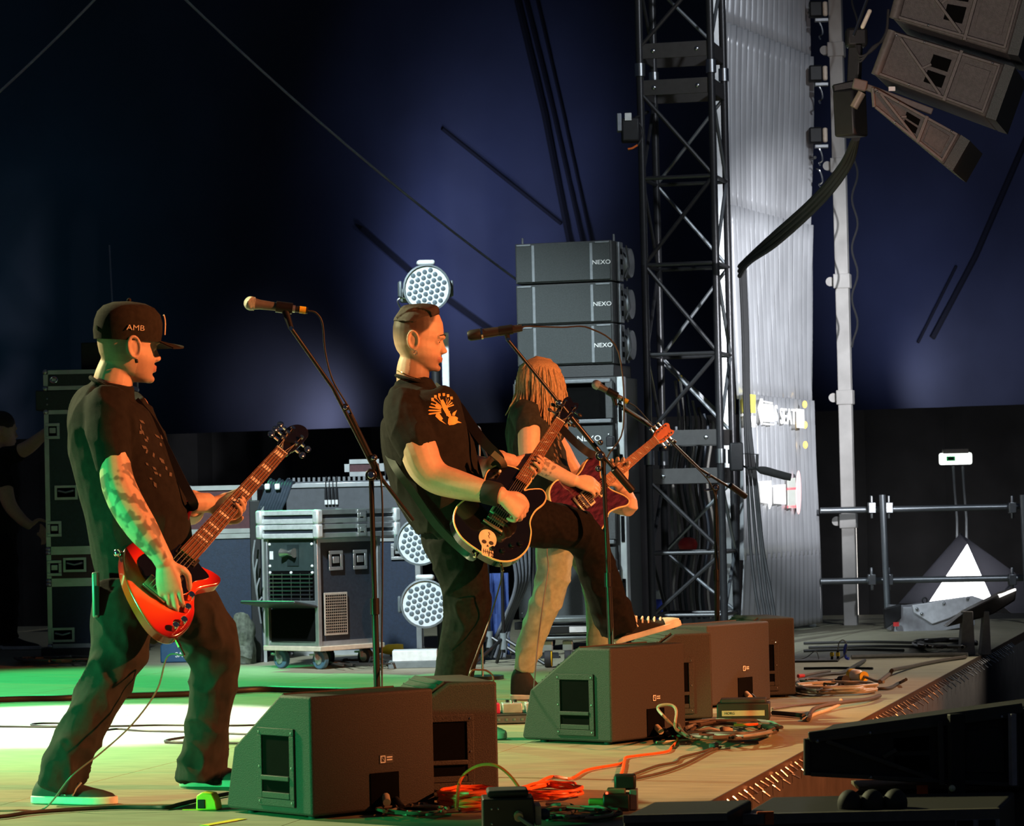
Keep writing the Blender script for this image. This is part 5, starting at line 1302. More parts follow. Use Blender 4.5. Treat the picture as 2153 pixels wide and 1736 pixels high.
body1, bv1 = organic('body', b, .0042, 5, SKINM, bp_, paint=paint_bass)
face_bits(bp_, hm)
MB().tube([hm @ Vector(p) for p in ((-.004, -.090, -.048), (-.004, -.094, -.056))], .006, 8).build('ear_plug', BLACKM, bp_)
# T-shirt
b = MB()
limb(b, [(237, 806, 0, 45, .083), (234, 820, 0, 52, .10), (229, 840, 0, 71, .15), (229, 875, 0, 87, .20), (241, 930, 0, 96, .205), (259, 990, 0, 104, .195), (279, 1050, 0, 108, .19), (292, 1110, 0, 108, .19), (300, 1170, 0, 104, .185), (303, 1225, 0, 98, .18), (302, 1268, 0, 94, .18)], D, n=30, capk=.15, e=2.2)
limb(b, [(224, 848, -.10, 48, .08), (224, 885, -.17, 47, .075), (232, 935, -.21, 42, .07), (239, 988, -.215, 37, .062)], D, capk=.06)
limb(b, [(262, 850, .12, 44, .08), (300, 910, .20, 42, .075), (335, 985, .26, 36, .065)], D, capk=.06)
ts1, bvs1 = organic('tshirt', b, .0065, 4, BLACKT, bp_, wrinkle=fold((7, 7, 4.5), .010, seed=2))
collar_ring(bp_, (191, 793), (279, 838), D, .094)
# trousers
b = MB()
limb(b, [(300, 1205, 0, 92, .165), (305, 1250, 0, 96, .17), (308, 1290, .02, 90, .165)], D, n=26)
limb(b, [(262, 1230, -.10, 66, .10), (258, 1300, -.14, 66, .10), (250, 1360, -.16, 62, .095), (222, 1435, -.19, 54, .088), (188, 1505, -.22, 50, .082), (156, 1570, -.25, 47, .078), (132, 1622, -.27, 48, .075), (122, 1655, -.27, 46, .075)], D, capk=.05)
limb(b, [(360, 1225, .10, 68, .10), (405, 1285, .14, 66, .10), (440, 1345, .17, 60, .095), (452, 1395, .20, 54, .09), (444, 1465, .23, 49, .085), (434, 1540, .25, 47, .08), (424, 1600, .27, 50, .08), (421, 1642, .27, 49, .08)], D, capk=.05)
kn = [P(250, 1380, D - .17), P(440, 1360, D + .18), P(140, 1610, D - .27), P(425, 1600, D + .27)]
def wr1(co, n):
    w = .45 + sum(math.exp(-((co - k).length / .13) ** 2) for k in kn)
    return fold((9, 9, 8), .016, seed=4)(co, n) * min(1.4, w)
organic('jeans', b, .007, 4, JEANG, bp_, wrinkle=wr1)
def foot_M(heel_px, z, d, fwd, tilt=0.0, roll=0.0):
    h = P(*heel_px, d); h.z = z
    ex = Vector((fwd.x, fwd.y, 0)).normalized() * math.cos(tilt) + Vector((0, 0, 1)) * math.sin(tilt)
    ey = Vector((0, 0, 1)).cross(ex).normalized(); ez = ex.cross(ey)
    return frame(ex, ey, ez, h)
shoe(bp_, foot_M((75, 1660), .002, 11.10, Vector((.72, -.30, 0))), .31, mat('shoe_dark', (.03, .03, .03), .8), SOLEW, None, lace=False, stripes=mat('shoe_stripe', (.45, .45, .43), .6))
shoe(bp_, foot_M((385, 1640), .002, 11.62, Vector((.9, -.25, 0))), .31, MATS['shoe_dark'], mat('sole_grey', (.42, .38, .32), .6), None, lace=False)
MB().box(P(202, 1250, D - .20), (.022, .05, .155)).build('belt_pack', mat('pack_grey', (.28, .30, .29), .35, .4), bp_, bevel=.006)
MB().box(P(204, 1262, D - .228), (.014, .006, .10)).build('pack_display', BLACKM, bp_)
# cap
capM = hm
b = MB(); rows = []
CAPM = mat('cap_wool', (.026, .022, .018), .95, 0, .2, 60, .3, 600, spec=.1)
for (z, xb, xf, hw) in [(.012, -.104, .100, .083), (.040, -.108, .104, .086), (.072, -.106, .103, .085), (.098, -.098, .094, .078), (.118, -.080, .074, .063), (.130, -.050, .044, .038), (.134, -.012, .006, .008)]:
    rows.append([capM @ p for p in head_ring((z, xb, xf, hw), 32, .003)])
cp = b.loft(rows).build('cap', CAPM, bp_)
nb_ = 15; top_, bot_ = [], []
for k in range(nb_):
    a = R(-68) + R(136) * k / (nb_ - 1)
    inn = Vector((.045 + .058 * math.cos(a), .078 * math.sin(a) / math.sin(R(68)), .016)); out = Vector((.055 + .125 * math.cos(a) ** .7 if math.cos(a) > 0 else .055, .086 * math.sin(a) / math.sin(R(68)), .008 - .012 * abs(math.sin(a))))
    top_.append((inn, out))
vs_ = [capM @ p for pr in top_ for p in pr] + [capM @ (p - Vector((0, 0, .004))) for pr in top_ for p in pr]
fs_ = []
for k in range(nb_ - 1):
    a = 2 * k; o_ = 2 * nb_
    fs_ += [(a, a + 1, a + 3, a + 2), (o_ + a, o_ + a + 2, o_ + a + 3, o_ + a + 1), (a + 1, o_ + a + 1, o_ + a + 3, a + 3)]
MB().add(vs_, fs_).build('cap_brim', CAPM, cp)
MB().sphere(capM @ Vector((-.004, 0, .138)), .008, 8, 5).build('cap_button', CAPM, cp)
me = text_mesh('AMB', .030, .001)
tm = capM @ Matrix.Translation((-.012, -.0905, .050)) @ Matrix.Rotation(math.pi / 2, 4, 'X') @ Matrix.Diagonal((1.0, .8, 1, 1))
me.transform(ROOT[bp_.name].inverted() @ tm); link('cap_lettering', me, mat('thread_cream', (.62, .50, .36), .7), cp, False)
MB().tube(catmull([capM @ Vector(p) for p in ((.100, -.034, .098), (.1045, -.032, .09), (.1065, -.034, .075), (.1065, -.036, .055), (.1065, -.036, .036))], 4), .0032, 6).build('cap_emblem', MATS['thread_cream'], cp)
MB().box(capM @ Vector((-.112, -.02, .045)), (.004, .02, .014)).build('cap_tab', MATS['thread_cream'], cp)
# strap of the bass
STB = mat('strap_black', (.010, .010, .011), .6)
ribbon('strap', [P(284, 842, D + .06), P(322, 890, D + .02), P(352, 950, D - .02), P(382, 1010, D - .05), P(408, 1060, D - .06), gp(BM_, .40, .12, -.02)], .032, .0025, STB, bass)
# lead that runs from the jack to the floor
# faded graphic on the bassist's chest: pale curls of print on the shirt
def print_on(bv, parent, shapes, m, name, off=.0022, D=11.3, step=4.0):
    """pixel polygons laid on the cloth surface as thin printed patches"""
    cam0 = CM.translation
    for sh in shapes:
        bmx = bmesh.new(); vs = [bmx.verts.new((x, y, 0)) for x, y in sh]
        try: bmx.faces.new(vs)
        except ValueError: bmx.free(); continue
        bmesh.ops.triangulate(bmx, faces=bmx.faces)
        for _ in range(4):
            le = [e for e in bmx.edges if e.calc_length() > step]
            if not le: break
            bmesh.ops.subdivide_edges(bmx, edges=le, cuts=1); bmesh.ops.triangulate(bmx, faces=bmx.faces)
        ok = True
        for v in bmx.verts:
            dr = (P(v.co.x, v.co.y, 10) - cam0).normalized(); h = bv.ray_cast(cam0, dr)
            if h[0] is None: ok = False; break
            v.co = h[0] + h[1] * (off if h[1].dot(dr) < 0 else -off)
        if ok:
            me = bpy.data.meshes.new(name); bmx.to_mesh(me); me.transform(ROOT[parent.name].inverted()); link(name, me, m, parent)
        bmx.free()
PRINTD = mat('faded_print', (.10, .075, .06), .8)
curls = []
for k in range(22):
    x0 = 300 + random.uniform(-14, 38) + (k / 22) * 25; y0 = 885 + k * 6 + random.uniform(-6, 6); a = random.uniform(.6, 1.5); ln = random.uniform(8, 18); w = random.uniform(1.4, 3)
    curls.append([(x0, y0), (x0 + ln * .5 * math.cos(a) + w, y0 + ln * .5 * math.sin(a) - w), (x0 + ln * math.cos(a), y0 + ln * math.sin(a)), (x0 + ln * .5 * math.cos(a) - w, y0 + ln * .5 * math.sin(a) + w)])
print_on(bvs1, bp_, curls, PRINTD, 'shirt_print')

# ------------------------------------------------------------------ 2. lead guitarist, foot up on the wedge
D = 13.7
gp_ = thing('person', 'short-haired guitarist in a black T-shirt with a yellow print, one foot up on a wedge', 'person', (P(960, 1200, D).x, D, 0))
hm2 = head_M((880, 712), D, IMR * .985 - VIEW * .06 - IMU * .09, IMU + IMR * .10, 1.13)
b = MB(); head(b, hm2)
limb(b, [(872, 740, 0, 26, .052), (870, 762, 0, 33, .060), (868, 785, 0, 35, .066), (867, 812, 0, 34, .066), (870, 845, 0, 48, .14), (880, 900, 0, 76, .18), (905, 980, 0, 78, .165), (925, 1040, 0, 70, .155)], D)
limb(b, [(846, 850, -.13, 34), (862, 900, -.20, 38), (880, 945, -.23, 40), (894, 980, -.235, 38), (920, 1005, -.25, 34), (960, 1018, -.29, 31), (1005, 1030, -.33, 26), (1040, 1038, -.355, 20), (1056, 1042, -.362, 19)], D)
wr = P(1055, 1042, D - .365)
hand(b, wr, IMR * .80 - IMU * .62 + VIEW * .10, VIEW * .8 - IMR * .3 - IMU * .35, IMR * .6 + IMU * .8, 1.08, curls=[(.75, 1.1, .7), (.85, 1.15, .7), (.9, 1.15, .7), (.9, 1.1, .7)], thumb=(IMR * .9 - IMU * .1 + VIEW * .2, IMR * .7 - IMU * .7 + VIEW * .25, IMR * .3 - IMU * .9 + VIEW * .3))
ex, ey, ez = (GM_.to_3x3().col[i].normalized() for i in range(3))
fw = gp(GM_, .345, .072, -.040)
b2 = MB().tube(catmull([P(890, 855, D + .15), P(930, 920, D + .26), P(975, 970, D + .30), P(1030, 985, D + .26), fw - ex * .03 + ey * .05, fw], 4), [.062] * 5 + [.056] * 4 + [.05] * 4 + [.046] * 4 + [.035] * 4, 14)
b.add(b2.v, b2.f)
hand(b, fw, (-ey * 1.0 + ex * .18 - ez * .02), ez, ex, 1.06, curls=[(1.05, 1.0, .6), (1.1, 1.05, .6), (1.15, 1.05, .6), (1.15, 1.0, .6)], spread=.05, thumb=(-ey * .4 + ex * .6, -ey * .5 + ex * .6, ex - ey))
HMI2 = hm2.inverted()
def paint_lead(co):
    h = HMI2 @ co; c = SKIN
    if abs(h.z) < .16 and abs(h.y) < .13 and abs(h.x) < .16:
        xf = -.03
        for (za, xa), (zb, xb) in zip(((-.06, -.035), (-.04, -.012), (-.02, .002), (.0, .006), (.02, .016), (.04, .040), (.07, .056)), ((-.04, -.012), (-.02, .002), (.0, .006), (.02, .016), (.04, .040), (.07, .056), (.15, .066))):
            if za <= h.z < zb: xf = xa + (xb - xa) * (h.z - za) / (zb - za)
        fade = sstep(-.070, .045, h.z) * sstep(xf + .007, xf - .007, h.x)
        if abs(h.y) < .083 or h.x < -.036 or h.z > .03: c = lerp3(c, (.040, .027, .020), .95 * fade)
        if h.z < -.045 and -.02 < h.x: c = lerp3(c, (.16, .10, .07), .55 * sstep(-.045, -.075, h.z))
        if abs(h.z + .071) < .009 and h.x > .080: c = (.40, .18, .14)
    return c
body2, bv2 = organic('body', b, .0042, 5, SKINM, gp_, paint=paint_lead)
face_bits(gp_, hm2)
# hair: swept-back top over faded sides
HAIRD = mat('dark_brown_hair', (.028, .015, .009), .55, 0, .4, 200, .4, 300, stretch=(1, 6, 3))
b = MB()
b.loft([[hm2 @ p for p in head_ring(r_, 30, .007)] for r_ in [(.058, -.094, .040, .070), (.072, -.090, .052, .066), (.090, -.080, .064, .060), (.106, -.070, .058, .050), (.120, -.046, .040, .036), (.127, -.020, .016, .012)]])
for k in range(44):
    y = -.056 + .112 * (k % 22) / 21; z0 = .088 + .02 * (1 - (y / .056) ** 2)
    st = .068 - 6 * y * y; 
    pts = [(st, y, z0 - .004), (st - .012, y * 1.02, z0 + .016 + random.uniform(0, .005)), (st - .06, y, .120 - 5.0 * y * y + .008 + random.uniform(0, .004)), (-.045 + random.uniform(-.02, .02), y, .118 - 6.0 * y * y), (-.085, y * .95, .085 - 5 * y * y)]
    b.tube(catmull([hm2 @ Vector(p) for p in pts], 3), .0042, 5)
organic('hair', b, .004, 1, HAIRD, gp_)
# T-shirt
b = MB()
limb(b, [(869, 799, 0, 38.5, .080), (870, 812, 0, 45, .10), (871, 830, 0, 62, .15), (884, 862, 0, 84, .20), (893, 910, 0, 92, .205), (905, 965, 0, 96, .195), (922, 1020, 0, 94, .185), (942, 1075, 0, 84, .18), (955, 1115, 0, 74, .175), (930, 1140, 0, 60, .165)], D, n=30, capk=.12, e=2.2)
limb(b, [(848, 845, -.10, 44, .085), (852, 880, -.18, 46, .078), (868, 920, -.225, 44, .074), (882, 946, -.235, 43, .07)], D, capk=.05)
limb(b, [(885, 848, .12, 40, .08), (915, 895, .22, 38, .07), (940, 940, .27, 34, .062)], D, capk=.05)
ts2, bvs2 = organic('tshirt', b, .006, 4, BLACKT, gp_, wrinkle=fold((8, 8, 5), .009, seed=9))
collar_ring(gp_, (833, 789), (907, 809), D, .088)
MB().tube(catmull([P(835, 779, D - .02), P(846, 783, D - .065), P(862, 791, D - .078), P(884, 797, D - .074)], 4), .0022, 6).build('necklace', GOLD, gp_)
MB().tube([hm2 @ Vector((.002 + .006 * math.cos(a * math.pi / 5), -.092, -.055 + .008 * math.sin(a * math.pi / 5))) for a in range(10)], .0014, 5, closed=True).build('earring', CHROME, gp_)
# yellow print: wings, skull shape, bolts, scroll
YP = mat('yellow_ink', (.80, .47, .11), .8)
shapes = []
for k in range(7):      # left wing feathers
    a = R(200 - k * 16); x0, y0 = 928, 868 - k * 3.4; ln = 27 - k * 1.2
    x1, y1 = x0 + ln * math.cos(a), y0 - ln * math.sin(a) * .55 - 3
    shapes.append([(x0, y0), (x0 - 2, y0 - 3.0), (x1, y1 - 1.6), (x1 - 2.5, y1 + .8), (x1 + 1, y1 + 1.8)])
for k in range(5):      # right wing
    a = R(30 + k * 16); x0, y0 = 938, 858 - k * 2; ln = 17
    x1, y1 = x0 + ln * math.cos(a), y0 - ln * math.sin(a) * .8
    shapes.append([(x0, y0), (x0 + 1, y0 - 2.6), (x1, y1 - 1.2), (x1 + 1, y1 + 1.4)])
for k in range(6):      # arched lettering blocks
    a = R(150 - k * 22); cx, cy = 930 + 24 * math.cos(a), 850 - 20 * math.sin(a)
    shapes.append([(cx - 2.8, cy - 3), (cx + 2.4, cy - 3.2), (cx + 3, cy + 2.6), (cx - 2.2, cy + 3.2)])
shapes += [[(925, 842), (931, 840), (939, 855), (948, 872), (946, 880), (938, 872), (930, 858)],
           [(918, 866), (923, 868), (921, 874), (931, 880), (928, 883), (938, 892), (924, 884), (926, 880), (915, 875)],
           [(936, 864), (941, 868), (946, 863), (944, 872), (950, 876), (938, 874)], [(951, 868), (960, 862), (955, 874), (950, 873)],
           [(942, 880), (947, 874), (952, 880), (957, 875), (962, 878), (961, 884), (970, 889), (962, 889), (958, 886), (953, 893), (947, 889), (944, 894), (941, 890)],
           [(914, 853), (917, 848), (924, 852), (929, 856), (926, 861), (920, 860)]]
print_on(bvs2, gp_, shapes, YP, 'shirt_print', D=13.7, step=3.0)
print_on(bvs2, gp_, [[(802, 846), (804, 843), (805, 854), (803, 857)]], mat('pale_ink', (.5, .55, .3), .8), 'back_print')
# wristband
c0 = P(1014, 1032, D - .338); c1 = P(1052, 1041, D - .36)
MB().tube([c0, c0.lerp(c1, .15), c0.lerp(c1, .5), c0.lerp(c1, .85), c1], [.044, .050, .0505, .050, .044], 18).build('wristband', mat('wristband_cloth', (.012, .012, .013), .95), gp_)
# trousers
b = MB()
limb(b, [(950, 1095, 0, 66, .16), (958, 1125, 0, 72, .165), (970, 1160, .02, 68, .155)], D, n=26)
limb(b, [(955, 1130, -.08, 60, .095), (968, 1185, -.09, 58, .095), (980, 1245, -.09, 52, .09), (982, 1290, -.09, 48, .085), (972, 1345, -.08, 45, .08), (958, 1400, -.07, 42, .076), (946, 1460, -.06, 40, .074), (940, 1530, -.05, 38, .072)], D, capk=.05)
limb(b, [(975, 1115, .08, 60, .09), (1040, 1098, .14, 58, .098), (1105, 1096, .22, 54, .095), (1165, 1105, .30, 49, .088), (1215, 1118, .37, 46, .084), (1240, 1150, .42, 43, .08), (1256, 1200, .46, 41, .076), (1274, 1252, .50, 41, .074), (1292, 1300, .53, 42, .074), (1300, 1326, .545, 40, .072)], D, capk=.05)
kn2 = [P(1235, 1130, D + .4), P(975, 1280, D - .08), P(1300, 1300, D + .5), P(985, 1130, D)]
def wr2(co, n):
    w = .4 + sum(math.exp(-((co - k).length / .14) ** 2) for k in kn2)
    return fold((9, 9, 8), .013, seed=14)(co, n) * min(1.3, w)
organic('jeans', b, .0065, 4, JEANB, gp_, wrinkle=wr2)
CANV = mat('black_canvas', (.016, .015, .015), .9, 0, .2, 60, .3, 500)
# raised shoe: heel low at (1290,1352), toe high at (1430,1305)
hl = P(1292, 1355, D + .58); toe = P(1430, 1315, D + .60)
ex_ = (toe - hl); Ls = ex_.length; ex_.normalize(); ey_ = Vector((0, 0, 1)).cross(ex_).normalized(); ez_ = ex_.cross(ey_)
shoe(gp_, frame(ex_, ey_, ez_, hl), Ls, CANV, SOLEW, mat('toe_cap_white', (.75, .70, .62), .5), True, lacem=mat('lace_white', (.78, .72, .62), .8))
shoe(gp_, foot_M((925, 1540), .002, D - .03, Vector((.9, -.3, 0))), .29, CANV, SOLEW, MATS['toe_cap_white'], False)
# strap
STR = mat('strap_leather', (.014, .013, .014), .5)
ribbon('strap', [P(912, 812, D + .10), P(958, 848, D + .03), P(988, 890, D - .04), P(1018, 930, D - .12), P(1050, 964, D - .18), gp(GM_, .255, .125, -.02)], .042, .003, STR, lead)
ribbon('strap_tab', [P(1036, 952, D - .205), P(1056, 970, D - .20), gp(GM_, .285, .085, -.03)], .026, .004, mat('strap_tan', (.17, .13, .09), .6), lead)
ribbon('strap', [P(812, 945, D - .02), P(832, 985, D - .17), P(866, 1032, D - .205), P(920, 1108, D - .22), P(985, 1168, D - .24), gp(GM_, -.19, .0, -.02)], .030, .003, mat('strap_grey', (.04, .045, .042), .45), lead)

# ------------------------------------------------------------------ 3. long-haired guitarist
D = 16.35
tp_ = thing('person', 'long-haired guitarist in a dark T-shirt and pale green trousers behind the mic stands', 'person', (P(1180, 1200, D).x, D, 0))
hm3 = head_M((1136, 812), D, IMR * .97 + VIEW * .05 - IMU * .22, IMU + IMR * .20, 1.10)
b = MB(); head(b, hm3)
limb(b, [(1126, 835, 0, 26, .058), (1118, 858, 0, 27, .064), (1118, 882, 0, 36, .13), (1122, 925, 0, 50, .17), (1140, 985, 0, 48, .155), (1153, 1040, 0, 42, .145)], D)
limb(b, [(1106, 872, -.14, 24), (1112, 905, -.20, 24), (1112, 938, -.22, 23), (1116, 965, -.225, 22), (1140, 980, -.235, 20), (1170, 996, -.25, 18), (1198, 1008, -.265, 15), (1210, 1011, -.27, 13)], D)
hand(b, P(1209, 1011, D - .27), IMR * .93 - IMU * .25 + VIEW * .12, VIEW * .75 - IMU * .55, IMR * .3 + IMU * .9, 1.0, curls=[(.45, .7, .5), (.5, .8, .5), (.55, .85, .5), (.6, .8, .5)], thumb=(IMR * .9 + IMU * .1 + VIEW * .2, IMR * .9 - IMU * .4 + VIEW * .3, IMR * .6 - IMU * .8 + VIEW * .3))
ex, ey, ez = (VM_.to_3x3().col[i].normalized() for i in range(3))
fw = gp(VM_, .30, -.075, -.05)
b2 = MB().tube(catmull([P(1135, 875, D + .15), P(1180, 950, D + .25), P(1235, 1030, D + .22), fw - ey * .10 - ex * .04, fw - ey * .04, fw], 4), [.055] * 5 + [.05] * 4 + [.045] * 4 + [.038] * 4 + [.032] * 4, 14)
b.add(b2.v, b2.f)
hand(b, fw, (ey * .80 + ex * .45 + ez * .35), ez * .6 - ex * .3 + ey * .1, -ex, 1.08, curls=[(.35, .75, .7), (.4, .85, .7), (.4, .85, .7), (.45, .8, .6)], spread=.12, thumb=(-ex * .5 + ey * .6 - ez * .3, ey * .8 - ez * .4, ey))
def paint_third(co):
    q = (co - P(1152, 983, D - .26)).length
    if q < .045 and noise.noise(co * 60) > .0: return lerp3(SKIN, (.12, .09, .07), .7)
    return SKIN
organic('body', b, .0045, 3, SKINM, tp_, paint=paint_third)
face_bits(tp_, hm3, (.16, .09, .04))
b = MB()
limb(b, [(1114, 862, 0, 34, .09), (1112, 880, 0, 46, .16), (1118, 915, 0, 54, .19), (1130, 960, 0, 58, .185), (1146, 1010, 0, 56, .18), (1158, 1060, 0, 52, .175), (1164, 1090, 0, 50, .17)], D, n=28, capk=.12, e=2.2)
limb(b, [(1104, 868, -.10, 32, .08), (1108, 885, -.17, 31, .074), (1113, 905, -.205, 29, .068)], D, capk=.05)
limb(b, [(1132, 868, .12, 30, .08), (1150, 895, .2, 29, .072), (1165, 925, .23, 27, .062)], D, capk=.05)
SHG = mat('charcoal_cotton', (.026, .028, .027), .9, 0, .25, 40, .3, 500, spec=.12)
ts3, bvs3 = organic('tshirt', b, .007, 4, SHG, tp_, wrinkle=fold((8, 8, 5), .010, seed=19))
pr3 = []
for k in range(16):
    x0 = 1168 + random.uniform(-10, 8); y0 = 900 + k * 5 + random.uniform(-4, 4)
    pr3.append([(x0, y0), (x0 + 4, y0 + 3), (x0 + 5, y0 + 10), (x0 + 1, y0 + 6)])
print_on(bvs3, tp_, pr3, mat('brown_print', (.16, .11, .06), .8), 'shirt_print')
GRT = mat('pale_green_twill', (.25, .31, .24), .88, 0, .18, 30, .3, 500, spec=.2)  # twill shifted greener: green side light put into the colour
b = MB()
limb(b, [(1165, 1080, 0, 48, .155), (1172, 1110, 0, 52, .16), (1185, 1140, .02, 52, .155)], D, n=24)
limb(b, [(1163, 1105, -.06, 42, .095), (1166, 1160, -.08, 39, .09), (1164, 1210, -.09, 36, .086), (1150, 1258, -.10, 34, .08), (1133, 1305, -.10, 31, .075), (1116, 1355, -.10, 28, .068), (1105, 1395, -.10, 25, .062), (1101, 1412, -.10, 23, .058)], D, capk=.05)
limb(b, [(1200, 1110, .08, 44, .095), (1235, 1160, .12, 40, .09), (1255, 1215, .14, 36, .085), (1262, 1270, .15, 33, .08), (1262, 1330, .16, 30, .074), (1260, 1390, .16, 27, .068), (1260, 1425, .16, 25, .065)], D, capk=.05)
kn3 = [P(1150, 1250, D), P(1105, 1390, D), P(1170, 1120, D)]
def wr3(co, n):
    w = .5 + sum(math.exp(-((co - k).length / .14) ** 2) for k in kn3)
    return fold((10, 10, 9), .013, seed=24)(co, n) * min(1.4, w)
organic('trousers', b, .007, 3, GRT, tp_, wrinkle=wr3)
shoe(tp_, foot_M((1078, 1450), .002, D - .10, Vector((.85, -.45, 0))), .28, CANV, SOLEW, MATS['toe_cap_white'], False, high=.075)
shoe(tp_, foot_M((1245, 1440), .002, D + .18, Vector((.9, .1, 0))), .28, CANV, SOLEW, MATS['toe_cap_white'], False, high=.05)
# long hair: locks falling over face and shoulder
BLON = mat('dark_blond_hair', (.48, .33, .19), .5, 0, .45, 60, .5, 200, stretch=(6, 6, 1))
b = MB()
b.loft([[hm3 @ p for p in head_ring(r_, 28, .010)] for r_ in [(.012, -.100, .050, .078), (.03, -.104, .062, .080), (.06, -.10, .078, .077), (.095, -.083, .066, .064), (.116, -.055, .042, .044), (.126, -.025, .012, .015)]])
for k in range(260):
    side = -1 if k % 3 else 1
    u = random.random(); az = R(10 + 170 * u) * side            # angle from face front round to the back
    top = Vector((-.015 + .03 * math.cos(az), .018 * math.sin(az), .128))
    rad = .094 + random.uniform(0, .014)
    mid = Vector((-.004 + .098 * math.cos(az) if u < .5 else -.004 + .105 * math.cos(az), (.086 + random.uniform(0, .01)) * math.sin(az), .045 + random.uniform(-.01, .02)))
    ln = random.uniform(.20, .36) * (1.0 if u > .25 else .8)
    w0 = hm3 @ top; w1 = hm3 @ mid
    drift = IMR * (-.045 * u + .02) * random.uniform(.5, 1.3)
    w2 = w1 + Vector((0, 0, -ln * .45)) + drift * .6 + (IMR * random.uniform(-.01, .01))
    w3 = w1 + Vector((0, 0, -ln)) + drift * 1.4 - IMR * .03 * u + VIEW * random.uniform(-.02, .02) + IMR * random.uniform(-.015, .015)
    q = catmull([w0, w1, w2, w3], 5); nn = len(q); ph = random.uniform(0, 6.28)
    for i_, p_ in enumerate(q):
        q[i_] = p_ + IMR * .007 * math.sin(ph + i_ * 1.1) * (i_ / nn) ** 1.5 + VIEW * .006 * math.cos(ph + i_ * .9) * (i_ / nn)
    b.tube(q, [.0075 * (1 - .75 * i / (nn - 1)) + .001 for i in range(nn)], 5)
b.build('hair', BLON, tp_)
ribbon('strap', [P(1150, 866, D - .05), P(1176, 895, D - .14), P(1205, 925, D - .2), P(1235, 950, D - .22), gp(VM_, .28, .135, -.02)], .04, .003, STR, violet)

# ------------------------------------------------------------------ 4. crew member at the left edge, in the dark
D = 23.6
cp_ = thing('person', 'crew member in dark clothes at the left edge, reaching to the case tower', 'person', (P(0, 1200, D).x, D, 0))
hm4 = head_M((4, 905), D, IMR * .8 + VIEW * .4, IMU, 1.1)
b = MB(); head(b, hm4)
limb(b, [(-2, 925, 0, 17, .06), (-4, 945, 0, 24, .09), (-8, 980, 0, 44, .16), (-8, 1060, 0, 42, .15), (-8, 1130, 0, 42, .15)], D)
limb(b, [(14, 960, -.14, 16), (40, 950, -.2, 16), (62, 938, -.24, 15), (84, 920, -.26, 12), (98, 908, -.27, 10)], D)
hand(b, P(98, 908, D - .27), IMR * .8 + IMU * .5, -IMU + VIEW * .3, IMU, 1.05)
limb(b, [(6, 970, -.1, 17), (10, 1020, -.22, 17), (20, 1060, -.26, 15), (44, 1090, -.28, 12), (62, 1104, -.28, 10)], D)
hand(b, P(62, 1104, D - .28), IMR * .9 - IMU * .4, -IMU, -IMU, 1.05)
organic('body', b, .006, 2, SKINM, cp_, paint=lambda co: SKIN)
b = MB()
limb(b, [(-5, 948, 0, 30, .12), (-8, 975, 0, 46, .19), (-8, 1040, 0, 48, .18), (-8, 1120, 0, 46, .175)], D, n=22, capk=.1)
limb(b, [(10, 960, -.12, 22), (30, 955, -.18, 20), (46, 948, -.21, 19)], D, capk=.05)
limb(b, [(4, 968, -.12, 22), (8, 1000, -.2, 21), (11, 1025, -.23, 20)], D, capk=.05)
organic('tshirt', b, .008, 3, BLACKT, cp_, wrinkle=fold((8, 8, 5), .01, seed=3))
b = MB()
limb(b, [(-8, 1110, 0, 44, .17), (-8, 1150, 0, 46, .17)], D)
limb(b, [(8, 1140, -.1, 28), (14, 1230, -.1, 25), (16, 1340, -.1, 22)], D)
limb(b, [(-22, 1140, .1, 28), (-24, 1230, .1, 25), (-24, 1340, .1, 22)], D)
organic('trousers', b, .009, 3, JEANB, cp_, wrinkle=fold((9, 9, 8), .012, seed=6))
shoe(cp_, foot_M((8, 1345), .002, D - .1, Vector((.9, -.3, 0))), .29, CANV, SOLEW, None, False)
shoe(cp_, foot_M((-34, 1345), .002, D + .1, Vector((.9, -.3, 0))), .29, CANV, SOLEW, None, False)
MB().sphere(hm4 @ Vector((-.01, 0, .05)), (.105, .09, .09), 16, 10).build('hair', HAIRD, cp_)
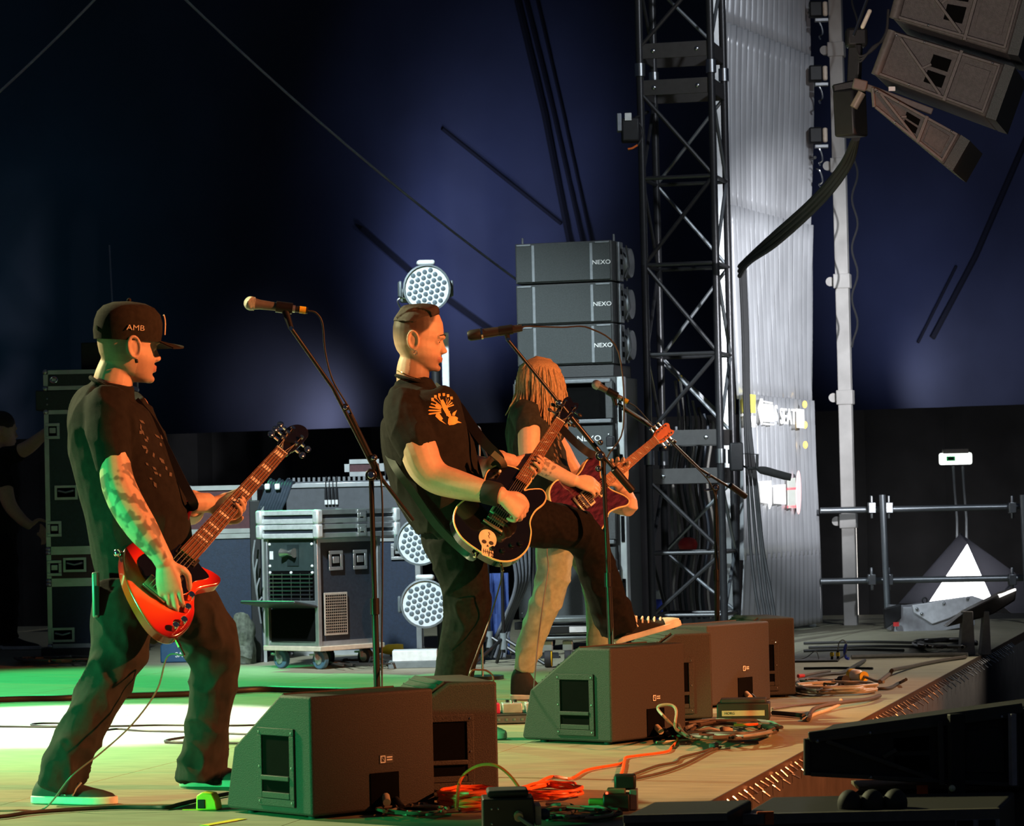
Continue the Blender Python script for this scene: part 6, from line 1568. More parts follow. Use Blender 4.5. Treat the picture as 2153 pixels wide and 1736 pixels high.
# ================================================================== MICROPHONES AND STANDS
STANDB = mat('stand_black', (.016, .015, .016), .35, .3)
GRILLM = mat('mic_grille', (.42, .40, .36), .4, .7, .35, 500, .6, 800)
MICB = mat('mic_body', (.14, .125, .115), .45, .2)
def stand(label, base_px_x, D, top_px, boom, knobs, cw=None, tele=None, tripod=True):
    p = P(*top_px, D); bx = P(base_px_x, 1400, D); base = Vector((bx.x, bx.y, 0))
    t = thing('mic_stand', label, 'microphone stand', base)
    MB().tube([base + Vector((0, 0, .03)), base.lerp(p, .55)], .0125, 12).build('lower_tube', STANDB, t)
    MB().tube([base.lerp(p, .5), p], .0095, 12).build('upper_tube', STANDB, t)
    c = base.lerp(p, .55); MB().tube([c - Vector((0, 0, .03)), c + Vector((0, 0, .03))], .017, 12).build('clutch', STANDB, t)
    if tripod:
        for k in range(3):
            a = R(20 + 120 * k)
            MB().tube([base + Vector((0, 0, .10)), base + Vector((.28 * math.cos(a), .28 * math.sin(a), .012))], .009, 8).build('leg', STANDB, t)
        MB().tube([base + Vector((0, 0, .03)), base + Vector((0, 0, .13))], .02, 12).build('hub', STANDB, t)
    else:
        MB().cyl(base, base + Vector((0, 0, .022)), .13, .125, 28).build('base', STANDB, t, bevel=.004)
    q = [P(x, y, D + dz) for x, y, dz in boom]
    MB().tube(q, .0075, 10).build('boom', STANDB, t)
    m = len(q)
    for (x, y, dz, r_) in knobs:
        c = P(x, y, D + dz); k_ = MB().cyl(c - VIEW * .028, c + VIEW * .02, r_, n=12).build('pivot', STANDB, t, bevel=.003)
        MB().cyl(c - VIEW * .042, c - VIEW * .026, r_ * .62, n=10).build('pivot_bolt', CHROME, k_, bevel=.002)
    if cw: MB().tube([P(*cw[0]), P(*cw[1])], .017, 12).build('counterweight', STANDB, t, bevel=.004)
    if tele: MB().tube([P(*tele[0]), P(*tele[1])], .0115, 10).build('boom_sleeve', STANDB, t)
    return t
def vocal_mic(label, head_px, tail_px, D, dd=0.0, gr=.026, grm=GRILLM, bm=MICB, tape=True, slim=False, clip_to=None):
    a = P(*head_px, D); z = P(*tail_px, D + dd); ax = (z - a).normalized(); L = (z - a).length
    t = thing('microphone', label, 'microphone', z - Vector((0, 0, .02)))
    if slim:
        MB().tube([a - ax * .0, a + ax * .012, a + ax * .055, a + ax * .06], [.017, .0235, .0235, .021], 16).build('grille', grm, t)
        MB().tube([a + ax * .058, a + ax * .066], .0245, 16).build('ring', CHROME, t)
        MB().tube([a + ax * .066, a + ax * .10, a + ax * .20, z], [.021, .021, .017, .015], 14).build('handle', bm, t)
    else:
        MB().sphere(a + ax * gr * .9, (gr, gr, gr), 18, 12).build('grille', grm, t)
        MB().tube([a + ax * gr * 1.15, a + ax * gr * 1.45], gr * .96, 18).build('ring', grm, t)
        MB().tube([a + ax * gr * 1.5, a + ax * gr * 2.2, a + ax * L * .80], [gr * .80, gr * .68, gr * .47], 14).build('handle', bm, t)
        MB().tube([a + ax * L * .80, z], gr * .44, 12).build('connector', BLACKM if not tape else BLACKM, t)
        if tape:
            MB().tube([a + ax * L * .74, a + ax * L * .80], gr * .52, 12).build('silver_band', ALU, t)
            MB().tube([a + ax * L * .87, a + ax * L * .97], gr * .50, 12).build('yellow_tape', YELLOW, t)
    return t, a, ax, z
def mic_clip(t, c, ax, foot):
    MB().tube([c - ax * .03, c + ax * .03], .021, 12).build('mic_clip', STANDB, t)
    MB().tube([c, foot], [.014, .010], 10).build('clip_stem', STANDB, t)
    MB().cyl(foot - VIEW * .012, foot + VIEW * .012, .008, n=8).build('clip_bolt', CHROME, t)
# 1: bassist's
t = stand('boom microphone stand in front of the bassist, rising behind the nearest wedge', 793, 11.95, (780, 985), [(612, 690, -.25), (700, 815, -.15), (786, 985, -.02), (868, 1093, .10)], [(781, 998, 0, .022), (727, 856, -.10, .014), (786, 962, -.03, .013)], tele=((735, 870, 11.85), (800, 1005, 11.95)), tripod=False)
m1, a, ax, z = vocal_mic('microphone with a round tan grille and yellow tape, pointed at the bassist', (514, 636), (647, 653), 11.72, .02)
mic_clip(t, a + ax * .145, ax, P(612, 690, 11.70))
MB().tube(catmull([z, z + ax * .03 - Vector((0, 0, .004)), P(678, 680, 11.75), P(684, 740, 11.78), P(700, 800, 11.79), P(735, 860, 11.84), P(772, 940, 11.9), P(801, 1010, 11.93), P(804, 1200, 11.94), P(803, 1400, 11.94), G(812, 1640, .008), G(900, 1660, .008)], 6), .0035, 6).build('mic_lead', RUBBER, label='thin black lead hanging from the bassist\'s microphone down its stand', cat='cable')
# 2: lead guitarist's
t = stand('boom microphone stand in the middle, crossing the raised leg', 1289, 13.90, (1268, 958), [(1066, 712, -.09), (1180, 852, -.05), (1262, 952, -.02), (1330, 1030, .06)], [(1262, 958, -.02, .022), (1258, 985, -.01, .014), (1176, 848, -.05, .016), (1262, 930, -.03, .012)], cw=((1290, 985, 13.88), (1330, 1032, 13.92)), tele=((1180, 852, 13.85), (1262, 952, 13.88)), tripod=False)
m2, a, ax, z = vocal_mic('slim black microphone in front of the short-haired guitarist\'s face', (983, 706), (1098, 689), 13.80, .0, grm=mat('mic_grille_dark', (.02, .02, .02), .5, .3), bm=mat('mic_body_dark', (.035, .03, .03), .35, .2), slim=True)
mic_clip(t, a + ax * .165, ax, P(1068, 713, 13.81))
MB().tube(catmull([z, P(1110, 686, 13.82), P(1180, 688, 13.9), P(1240, 690, 14.2), P(1300, 740, 14.3), P(1310, 900, 14.2), P(1272, 980, 13.95), P(1281, 1150, 13.90), P(1289, 1330, 13.88), G(1296, 1555, .006), G(1360, 1560, .006)], 6), .0035, 6).build('mic_lead', RUBBER, label='thin black lead running back from the slim microphone', cat='cable')
# 3: right hand one
t = stand('boom microphone stand at the right, in front of the truss tower', 1508, 17.4, (1504, 1025), [(1300, 848, -.25), (1388, 905, -.12), (1470, 985, -.02), (1568, 1045, .12)], [(1504, 1025, 0, .020), (1490, 1000, -.02, .013)], cw=((1535, 1020, 17.44), (1568, 1044, 17.5)), tele=((1310, 858, 17.16), (1420, 930, 17.3)))
MB().tube([P(1504, 1027, 17.38), P(1482, 1030, 17.34)], .006, 8).build('tee_handle', CHROME, t)
m3, a, ax, z = vocal_mic('microphone with a pale round grille and yellow tape before the line array', (1246, 804), (1322, 846), 17.1, .02, grm=mat('mic_grille_pale', (.62, .63, .64), .4, .6, .3, 500, .5, 800))
mic_clip(t, a + ax * .12, ax, P(1296, 855, 17.12))
MB().tube(catmull([z, P(1340, 858, 17.15), P(1372, 893, 17.2), P(1440, 960, 17.28), P(1500, 1030, 17.36), P(1511, 1150, 17.38), P(1512, 1300, 17.38), G(1518, 1440, .006), G(1600, 1445, .006)], 6), .0035, 6).build('mic_lead', RUBBER, label='thin black lead running along the right hand microphone boom', cat='cable')
# small microphone on a straight stand behind the guitarists
D = 18.2
bx = P(1012, 1300, D); base = Vector((bx.x, bx.y, 0))
t = thing('mic_stand', 'straight chrome microphone stand behind the two guitarists', 'microphone stand', base)
MB().tube([base, P(1008, 935, D)], .007, 8).build('tube', STEEL, t)
MB().cyl(base, base + Vector((0, 0, .02)), .12, n=20).build('base', STANDB, t)
vocal_mic('microphone with a white round grille on the straight stand between the guitarists', (1000, 896), (1024, 962), D, 0, gr=.024, grm=MATS['mic_grille_pale'], bm=BLACKM, tape=False)
# tripod stands behind
for (x, y, top, D, lab) in ((1060, 1400, 1190, 18.6, 'black tripod stand behind the lead guitarist\'s standing leg'), (1030, 1395, 1150, 19.2, 'second black tripod stand farther back near the blue cloth')):
    b0 = G(x, y); 
    t = thing('tripod_stand', lab, 'stand', (b0.x, b0.y, 0)); s_ = S(b0.y); h = (y - top) / s_
    MB().tube([(0, 0, .08), (0, 0, h)], .011, 10).build('tube', STANDB, t, True)
    MB().tube([(0, 0, .10), (0, 0, .20)], .022, 12).build('hub', mat('hub_grey', (.22, .24, .25), .4, .3), t, True)
    for k in range(3):
        a = R(-20 + 120 * k); MB().tube([(0, 0, .17), (.26 * math.cos(a), .26 * math.sin(a), .012)], .011, 8).build('leg', STANDB, t, True)
# drum-kit hardware cloth: blue hanging cloth and loops of cable behind
q = at_floor(1018, 20.6)
b = MB(); vv = []
for k in range(9):
    for i in range(25):
        x = -.10 + .26 * i / 24; z = .02 + .52 * k / 8
        vv.append((q.x + x, q.y + .025 * math.sin(i * .9) + .01 * math.sin(i * 2.1 + k), z))
o = MB().add(vv, [(k * 25 + i, k * 25 + i + 1, (k + 1) * 25 + i + 1, (k + 1) * 25 + i) for k in range(8) for i in range(24)]).build('blue_cloth', mat('blue_cloth', (.03, .06, .20), .8), label='blue cloth hanging low behind the lead guitarist\'s legs', cat='cloth')
so = o.modifiers.new('thick', 'SOLIDIFY'); so.thickness = .004
for k in range(5):
    pts = [P(1062 + 12 * k, 1000, 20.4 + .03 * k), P(1068 + 11 * k, 1120, 20.4 + .03 * k), P(1085 + 6 * k, 1220, 20.4 + .03 * k), P(1060 + 4 * k, 1300, 20.4 + .03 * k), G(1020 + 10 * k, 1383, .012)]
    MB().tube(catmull(pts, 6), .011, 7).build('hanging_cable', mat('grey_sheath', (.10, .105, .12), .5), label=('first', 'second', 'third', 'fourth', 'fifth')[k] + ' of five grey cables hanging from the left beside the blue cloth', cat='cable', group='grey cables behind the guitarists')
# cable rail they hang from
b0 = at_floor(1090, 20.55)
t = thing('cable_rack', 'black rack post with a cross arm behind the guitarists', 'rack', b0)
MB().tube([(0.1, 0, 0), (0.1, 0, P(1090, 996, 20.55).z)], .016, 10).build('post', BLACK, t, True)
MB().tube([(-.12, -.06, P(1090, 998, 20.55).z), (.22, -.06, P(1090, 998, 20.55).z)], .014, 10).build('arm', BLACK, t, True)
MB().box((.1, 0, .012), (.3, .3, .024)).build('base', BLACK, t, True)
# trolley behind the long-haired guitarist
tb = G(1215, 1402); s_ = S(tb.y)
t = thing('equipment_trolley', 'low wheeled trolley with grey bars behind the long-haired guitarist', 'trolley', (tb.x, tb.y + .1, 0), R(-4))
for (y, h, m_) in ((1302, .03, mat('trolley_grey', (.16, .18, .18), .4, .3)), (1322, .05, BLACK), (1340, .02, MATS['trolley_grey'])):
    MB().box((0, 0, (1402 - y) / s_), (.42, .32, h)).build('bar', m_, t, True, bevel=.006)
MB().box((.03, -.165, (1402 - 1322) / s_), (.13, .006, .034)).build('white_tape', WHITEP, t, True)
for (x, f) in ((-.17, 1), (-.05, 0), (.12, 1)):
    w_ = MB().cyl((x - .02, -.10, .055), (x + .02, -.10, .055), .053, n=20).build('wheel', RUBBER, t, True, bevel=.005)
    MB().tube([(x + .0215, -.10 + .046 * math.cos(a * math.pi / 10), .055 + .046 * math.sin(a * math.pi / 10)) for a in range(20)], .004, 5, closed=True).build('rim', YELLOW if f else ALU, w_, True)
    MB().box((x, -.10, .13), (.06, .06, .06)).build('fork', ALU, t, True, bevel=.004)
# ================================================================== SMALL THINGS ON THE STAGE
CBLK = mat('cable_black', (.022, .020, .018), .5); CBRN = mat('cable_brown', (.075, .055, .038), .55); CTAN = mat('cable_tan', (.30, .25, .18), .55)
CORG = mat('cable_orange', (.85, .13, .02), .45); CGRY = mat('cable_grey', (.22, .21, .19), .5); CBEI = mat('cable_beige', (.45, .40, .31), .55)
# orange mains coil and lead beside the second wedge
def coil(name, c_px, rx, ry, turns, r, m, label, rise=.006, wob=.12, seed=1, cat='cable coil', tail=None):
    rnd = random.Random(seed); c = G(*c_px); pts = []
    n = int(turns * 16)
    for k in range(n):
        a = 2 * math.pi * k / 16; w = 1 + rnd.uniform(-wob, wob)
        pts.append(Vector((c.x + rx * math.cos(a) * w, c.y + ry * math.sin(a) * w, r * 1.1 + rise * (k / 16) + rnd.uniform(0, .003))))
    if tail:
        for p in tail: pts.append(G(p[0], p[1], r * 1.1 + (p[2] if len(p) > 2 else 0)))
    return MB().tube(catmull(pts, 3), r, 6).build(name, m, label=label, cat=cat)
coil('cable_coil', (988, 1700), .095, .14, 8, .0058, CORG, 'bright orange cable coil in front of the second wedge', .0072, .10, 3)
MB().tube(catmull([G(960, 1700, .05), P(968, 1640, 10.38), P(1000, 1612, 10.35), P(1040, 1608, 10.3), P(1072, 1630, 10.28), P(1100, 1668, 10.25), G(1118, 1690, .01)], 6), .0055, 6).build('orange_lead', CORG, label='orange lead arching up from the orange coil', cat='cable')
coil('cable_coil', (1160, 1672), .10, .22, 4, .0052, CORG, 'small orange cable coil left of the power boxes', .006, .12, 5)
floor_cable('orange_lead', [(1112, 1668), (1125, 1650), (1160, 1632), (1200, 1636), (1235, 1618), (1300, 1606), (1312, 1600), (1316, 1592), (1340, 1588), (1400, 1580), (1412, 1570), (1425, 1555), (1418, 1545), (1414, 1536)], .0055, CORG, 'long orange lead running from the small coil past the power boxes')
floor_cable('orange_lead', [(1300, 1640), (1308, 1620), (1312, 1602)], .006, CORG, 'short orange tail into the power box')
# power boxes
def box_on_floor(name, label, px, d, w, dp, h, yaw, m, cat, bevel=.005):
    q = G(*px); t = thing(name, label, cat, (q.x, q.y + dp / 2, 0), yaw)
    MB().box((0, 0, h / 2), (w, dp, h)).build('body', m, t, True, bevel=bevel)
    return t
PBX = mat('power_box_black', (.018, .016, .014), .5)
q = G(1068, 1752)
t = thing('power_box', 'black power distribution box at the bottom edge with a grey plug', 'power box', (q.x, q.y + .08, 0), R(2))
MB().box((0, 0, .055), (.155, .16, .10)).build('body', PBX, t, True, bevel=.005)
MB().box((0, .0, .118), (.125, .13, .022)).build('lid', RUBBER, t, True, bevel=.008)
MB().cyl((.03, -.082, .055), (.03, -.105, .05), .014, n=12).build('plug', mat('plug_amber', (.45, .33, .2), .5), t, True)
for (x, z) in ((-.05, .075), (-.03, .075), (-.05, .03)): MB().sphere((x, -.081, z), .004, 6, 4).build('screw', STEEL, t, True)
MB().tube(catmull([(.03, -.105, .05), (.06, -.13, .03), (.10, -.15, .012), (.2, -.17, .008)], 5), .006, 6).build('plug_lead', CGRY, t, True)
MB().box((.09, .0, .05), (.02, .11, .06)).build('socket_panel', CBEI, t, True, bevel=.004)
MB().sphere((.11, -.02, .05), (.018, .018, .018), 10, 8).build('blue_plug', mat('plug_navy', (.02, .03, .06), .5), t, True)
floor_cable('grey_lead', [(1150, 1690), (1175, 1690, .02), (1200, 1692, .01), (1212, 1702), (1200, 1708), (1150, 1722)], .006, CGRY, 'grey lead looping out of the power box at the bottom edge')
t = box_on_floor('power_box', 'black power box with a red light and yellow block between orange leads', (1298, 1706), 0, .085, .09, .055, R(-4), PBX, 'power box')
MB().box((-.0, .0, .063), (.06, .055, .018)).build('lid', mat('lid_tan', (.22, .19, .12), .5), t, True, bevel=.004)
MB().box((.028, .01, .09), (.07, .05, .05)).build('top_plug', PBX, t, True, bevel=.008)
MB().sphere((-.03, -.03, .058), .0045, 8, 6).build('red_lamp', mat('lamp_red', (1, .08, .03), .4, emit=3), t, True)
MB().box((-.065, .01, .02), (.05, .05, .035)).build('yellow_block', mat('block_yellow', (.42, .36, .05), .5), t, True, bevel=.003)
MB().box((.055, .01, .035), (.025, .07, .065)).build('grey_side', mat('box_side_grey', (.2, .17, .16), .5), t, True, bevel=.003)
t = box_on_floor('stage_box', 'low black stage box with a paper strip behind the middle wedge', (1567, 1514), 0, .235, .16, .075, R(-6), PBX, 'stage box')
MB().box((0, .0, .084), (.205, .13, .02)).build('ribbed_lid', RUBBER, t, True, bevel=.006)
pl = MB().box((0, -.0815, .032), (.19, .003, .024)).build('paper_strip', mat('paper_buff', (.42, .36, .25), .7), t, True)
me = text_mesh('HORG', .016, .0005); me.transform(Matrix.Translation((-.06, -.0835, .032)) @ Matrix.Rotation(math.pi / 2, 4, 'X')); link('lettering', me, PBX, pl, False)
t = box_on_floor('small_box', 'small black box behind the wedge with the white maker plate', (1656, 1462), 0, .08, .10, .065, 0, PBX, 'box')
MB().box((0, 0, .068), (.06, .08, .008)).build('lid', RUBBER, t, True)
# black box with plugs and a blue lead at the far edge
t = box_on_floor('multipin_box', 'flat dark plate with two yellow-ringed plugs and a blue lead', (1720, 1392), 0, .28, .3, .012, R(-8), PBX, 'connector box')
for (x, z) in ((.10, .055), (.135, .065)):
    MB().cyl((x, -.05, .012), (x, -.05, z), .008, n=10).build('plug', BLACKM, t, True); MB().cyl((x, -.05, .03), (x, -.05, .052), .012, n=10).build('yellow_ring', YELLOW, t, True)
MB().tube(catmull([(.135, -.05, .065), (.145, -.05, .11), (.17, -.05, .125), (.19, -.05, .09), (.17, -.06, .03), (.10, -.08, .008), (-.02, -.12, .006)], 6), .004, 6).build('thin_lead', CGRY, t, True)
MB().tube(catmull([(.185, -.05, .10), (.175, -.05, .06), (.182, -.05, .02), (.20, -.06, .014)], 5), .009, 6).build('blue_lead', BLUEP, t, True)
MB().tube(catmull([(.02, .0, .012), (.0, .0, .06), (-.06, .02, .02), (-.14, .0, .008)], 5), .003, 6).build('fine_lead', CGRY, t, True)
# multicore bundles heaped behind the middle wedge and along the edge
rng = random.Random(11)
def heap(name, label, center, spanx, spany, n, r, ms, zmax=.05):
    t = thing(name, label, 'cables', G(*center))
    for k in range(n):
        ax_ = rng.uniform(.6, 1) * spanx; ay_ = rng.uniform(.5, 1) * spany; ph = rng.uniform(0, 6.28); pts = []
        for i in range(9):
            a = ph + i * rng.uniform(.5, .75); x = center[0] + ax_ * math.cos(a) + rng.uniform(-4, 4); y = center[1] + ay_ * math.sin(a) + rng.uniform(-2, 2)
            pts.append(G(x, y, r + .002 + rng.uniform(0, zmax)))
        MB().tube(catmull(pts, 5), r, 6).build('cable_strand', ms[k % len(ms)], t)
    return t
heap('cable_heap', 'tangled heap of brown cables behind the middle wedge', (1530, 1532), 120, 20, 13, .0075, [CBRN, CBLK, CBRN, CGRY], .045)
heap('cable_heap', 'tangle of brown cables below the nearest wedge\'s connectors', (880, 1700), 90, 12, 8, .0050, [CBRN, CTAN, CBRN], .02)
heap('cable_heap', 'tangle of dark cables beside the farthest wedge', (1715, 1440), 60, 14, 9, .006, [CBLK, CBRN, CGRY], .03)
heap('cable_heap', 'dark tangle of leads around the power boxes', (1215, 1708), 110, 14, 9, .0050, [CBRN, CBLK, CTAN], .02)
heap('cable_heap', 'black cables piled at the far stage corner', (1985, 1352), 75, 9, 12, .010, [CBLK, CBLK, CGRY], .05)
heap('cable_heap', 'black cables lying at the foot of the left case tower', (130, 1385), 110, 5, 10, .009, [CBLK], .03)
heap('cable_heap', 'dark leads under the dolly and the beam lights', (760, 1392), 70, 8, 7, .006, [CBLK], .03)
# raised loop and plug in front of the middle wedge
MB().tube(catmull([G(1425, 1535, .01), P(1400, 1510, 12.8), P(1383, 1490, 12.82), P(1390, 1482, 12.82), P(1412, 1482, 12.82), P(1422, 1495, 12.8), P(1420, 1530, 12.78), G(1440, 1540, .01)], 6), .006, 6).build('cable_loop', CTAN, label='pale loop of cable standing up before the middle wedge', cat='cable')
t = box_on_floor('plug_block', 'grey plug block lying in the brown cable heap', (1528, 1548), 0, .05, .05, .04, R(20), CTAN, 'plug', .012)
MB().tube(catmull([(-.02, 0, .02), (-.08, 0, .035), (-.14, .02, .02), (-.17, .06, .01)], 5), .007, 6).build('plug_lead', CGRY, t, True)
floor_cable('white_lead', [(1380, 1560), (1440, 1556), (1500, 1551), (1560, 1552)], .005, CBEI, 'pale straight lead in front of the cable heap')
floor_cable('brown_lead', [(1320, 1632), (1380, 1610), (1420, 1602), (1432, 1592), (1470, 1582), (1500, 1572)], .0052, CBRN, 'upper of two brown leads running from the power box to the heap')
floor_cable('brown_lead', [(1328, 1638), (1390, 1624), (1440, 1606), (1490, 1580), (1515, 1570)], .0052, CBRN, 'lower of two brown leads running from the power box to the heap')
t = box_on_floor('cable_joint', 'dark grey cable joint at the end of the brown leads', (1502, 1576), 0, .03, .05, .028, R(-20), mat('joint_grey', (.08, .08, .1), .5), 'connector', .008)
floor_cable('orange_lead', [(1545, 1524, .05), (1570, 1523, .055), (1592, 1522, .05)], .006, CORG, 'short orange lead on top of the brown cable heap')
floor_cable('yellow_plug_lead', [(1625, 1498), (1650, 1500), (1690, 1504)], .011, CBLK, 'black plug with a lead right of the stage box')
floor_cable('beige_lead', [(1700, 1512), (1712, 1490, .01), (1760, 1478, .015), (1820, 1470, .01), (1850, 1462)], .010, CBRN, 'thick brown cable bent along the stage edge')
floor_cable('beige_lead', [(1690, 1512), (1715, 1500), (1740, 1492), (1765, 1480, .01), (1768, 1470, .03)], .008, CBEI, 'beige cable ending upright beside the pale coil')
floor_cable('beige_lead', [(1624, 1490), (1680, 1482), (1750, 1476), (1810, 1470)], .006, CBRN, 'brown lead from the stage box to the pale coil')
coil('cable_coil', (1760, 1456), .20, .26, 6, .0062, CBEI, 'pale beige cable coil near the stage edge', .006, .10, 9)
# yellow and white mains connector
q = G(1800, 1432); ax_ = (G(1850, 1436) - q).normalized()
t = thing('mains_connector', 'yellow and white mains connector lying near the stage edge', 'connector', (q.x, q.y, 0))
c = q + Vector((0, 0, .033))
MB().tube([c - ax_ * .06, c - ax_ * .05, c - ax_ * .02, c - ax_ * .015], [.022, .033, .033, .03], 14).build('yellow_half', YELLOW, t)
MB().tube([c - ax_ * .018, c + ax_ * .03, c + ax_ * .05, c + ax_ * .055], [.032, .030, .018, .012], 14).build('white_half', WHITEP, t)
MB().cyl(c + ax_ * .075 + Vector((0, 0, -.005)), c + ax_ * .085 + Vector((0, 0, -.005)), .028, n=16).build('cap', YELLOW, t)
MB().tube(catmull([c + ax_ * .05, c + ax_ * .12 - Vector((0, 0, .01)), c + ax_ * .2 - Vector((0, 0, .022)), c + ax_ * .28 - Vector((0, 0, .024))], 5), .008, 8).build('lead', CGRY, t)
t = thing('cable_socket', 'black cable socket left of the yellow connector', 'connector', G(1772, 1428)); q = G(1772, 1428, .024)
MB().tube([q - ax_ * .03, q + ax_ * .03], [.018, .024], 12).build('shell', RUBBER, t); MB().tube(catmull([q - ax_ * .03, q - ax_ * .10 - Vector((0, 0, .01)), G(1700, 1436, .01), G(1640, 1440, .01)], 5), .009, 8).build('lead', CBRN, t)
floor_cable('edge_cable', [(1760, 1450), (1830, 1448), (1870, 1446), (1890, 1436), (1905, 1428, .03)], .009, CBLK, 'dark cable curving up beside the stage edge', )
floor_cable('edge_cable', [(1850, 1432), (1872, 1415), (1878, 1408, .02), (1920, 1400), (1980, 1388), (2030, 1381)], .011, CBRN, 'brown cable running to the far stage edge')
floor_cable('edge_cable', [(1790, 1381), (1860, 1379), (1950, 1377), (2035, 1376)], .014, CGRY, 'straight grey cable across the far stage')
for k, (y, x0, x1) in enumerate(((1352, 1690, 1940), (1361, 1700, 1980), (1368, 1690, 1900))):
    floor_cable('far_cable', [(x0, y), ((x0 + x1) / 2, y - 3), (x1, y - 1)], .010, CBLK, ('farthest', 'middle', 'nearest')[k] + ' of three straight black cables across the far stage')
floor_cable('far_cable', [(1680, 1430), (1730, 1418), (1770, 1414), (1800, 1398, .02), (1818, 1388)], .010, CBLK, 'kinked black cable left of the connectors')
floor_cable('far_cable', [(1690, 1405), (1760, 1404), (1835, 1405)], .008, CBLK, 'short straight black cable behind the connectors')
# red and green ends
t = thing('cable_tail', 'brown cable with a red tip by the farthest wedge', 'cable', G(1686, 1420)); MB().tube([G(1678, 1421, .01), G(1690, 1420, .01)], .010, 8).build('red_tip', REDP, t); MB().tube(catmull([G(1690, 1420, .008), G(1720, 1414, .008), G(1745, 1410, .008)], 4), .008, 6).build('lead', CBRN, t)
# leads on the floor left: long snake, thin leads in the white pool, jack lead
floor_cable('multicore_snake', [(-300, 1480), (-30, 1471), (60, 1468), (130, 1467), (200, 1464), (330, 1460), (420, 1457), (480, 1452), (560, 1448), (640, 1450), (760, 1452), (870, 1449)], .018, CBLK, 'long thick black multicore lying across the green-lit floor', n=10)
floor_cable('thin_lead', [(-260, 1530), (-20, 1527), (120, 1528), (250, 1526), (340, 1524), (480, 1525), (600, 1522)], .005, CBLK, 'thin black lead across the white light pool, upper one')
floor_cable('thin_lead', [(220, 1535), (250, 1532), (300, 1536), (400, 1538), (520, 1543), (640, 1545)], .005, CBLK, 'thin black lead across the white light pool, lower one')
floor_cable('thin_lead', [(140, 1527), (90, 1526), (65, 1523), (90, 1520), (180, 1520), (232, 1517), (226, 1514)], .005, CBLK, 'small loop of lead in the white light pool behind the near leg')
floor_cable('thin_lead', [(470, 1542), (400, 1548), (350, 1556), (360, 1560), (420, 1561), (520, 1562)], .006, CBLK, 'loop of black lead behind the far leg')
floor_cable('thin_lead', [(-260, 1730), (-20, 1718), (60, 1708), (140, 1702), (240, 1697), (320, 1697), (352, 1697), (380, 1690), (430, 1678), (480, 1668)], .0075, CBLK, 'black lead crossing the floor in front of the bassist to the yellow tape')
jl = BM_ @ Vector((-.118, -.215, -.035))
MB().tube(catmull([jl, P(352, 1380, 11.05), P(330, 1450, 11.0), P(280, 1520, 10.9), P(215, 1580, 10.82), P(150, 1632, 10.74), G(95, 1698, .006), G(40, 1703, .006), G(-20, 1705, .006), G(-240, 1712, .006)], 6), .0032, 6).build('jack_lead', mat('lead_pale', (.14, .13, .11), .5), label='thin instrument lead trailing from the bass past the near leg', cat='cable')
jl = GM_ @ Vector((-.175, -.135, -.026))
MB().tube(catmull([jl, P(1052, 1225, 13.45), P(1030, 1300, 13.5), P(1000, 1380, 13.4), P(985, 1430, 13.3), G(975, 1560, .006)], 6), .0032, 6).build('jack_lead', CBLK, label='thin instrument lead hanging from the black guitar', cat='cable')
MB().tube(catmull([VM_ @ Vector((-.10, -.15, -.02)), P(1157, 1140, 16.1), P(1152, 1200, 16.05), P(1140, 1280, 16.0), P(1128, 1380, 15.95), G(1120, 1480, .006)], 6), .0035, 6).build('jack_lead', CBLK, label='thin instrument lead hanging down the pale green trouser leg', cat='cable')
MB().tube(catmull([G(985, 1552, .006), P(985, 1425, 13.2), P(1010, 1408, 13.25), P(1032, 1416, 13.3), P(1038, 1440, 13.3), G(1042, 1555, .006)], 6), .004, 6).build('jack_lead', CBRN, label='brown lead arching up behind the second wedge', cat='cable')
# yellow tape
q = G(438, 1702)
t = thing('tape_flap', 'bent flap of yellow tape standing on the floor by the nearest wedge', 'tape', (q.x, q.y, 0), R(-12))
YT = mat('yellow_tape', (.85, .62, .03), .5)
prof = [(-.034, 0), (-.032, .048), (-.012, .060), (.022, .056), (.036, .030), (.040, 0)]
MB().prism(prof, -.03, .03, Matrix(((1, 0, 0, 0), (0, 0, 1, 0), (0, 1, 0, .001), (0, 0, 0, 1)))).build('flap', YT, t, True, bevel=.005)
MB().box((-.014, -.0305, .022), (.026, .004, .030)).build('dark_opening', BLACKM, t, True, bevel=.002)
MB().box((-.06, -.01, .0015), (.05, .012, .002)).build('tail', YT, t, True)
a_, b_ = G(430, 1736), G(510, 1722)
MB().bar(a_ + Vector((0, 0, .002)), b_ + Vector((0, 0, .002)), .035, .0015, (0, 0, 1)).build('floor_tape', YT, label='strip of yellow tape stuck to the floor in front of the nearest wedge', cat='tape')
# yellow connector near the plinth
q = G(826, 1380); 
t = thing('yellow_connector', 'yellow mains connector on the floor left of the white plinth', 'connector', (q.x, q.y, 0))
MB().tube([(-.07, 0, .045), (-.03, 0, .048), (.03, 0, .048), (.07, 0, .05)], [.022, .034, .036, .030], 14).build('shell', YELLOW, t, True)
MB().tube([(-.10, 0, .04), (-.07, 0, .045)], .018, 10).build('gland', BLACKM, t, True)
MB().tube([(.0, .04, .05), (.0, .05, .0)], .02, 8).build('rest', BLACKM, t, True)
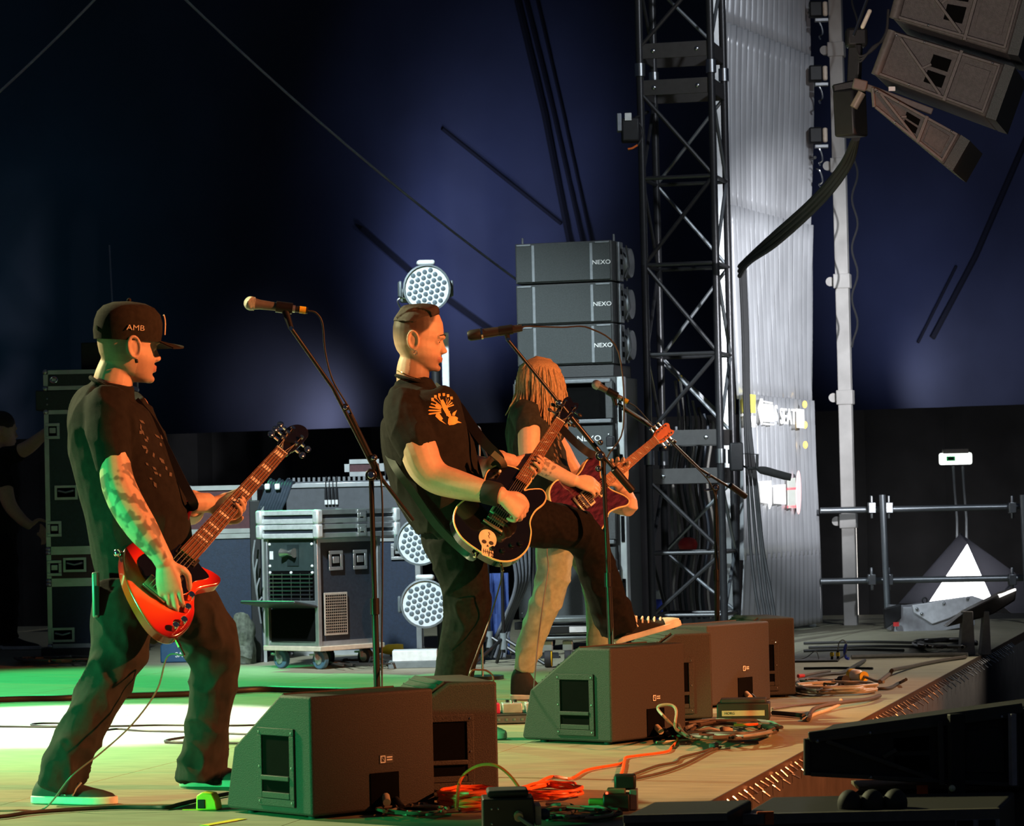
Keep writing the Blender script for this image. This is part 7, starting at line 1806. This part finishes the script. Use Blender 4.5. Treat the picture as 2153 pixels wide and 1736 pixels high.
# effects pedals at the long-haired guitarist's feet
def pedal(label, px, w, dp, h, m, yaw=0.0):
    q = G(*px); t = thing('effects_pedal', label, 'pedal', (q.x, q.y + dp / 2, .0), yaw)
    return t
q = G(1100, 1522)
t = thing('pedal_board', 'flat dark pedal board behind the middle wedge', 'pedal board', (q.x - .04, q.y + .16, 0), R(3))
MB().box((0, 0, .022), (.30, .30, .044)).build('frame', BLACK, t, True, bevel=.004)
MB().box((0, -.152, .022), (.28, .004, .030)).build('front_panel', mat('pedal_front', (.10, .09, .12), .4), t, True)
for k in range(7): MB().box((-.11 + k * .035, -.155, .022), (.012, .004, .01)).build('slot', STEEL, t, True)
for (dx, w, m_, lab) in ((-.10, .07, mat('pedal_red', (.55, .02, .09), .4), 'small crimson effects pedal on the pedal board'), (-.01, .09, mat('pedal_silver', (.48, .46, .5), .35, .4), 'silver effects pedal with switches on the pedal board'), (.09, .08, mat('pedal_lilac', (.42, .36, .45), .4), 'lilac effects pedal on the pedal board')):
    t = thing('effects_pedal', lab, 'pedal', (q.x - .04 + dx, q.y + .14, .0445), R(3), 'pedals on the pedal board')
    MB().box((0, 0, .022), (w, .12, .044)).build('case', m_, t, True, bevel=.004)
    MB().cyl((0, -.035, .044), (0, -.035, .058), .009, n=10).build('switch', CHROME, t, True)
    for sx in (-1, 1): MB().cyl((sx * .018, .03, .044), (sx * .018, .03, .056), .008, n=10).build('knob', BLACKM, t, True)
# ------------------------------------------------------------------ things on the tower and behind the sheet
q = P(1325, 268, 21.9)
t = thing('truss_lamp', 'small black lamp with a silver plate clamped to the left of the truss', 'lamp', q - Vector((0, 0, .12)))
MB().box(q + Vector((.0, 0, -.02)), (.12, .14, .16)).build('housing', BLACKM, t, bevel=.012)
MB().box(q + Vector((-.075, -.02, .03)), (.03, .12, .12)).build('shutter', mat('shutter_grey', (.30, .32, .36), .4, .4), t, bevel=.004)
MB().box(q + Vector((-.015, -.075, .065)), (.045, .01, .05)).build('silver_plate', WHITEP, t)
MB().tube([q + Vector((.03, 0, .06)), P(1362, 235, 22.0)], .012, 8).build('arm', BLACK, t)
MB().tube(catmull([q + Vector((.05, -.03, .04)), q + Vector((.085, -.04, -.03)), q + Vector((.05, -.04, -.12)), q + Vector((-.02, -.03, -.16))], 5), .006, 6).build('lead', RUBBER, t)
MB().tube(catmull([q + Vector((.045, -.045, -.125)), q + Vector((.01, -.045, -.145)), q + Vector((-.02, -.04, -.15))], 4), .007, 6).build('orange_tip', ORANGE, t)
for k, y in enumerate((20, 155, 285, 330)):
    q = P(1720, y, 24.2)
    t = thing('hook_clamp', ('topmost', 'second', 'third', 'lowest')[k] + ' hook clamp fixture between the plastic sheet and the white mast', 'clamp', q - Vector((0, 0, .1)), 0, 'hook clamps behind the plastic sheet')
    if k < 3:
        MB().box(q + Vector((-.02, 0, 0)), (.10, .10, .12)).build('body', BLACKM, t, bevel=.012)
        MB().box(q + Vector((.05, -.02, .0)), (.035, .05, .11)).build('pale_face', mat('clamp_cream', (.78, .65, .52), .5), t, bevel=.012)
        MB().box(q + Vector((.02, -.03, -.085)), (.10, .06, .025)).build('shelf', mat('clamp_grey', (.4, .42, .45), .4, .3), t, bevel=.004)
    MB().tube(catmull([q + Vector((-.02, -.03, -.09)), q + Vector((.0, -.04, -.10)), q + Vector((.02, -.04, -.14)), q + Vector((.025, -.04, -.19)), q + Vector((.0, -.04, -.21)), q + Vector((.01, -.04, -.23))], 4), .007, 6).build('hook', CHROME, t)
    MB().tube([q + Vector((-.02, .03, 0)), Vector((q1.x - .02, q1.y + .04, q.z))], .012, 8).build('arm', BLACK, t)
# shotgun microphone on the tower
t = thing('shotgun_microphone', 'black shotgun microphone fixed to the truss tower before the plastic sheet', 'microphone', P(1625, 1010, 21.6))
MB().tube([P(1574, 985, 21.7), P(1590, 984, 21.65), P(1601, 988, 21.6), P(1608, 989, 21.6), P(1652, 1001, 21.55), P(1663, 1003, 21.55)], [.010, .011, .026, .028, .026, .024], 14).build('barrel', mat('foam_black', (.012, .012, .012), .95), t)
MB().tube([P(1556, 977, 21.8), P(1576, 985, 21.7)], .008, 8).build('arm', BLACK, t)
MB().tube([P(1592, 984, 21.62), P(1592, 955, 21.62)], .010, 8).build('mount', BLACK, t); MB().tube([P(1550, 953, 21.75), P(1596, 955, 21.62)], .003, 6).build('rod', STEEL, t)
MB().box(P(1548, 960, 21.72), (.09, .09, .19)).build('clamp_block', BLACKM, t, bevel=.01)
# white wing case and ramp at the far right stage end
FDk = 23.2
q = P(1975, 1325, FDk)
t = thing('wing_case', 'pale metal case with an angular lid at the far right end of the stage', 'case', (q.x, q.y, 0))
WC = mat('wing_case_grey', (.34, .34, .37), .45, .2)
def slab(px, d, th, m, nm, par, bev=.006):
    pts = [P(*p, d) for p in px]; n = len(pts)
    return MB().add(pts + [p + Vector((0, th, 0)) for p in pts], [tuple(range(n - 1, -1, -1)), tuple(range(n, 2 * n))] + [(i, (i + 1) % n, n + (i + 1) % n, n + i) for i in range(n)]).build(nm, m, par, bevel=bev)
slab([(1880, 1330), (1884, 1275), (1920, 1276), (2050, 1258), (2050, 1315), (1960, 1330)], FDk, .5, WC, 'body', t)
slab([(1918, 1272), (2045, 1252), (2075, 1262), (1995, 1300), (1960, 1312), (1922, 1288)], FDk - .02, .03, mat('wing_white', (.62, .62, .66), .4), 'bracket', t)
for (x, y) in ((1928, 1280), (1938, 1290), (1985, 1268), (2035, 1258)): MB().sphere(P(x, y, FDk - .03), .012, 8, 5).build('bolt', STEEL, t)
slab([(1860, 1280), (1895, 1270), (1895, 1300), (1862, 1322)], FDk - .03, .1, BLACKM, 'end_block', t); MB().box(P(1884, 1312, FDk - .05), (.04, .02, .03)).build('red_tag', REDP, t)
MB().tube([P(1944 + 5 * math.cos(a * math.pi / 6), 1262 + 6 * math.sin(a * math.pi / 6), FDk) for a in range(12)], .006, 6, closed=True).build('ring', BLACKM, t)
t = thing('floor_light', 'tilted black floor lamp on two grey feet at the far stage corner', 'stage light', (P(2060, 1330, 19.6).x, P(2060, 1330, 19.6).y, 0))
slab([(1990, 1318), (2030, 1285), (2110, 1245), (2138, 1238), (2135, 1262), (2090, 1290), (2060, 1300)], 19.6, .18, mat('lamp_dark', (.05, .045, .045), .5), 'head', t, .01)
slab([(2100, 1250), (2136, 1237), (2137, 1241), (2102, 1256)], 19.58, .05, mat('lit_edge', (1, .97, .92), .5, emit=1.5), 'lens_edge', t, 0)
for (x0, x1) in ((2018, 2050), (2062, 2084)):
    z0 = G((x0 + x1) / 2, 1362).z
    a0 = P(x0 + 8, 1285, 19.58); a1 = P(x1 - 4, 1285, 19.58); b0, b1 = P(x0, 1360, 19.58), P(x1, 1360, 19.58); b0.z = b1.z = .002
    MB().add([a0, a1, b1, b0] + [p + Vector((0, .12, 0)) for p in (a0, a1, b1, b0)], [(0, 1, 2, 3), (7, 6, 5, 4), (0, 4, 5, 1), (1, 5, 6, 2), (2, 6, 7, 3), (3, 7, 4, 0)]).build('foot', mat('foot_grey', (.30, .29, .29), .6), t, bevel=.004)
# blue and white barrier board and clutter behind the tower
t = thing('blue_white_crate', 'blue and white crate standing behind the left leg of the truss', 'crate', at_floor(1384, 22.9))
MB().box((0, 0, .14), (.10, .1, .28)).build('body', BLUEP, t, True, bevel=.005); MB().box((0, -.0, .31), (.10, .1, .06)).build('white_top', WHITEP, t, True, bevel=.005)
t = thing('cable_hanger', 'pale upright frame hung with grey cables behind the truss tower', 'frame', at_floor(1450, 23.0))
for x in (1418, 1432, 1458, 1472): 
    a = at_floor(x, 23.0); MB().box(a + Vector((0, 0, .75)), (.022, .022, 1.5)).build('upright', TRUSSW, t)
MB().bar(P(1395, 760, 23.0), P(1520, 880, 23.0), .04, .04).build('brace', mat('brace_grey', (.22, .23, .24), .4, .5), t)
for k in range(7):
    x = 1420 + 12 * k; MB().tube(catmull([P(x, 800 + 14 * k, 22.95), P(x + 8, 900, 22.93), P(x - 6, 1010, 22.9), P(x + 10, 1120, 22.93), P(x - 4, 1230, 22.9), P(x + 2, 1300, 22.93)], 5), .011, 6).build('hung_cable', [CGRY, CBLK, MULT][k % 3], t)
blob((P(1448, 1160, 22.8).x, 22.93, P(1448, 1145, 22.8).z), (.07, .07, .055), .2, 2).build('red_helmet', REDP, label='rounded red helmet hung in the frame behind the truss', cat='helmet')
t = thing('yellow_tag', 'small yellow tag on the frame behind the truss', 'tag', P(1430, 800, 22.9)); MB().box(P(1430, 795, 22.9), (.03, .01, .04)).build('tag', YELLOW, t); MB().tube([P(1430, 800, 22.9), P(1434, 830, 22.9)], .01, 6).build('white_end', WHITEP, t)
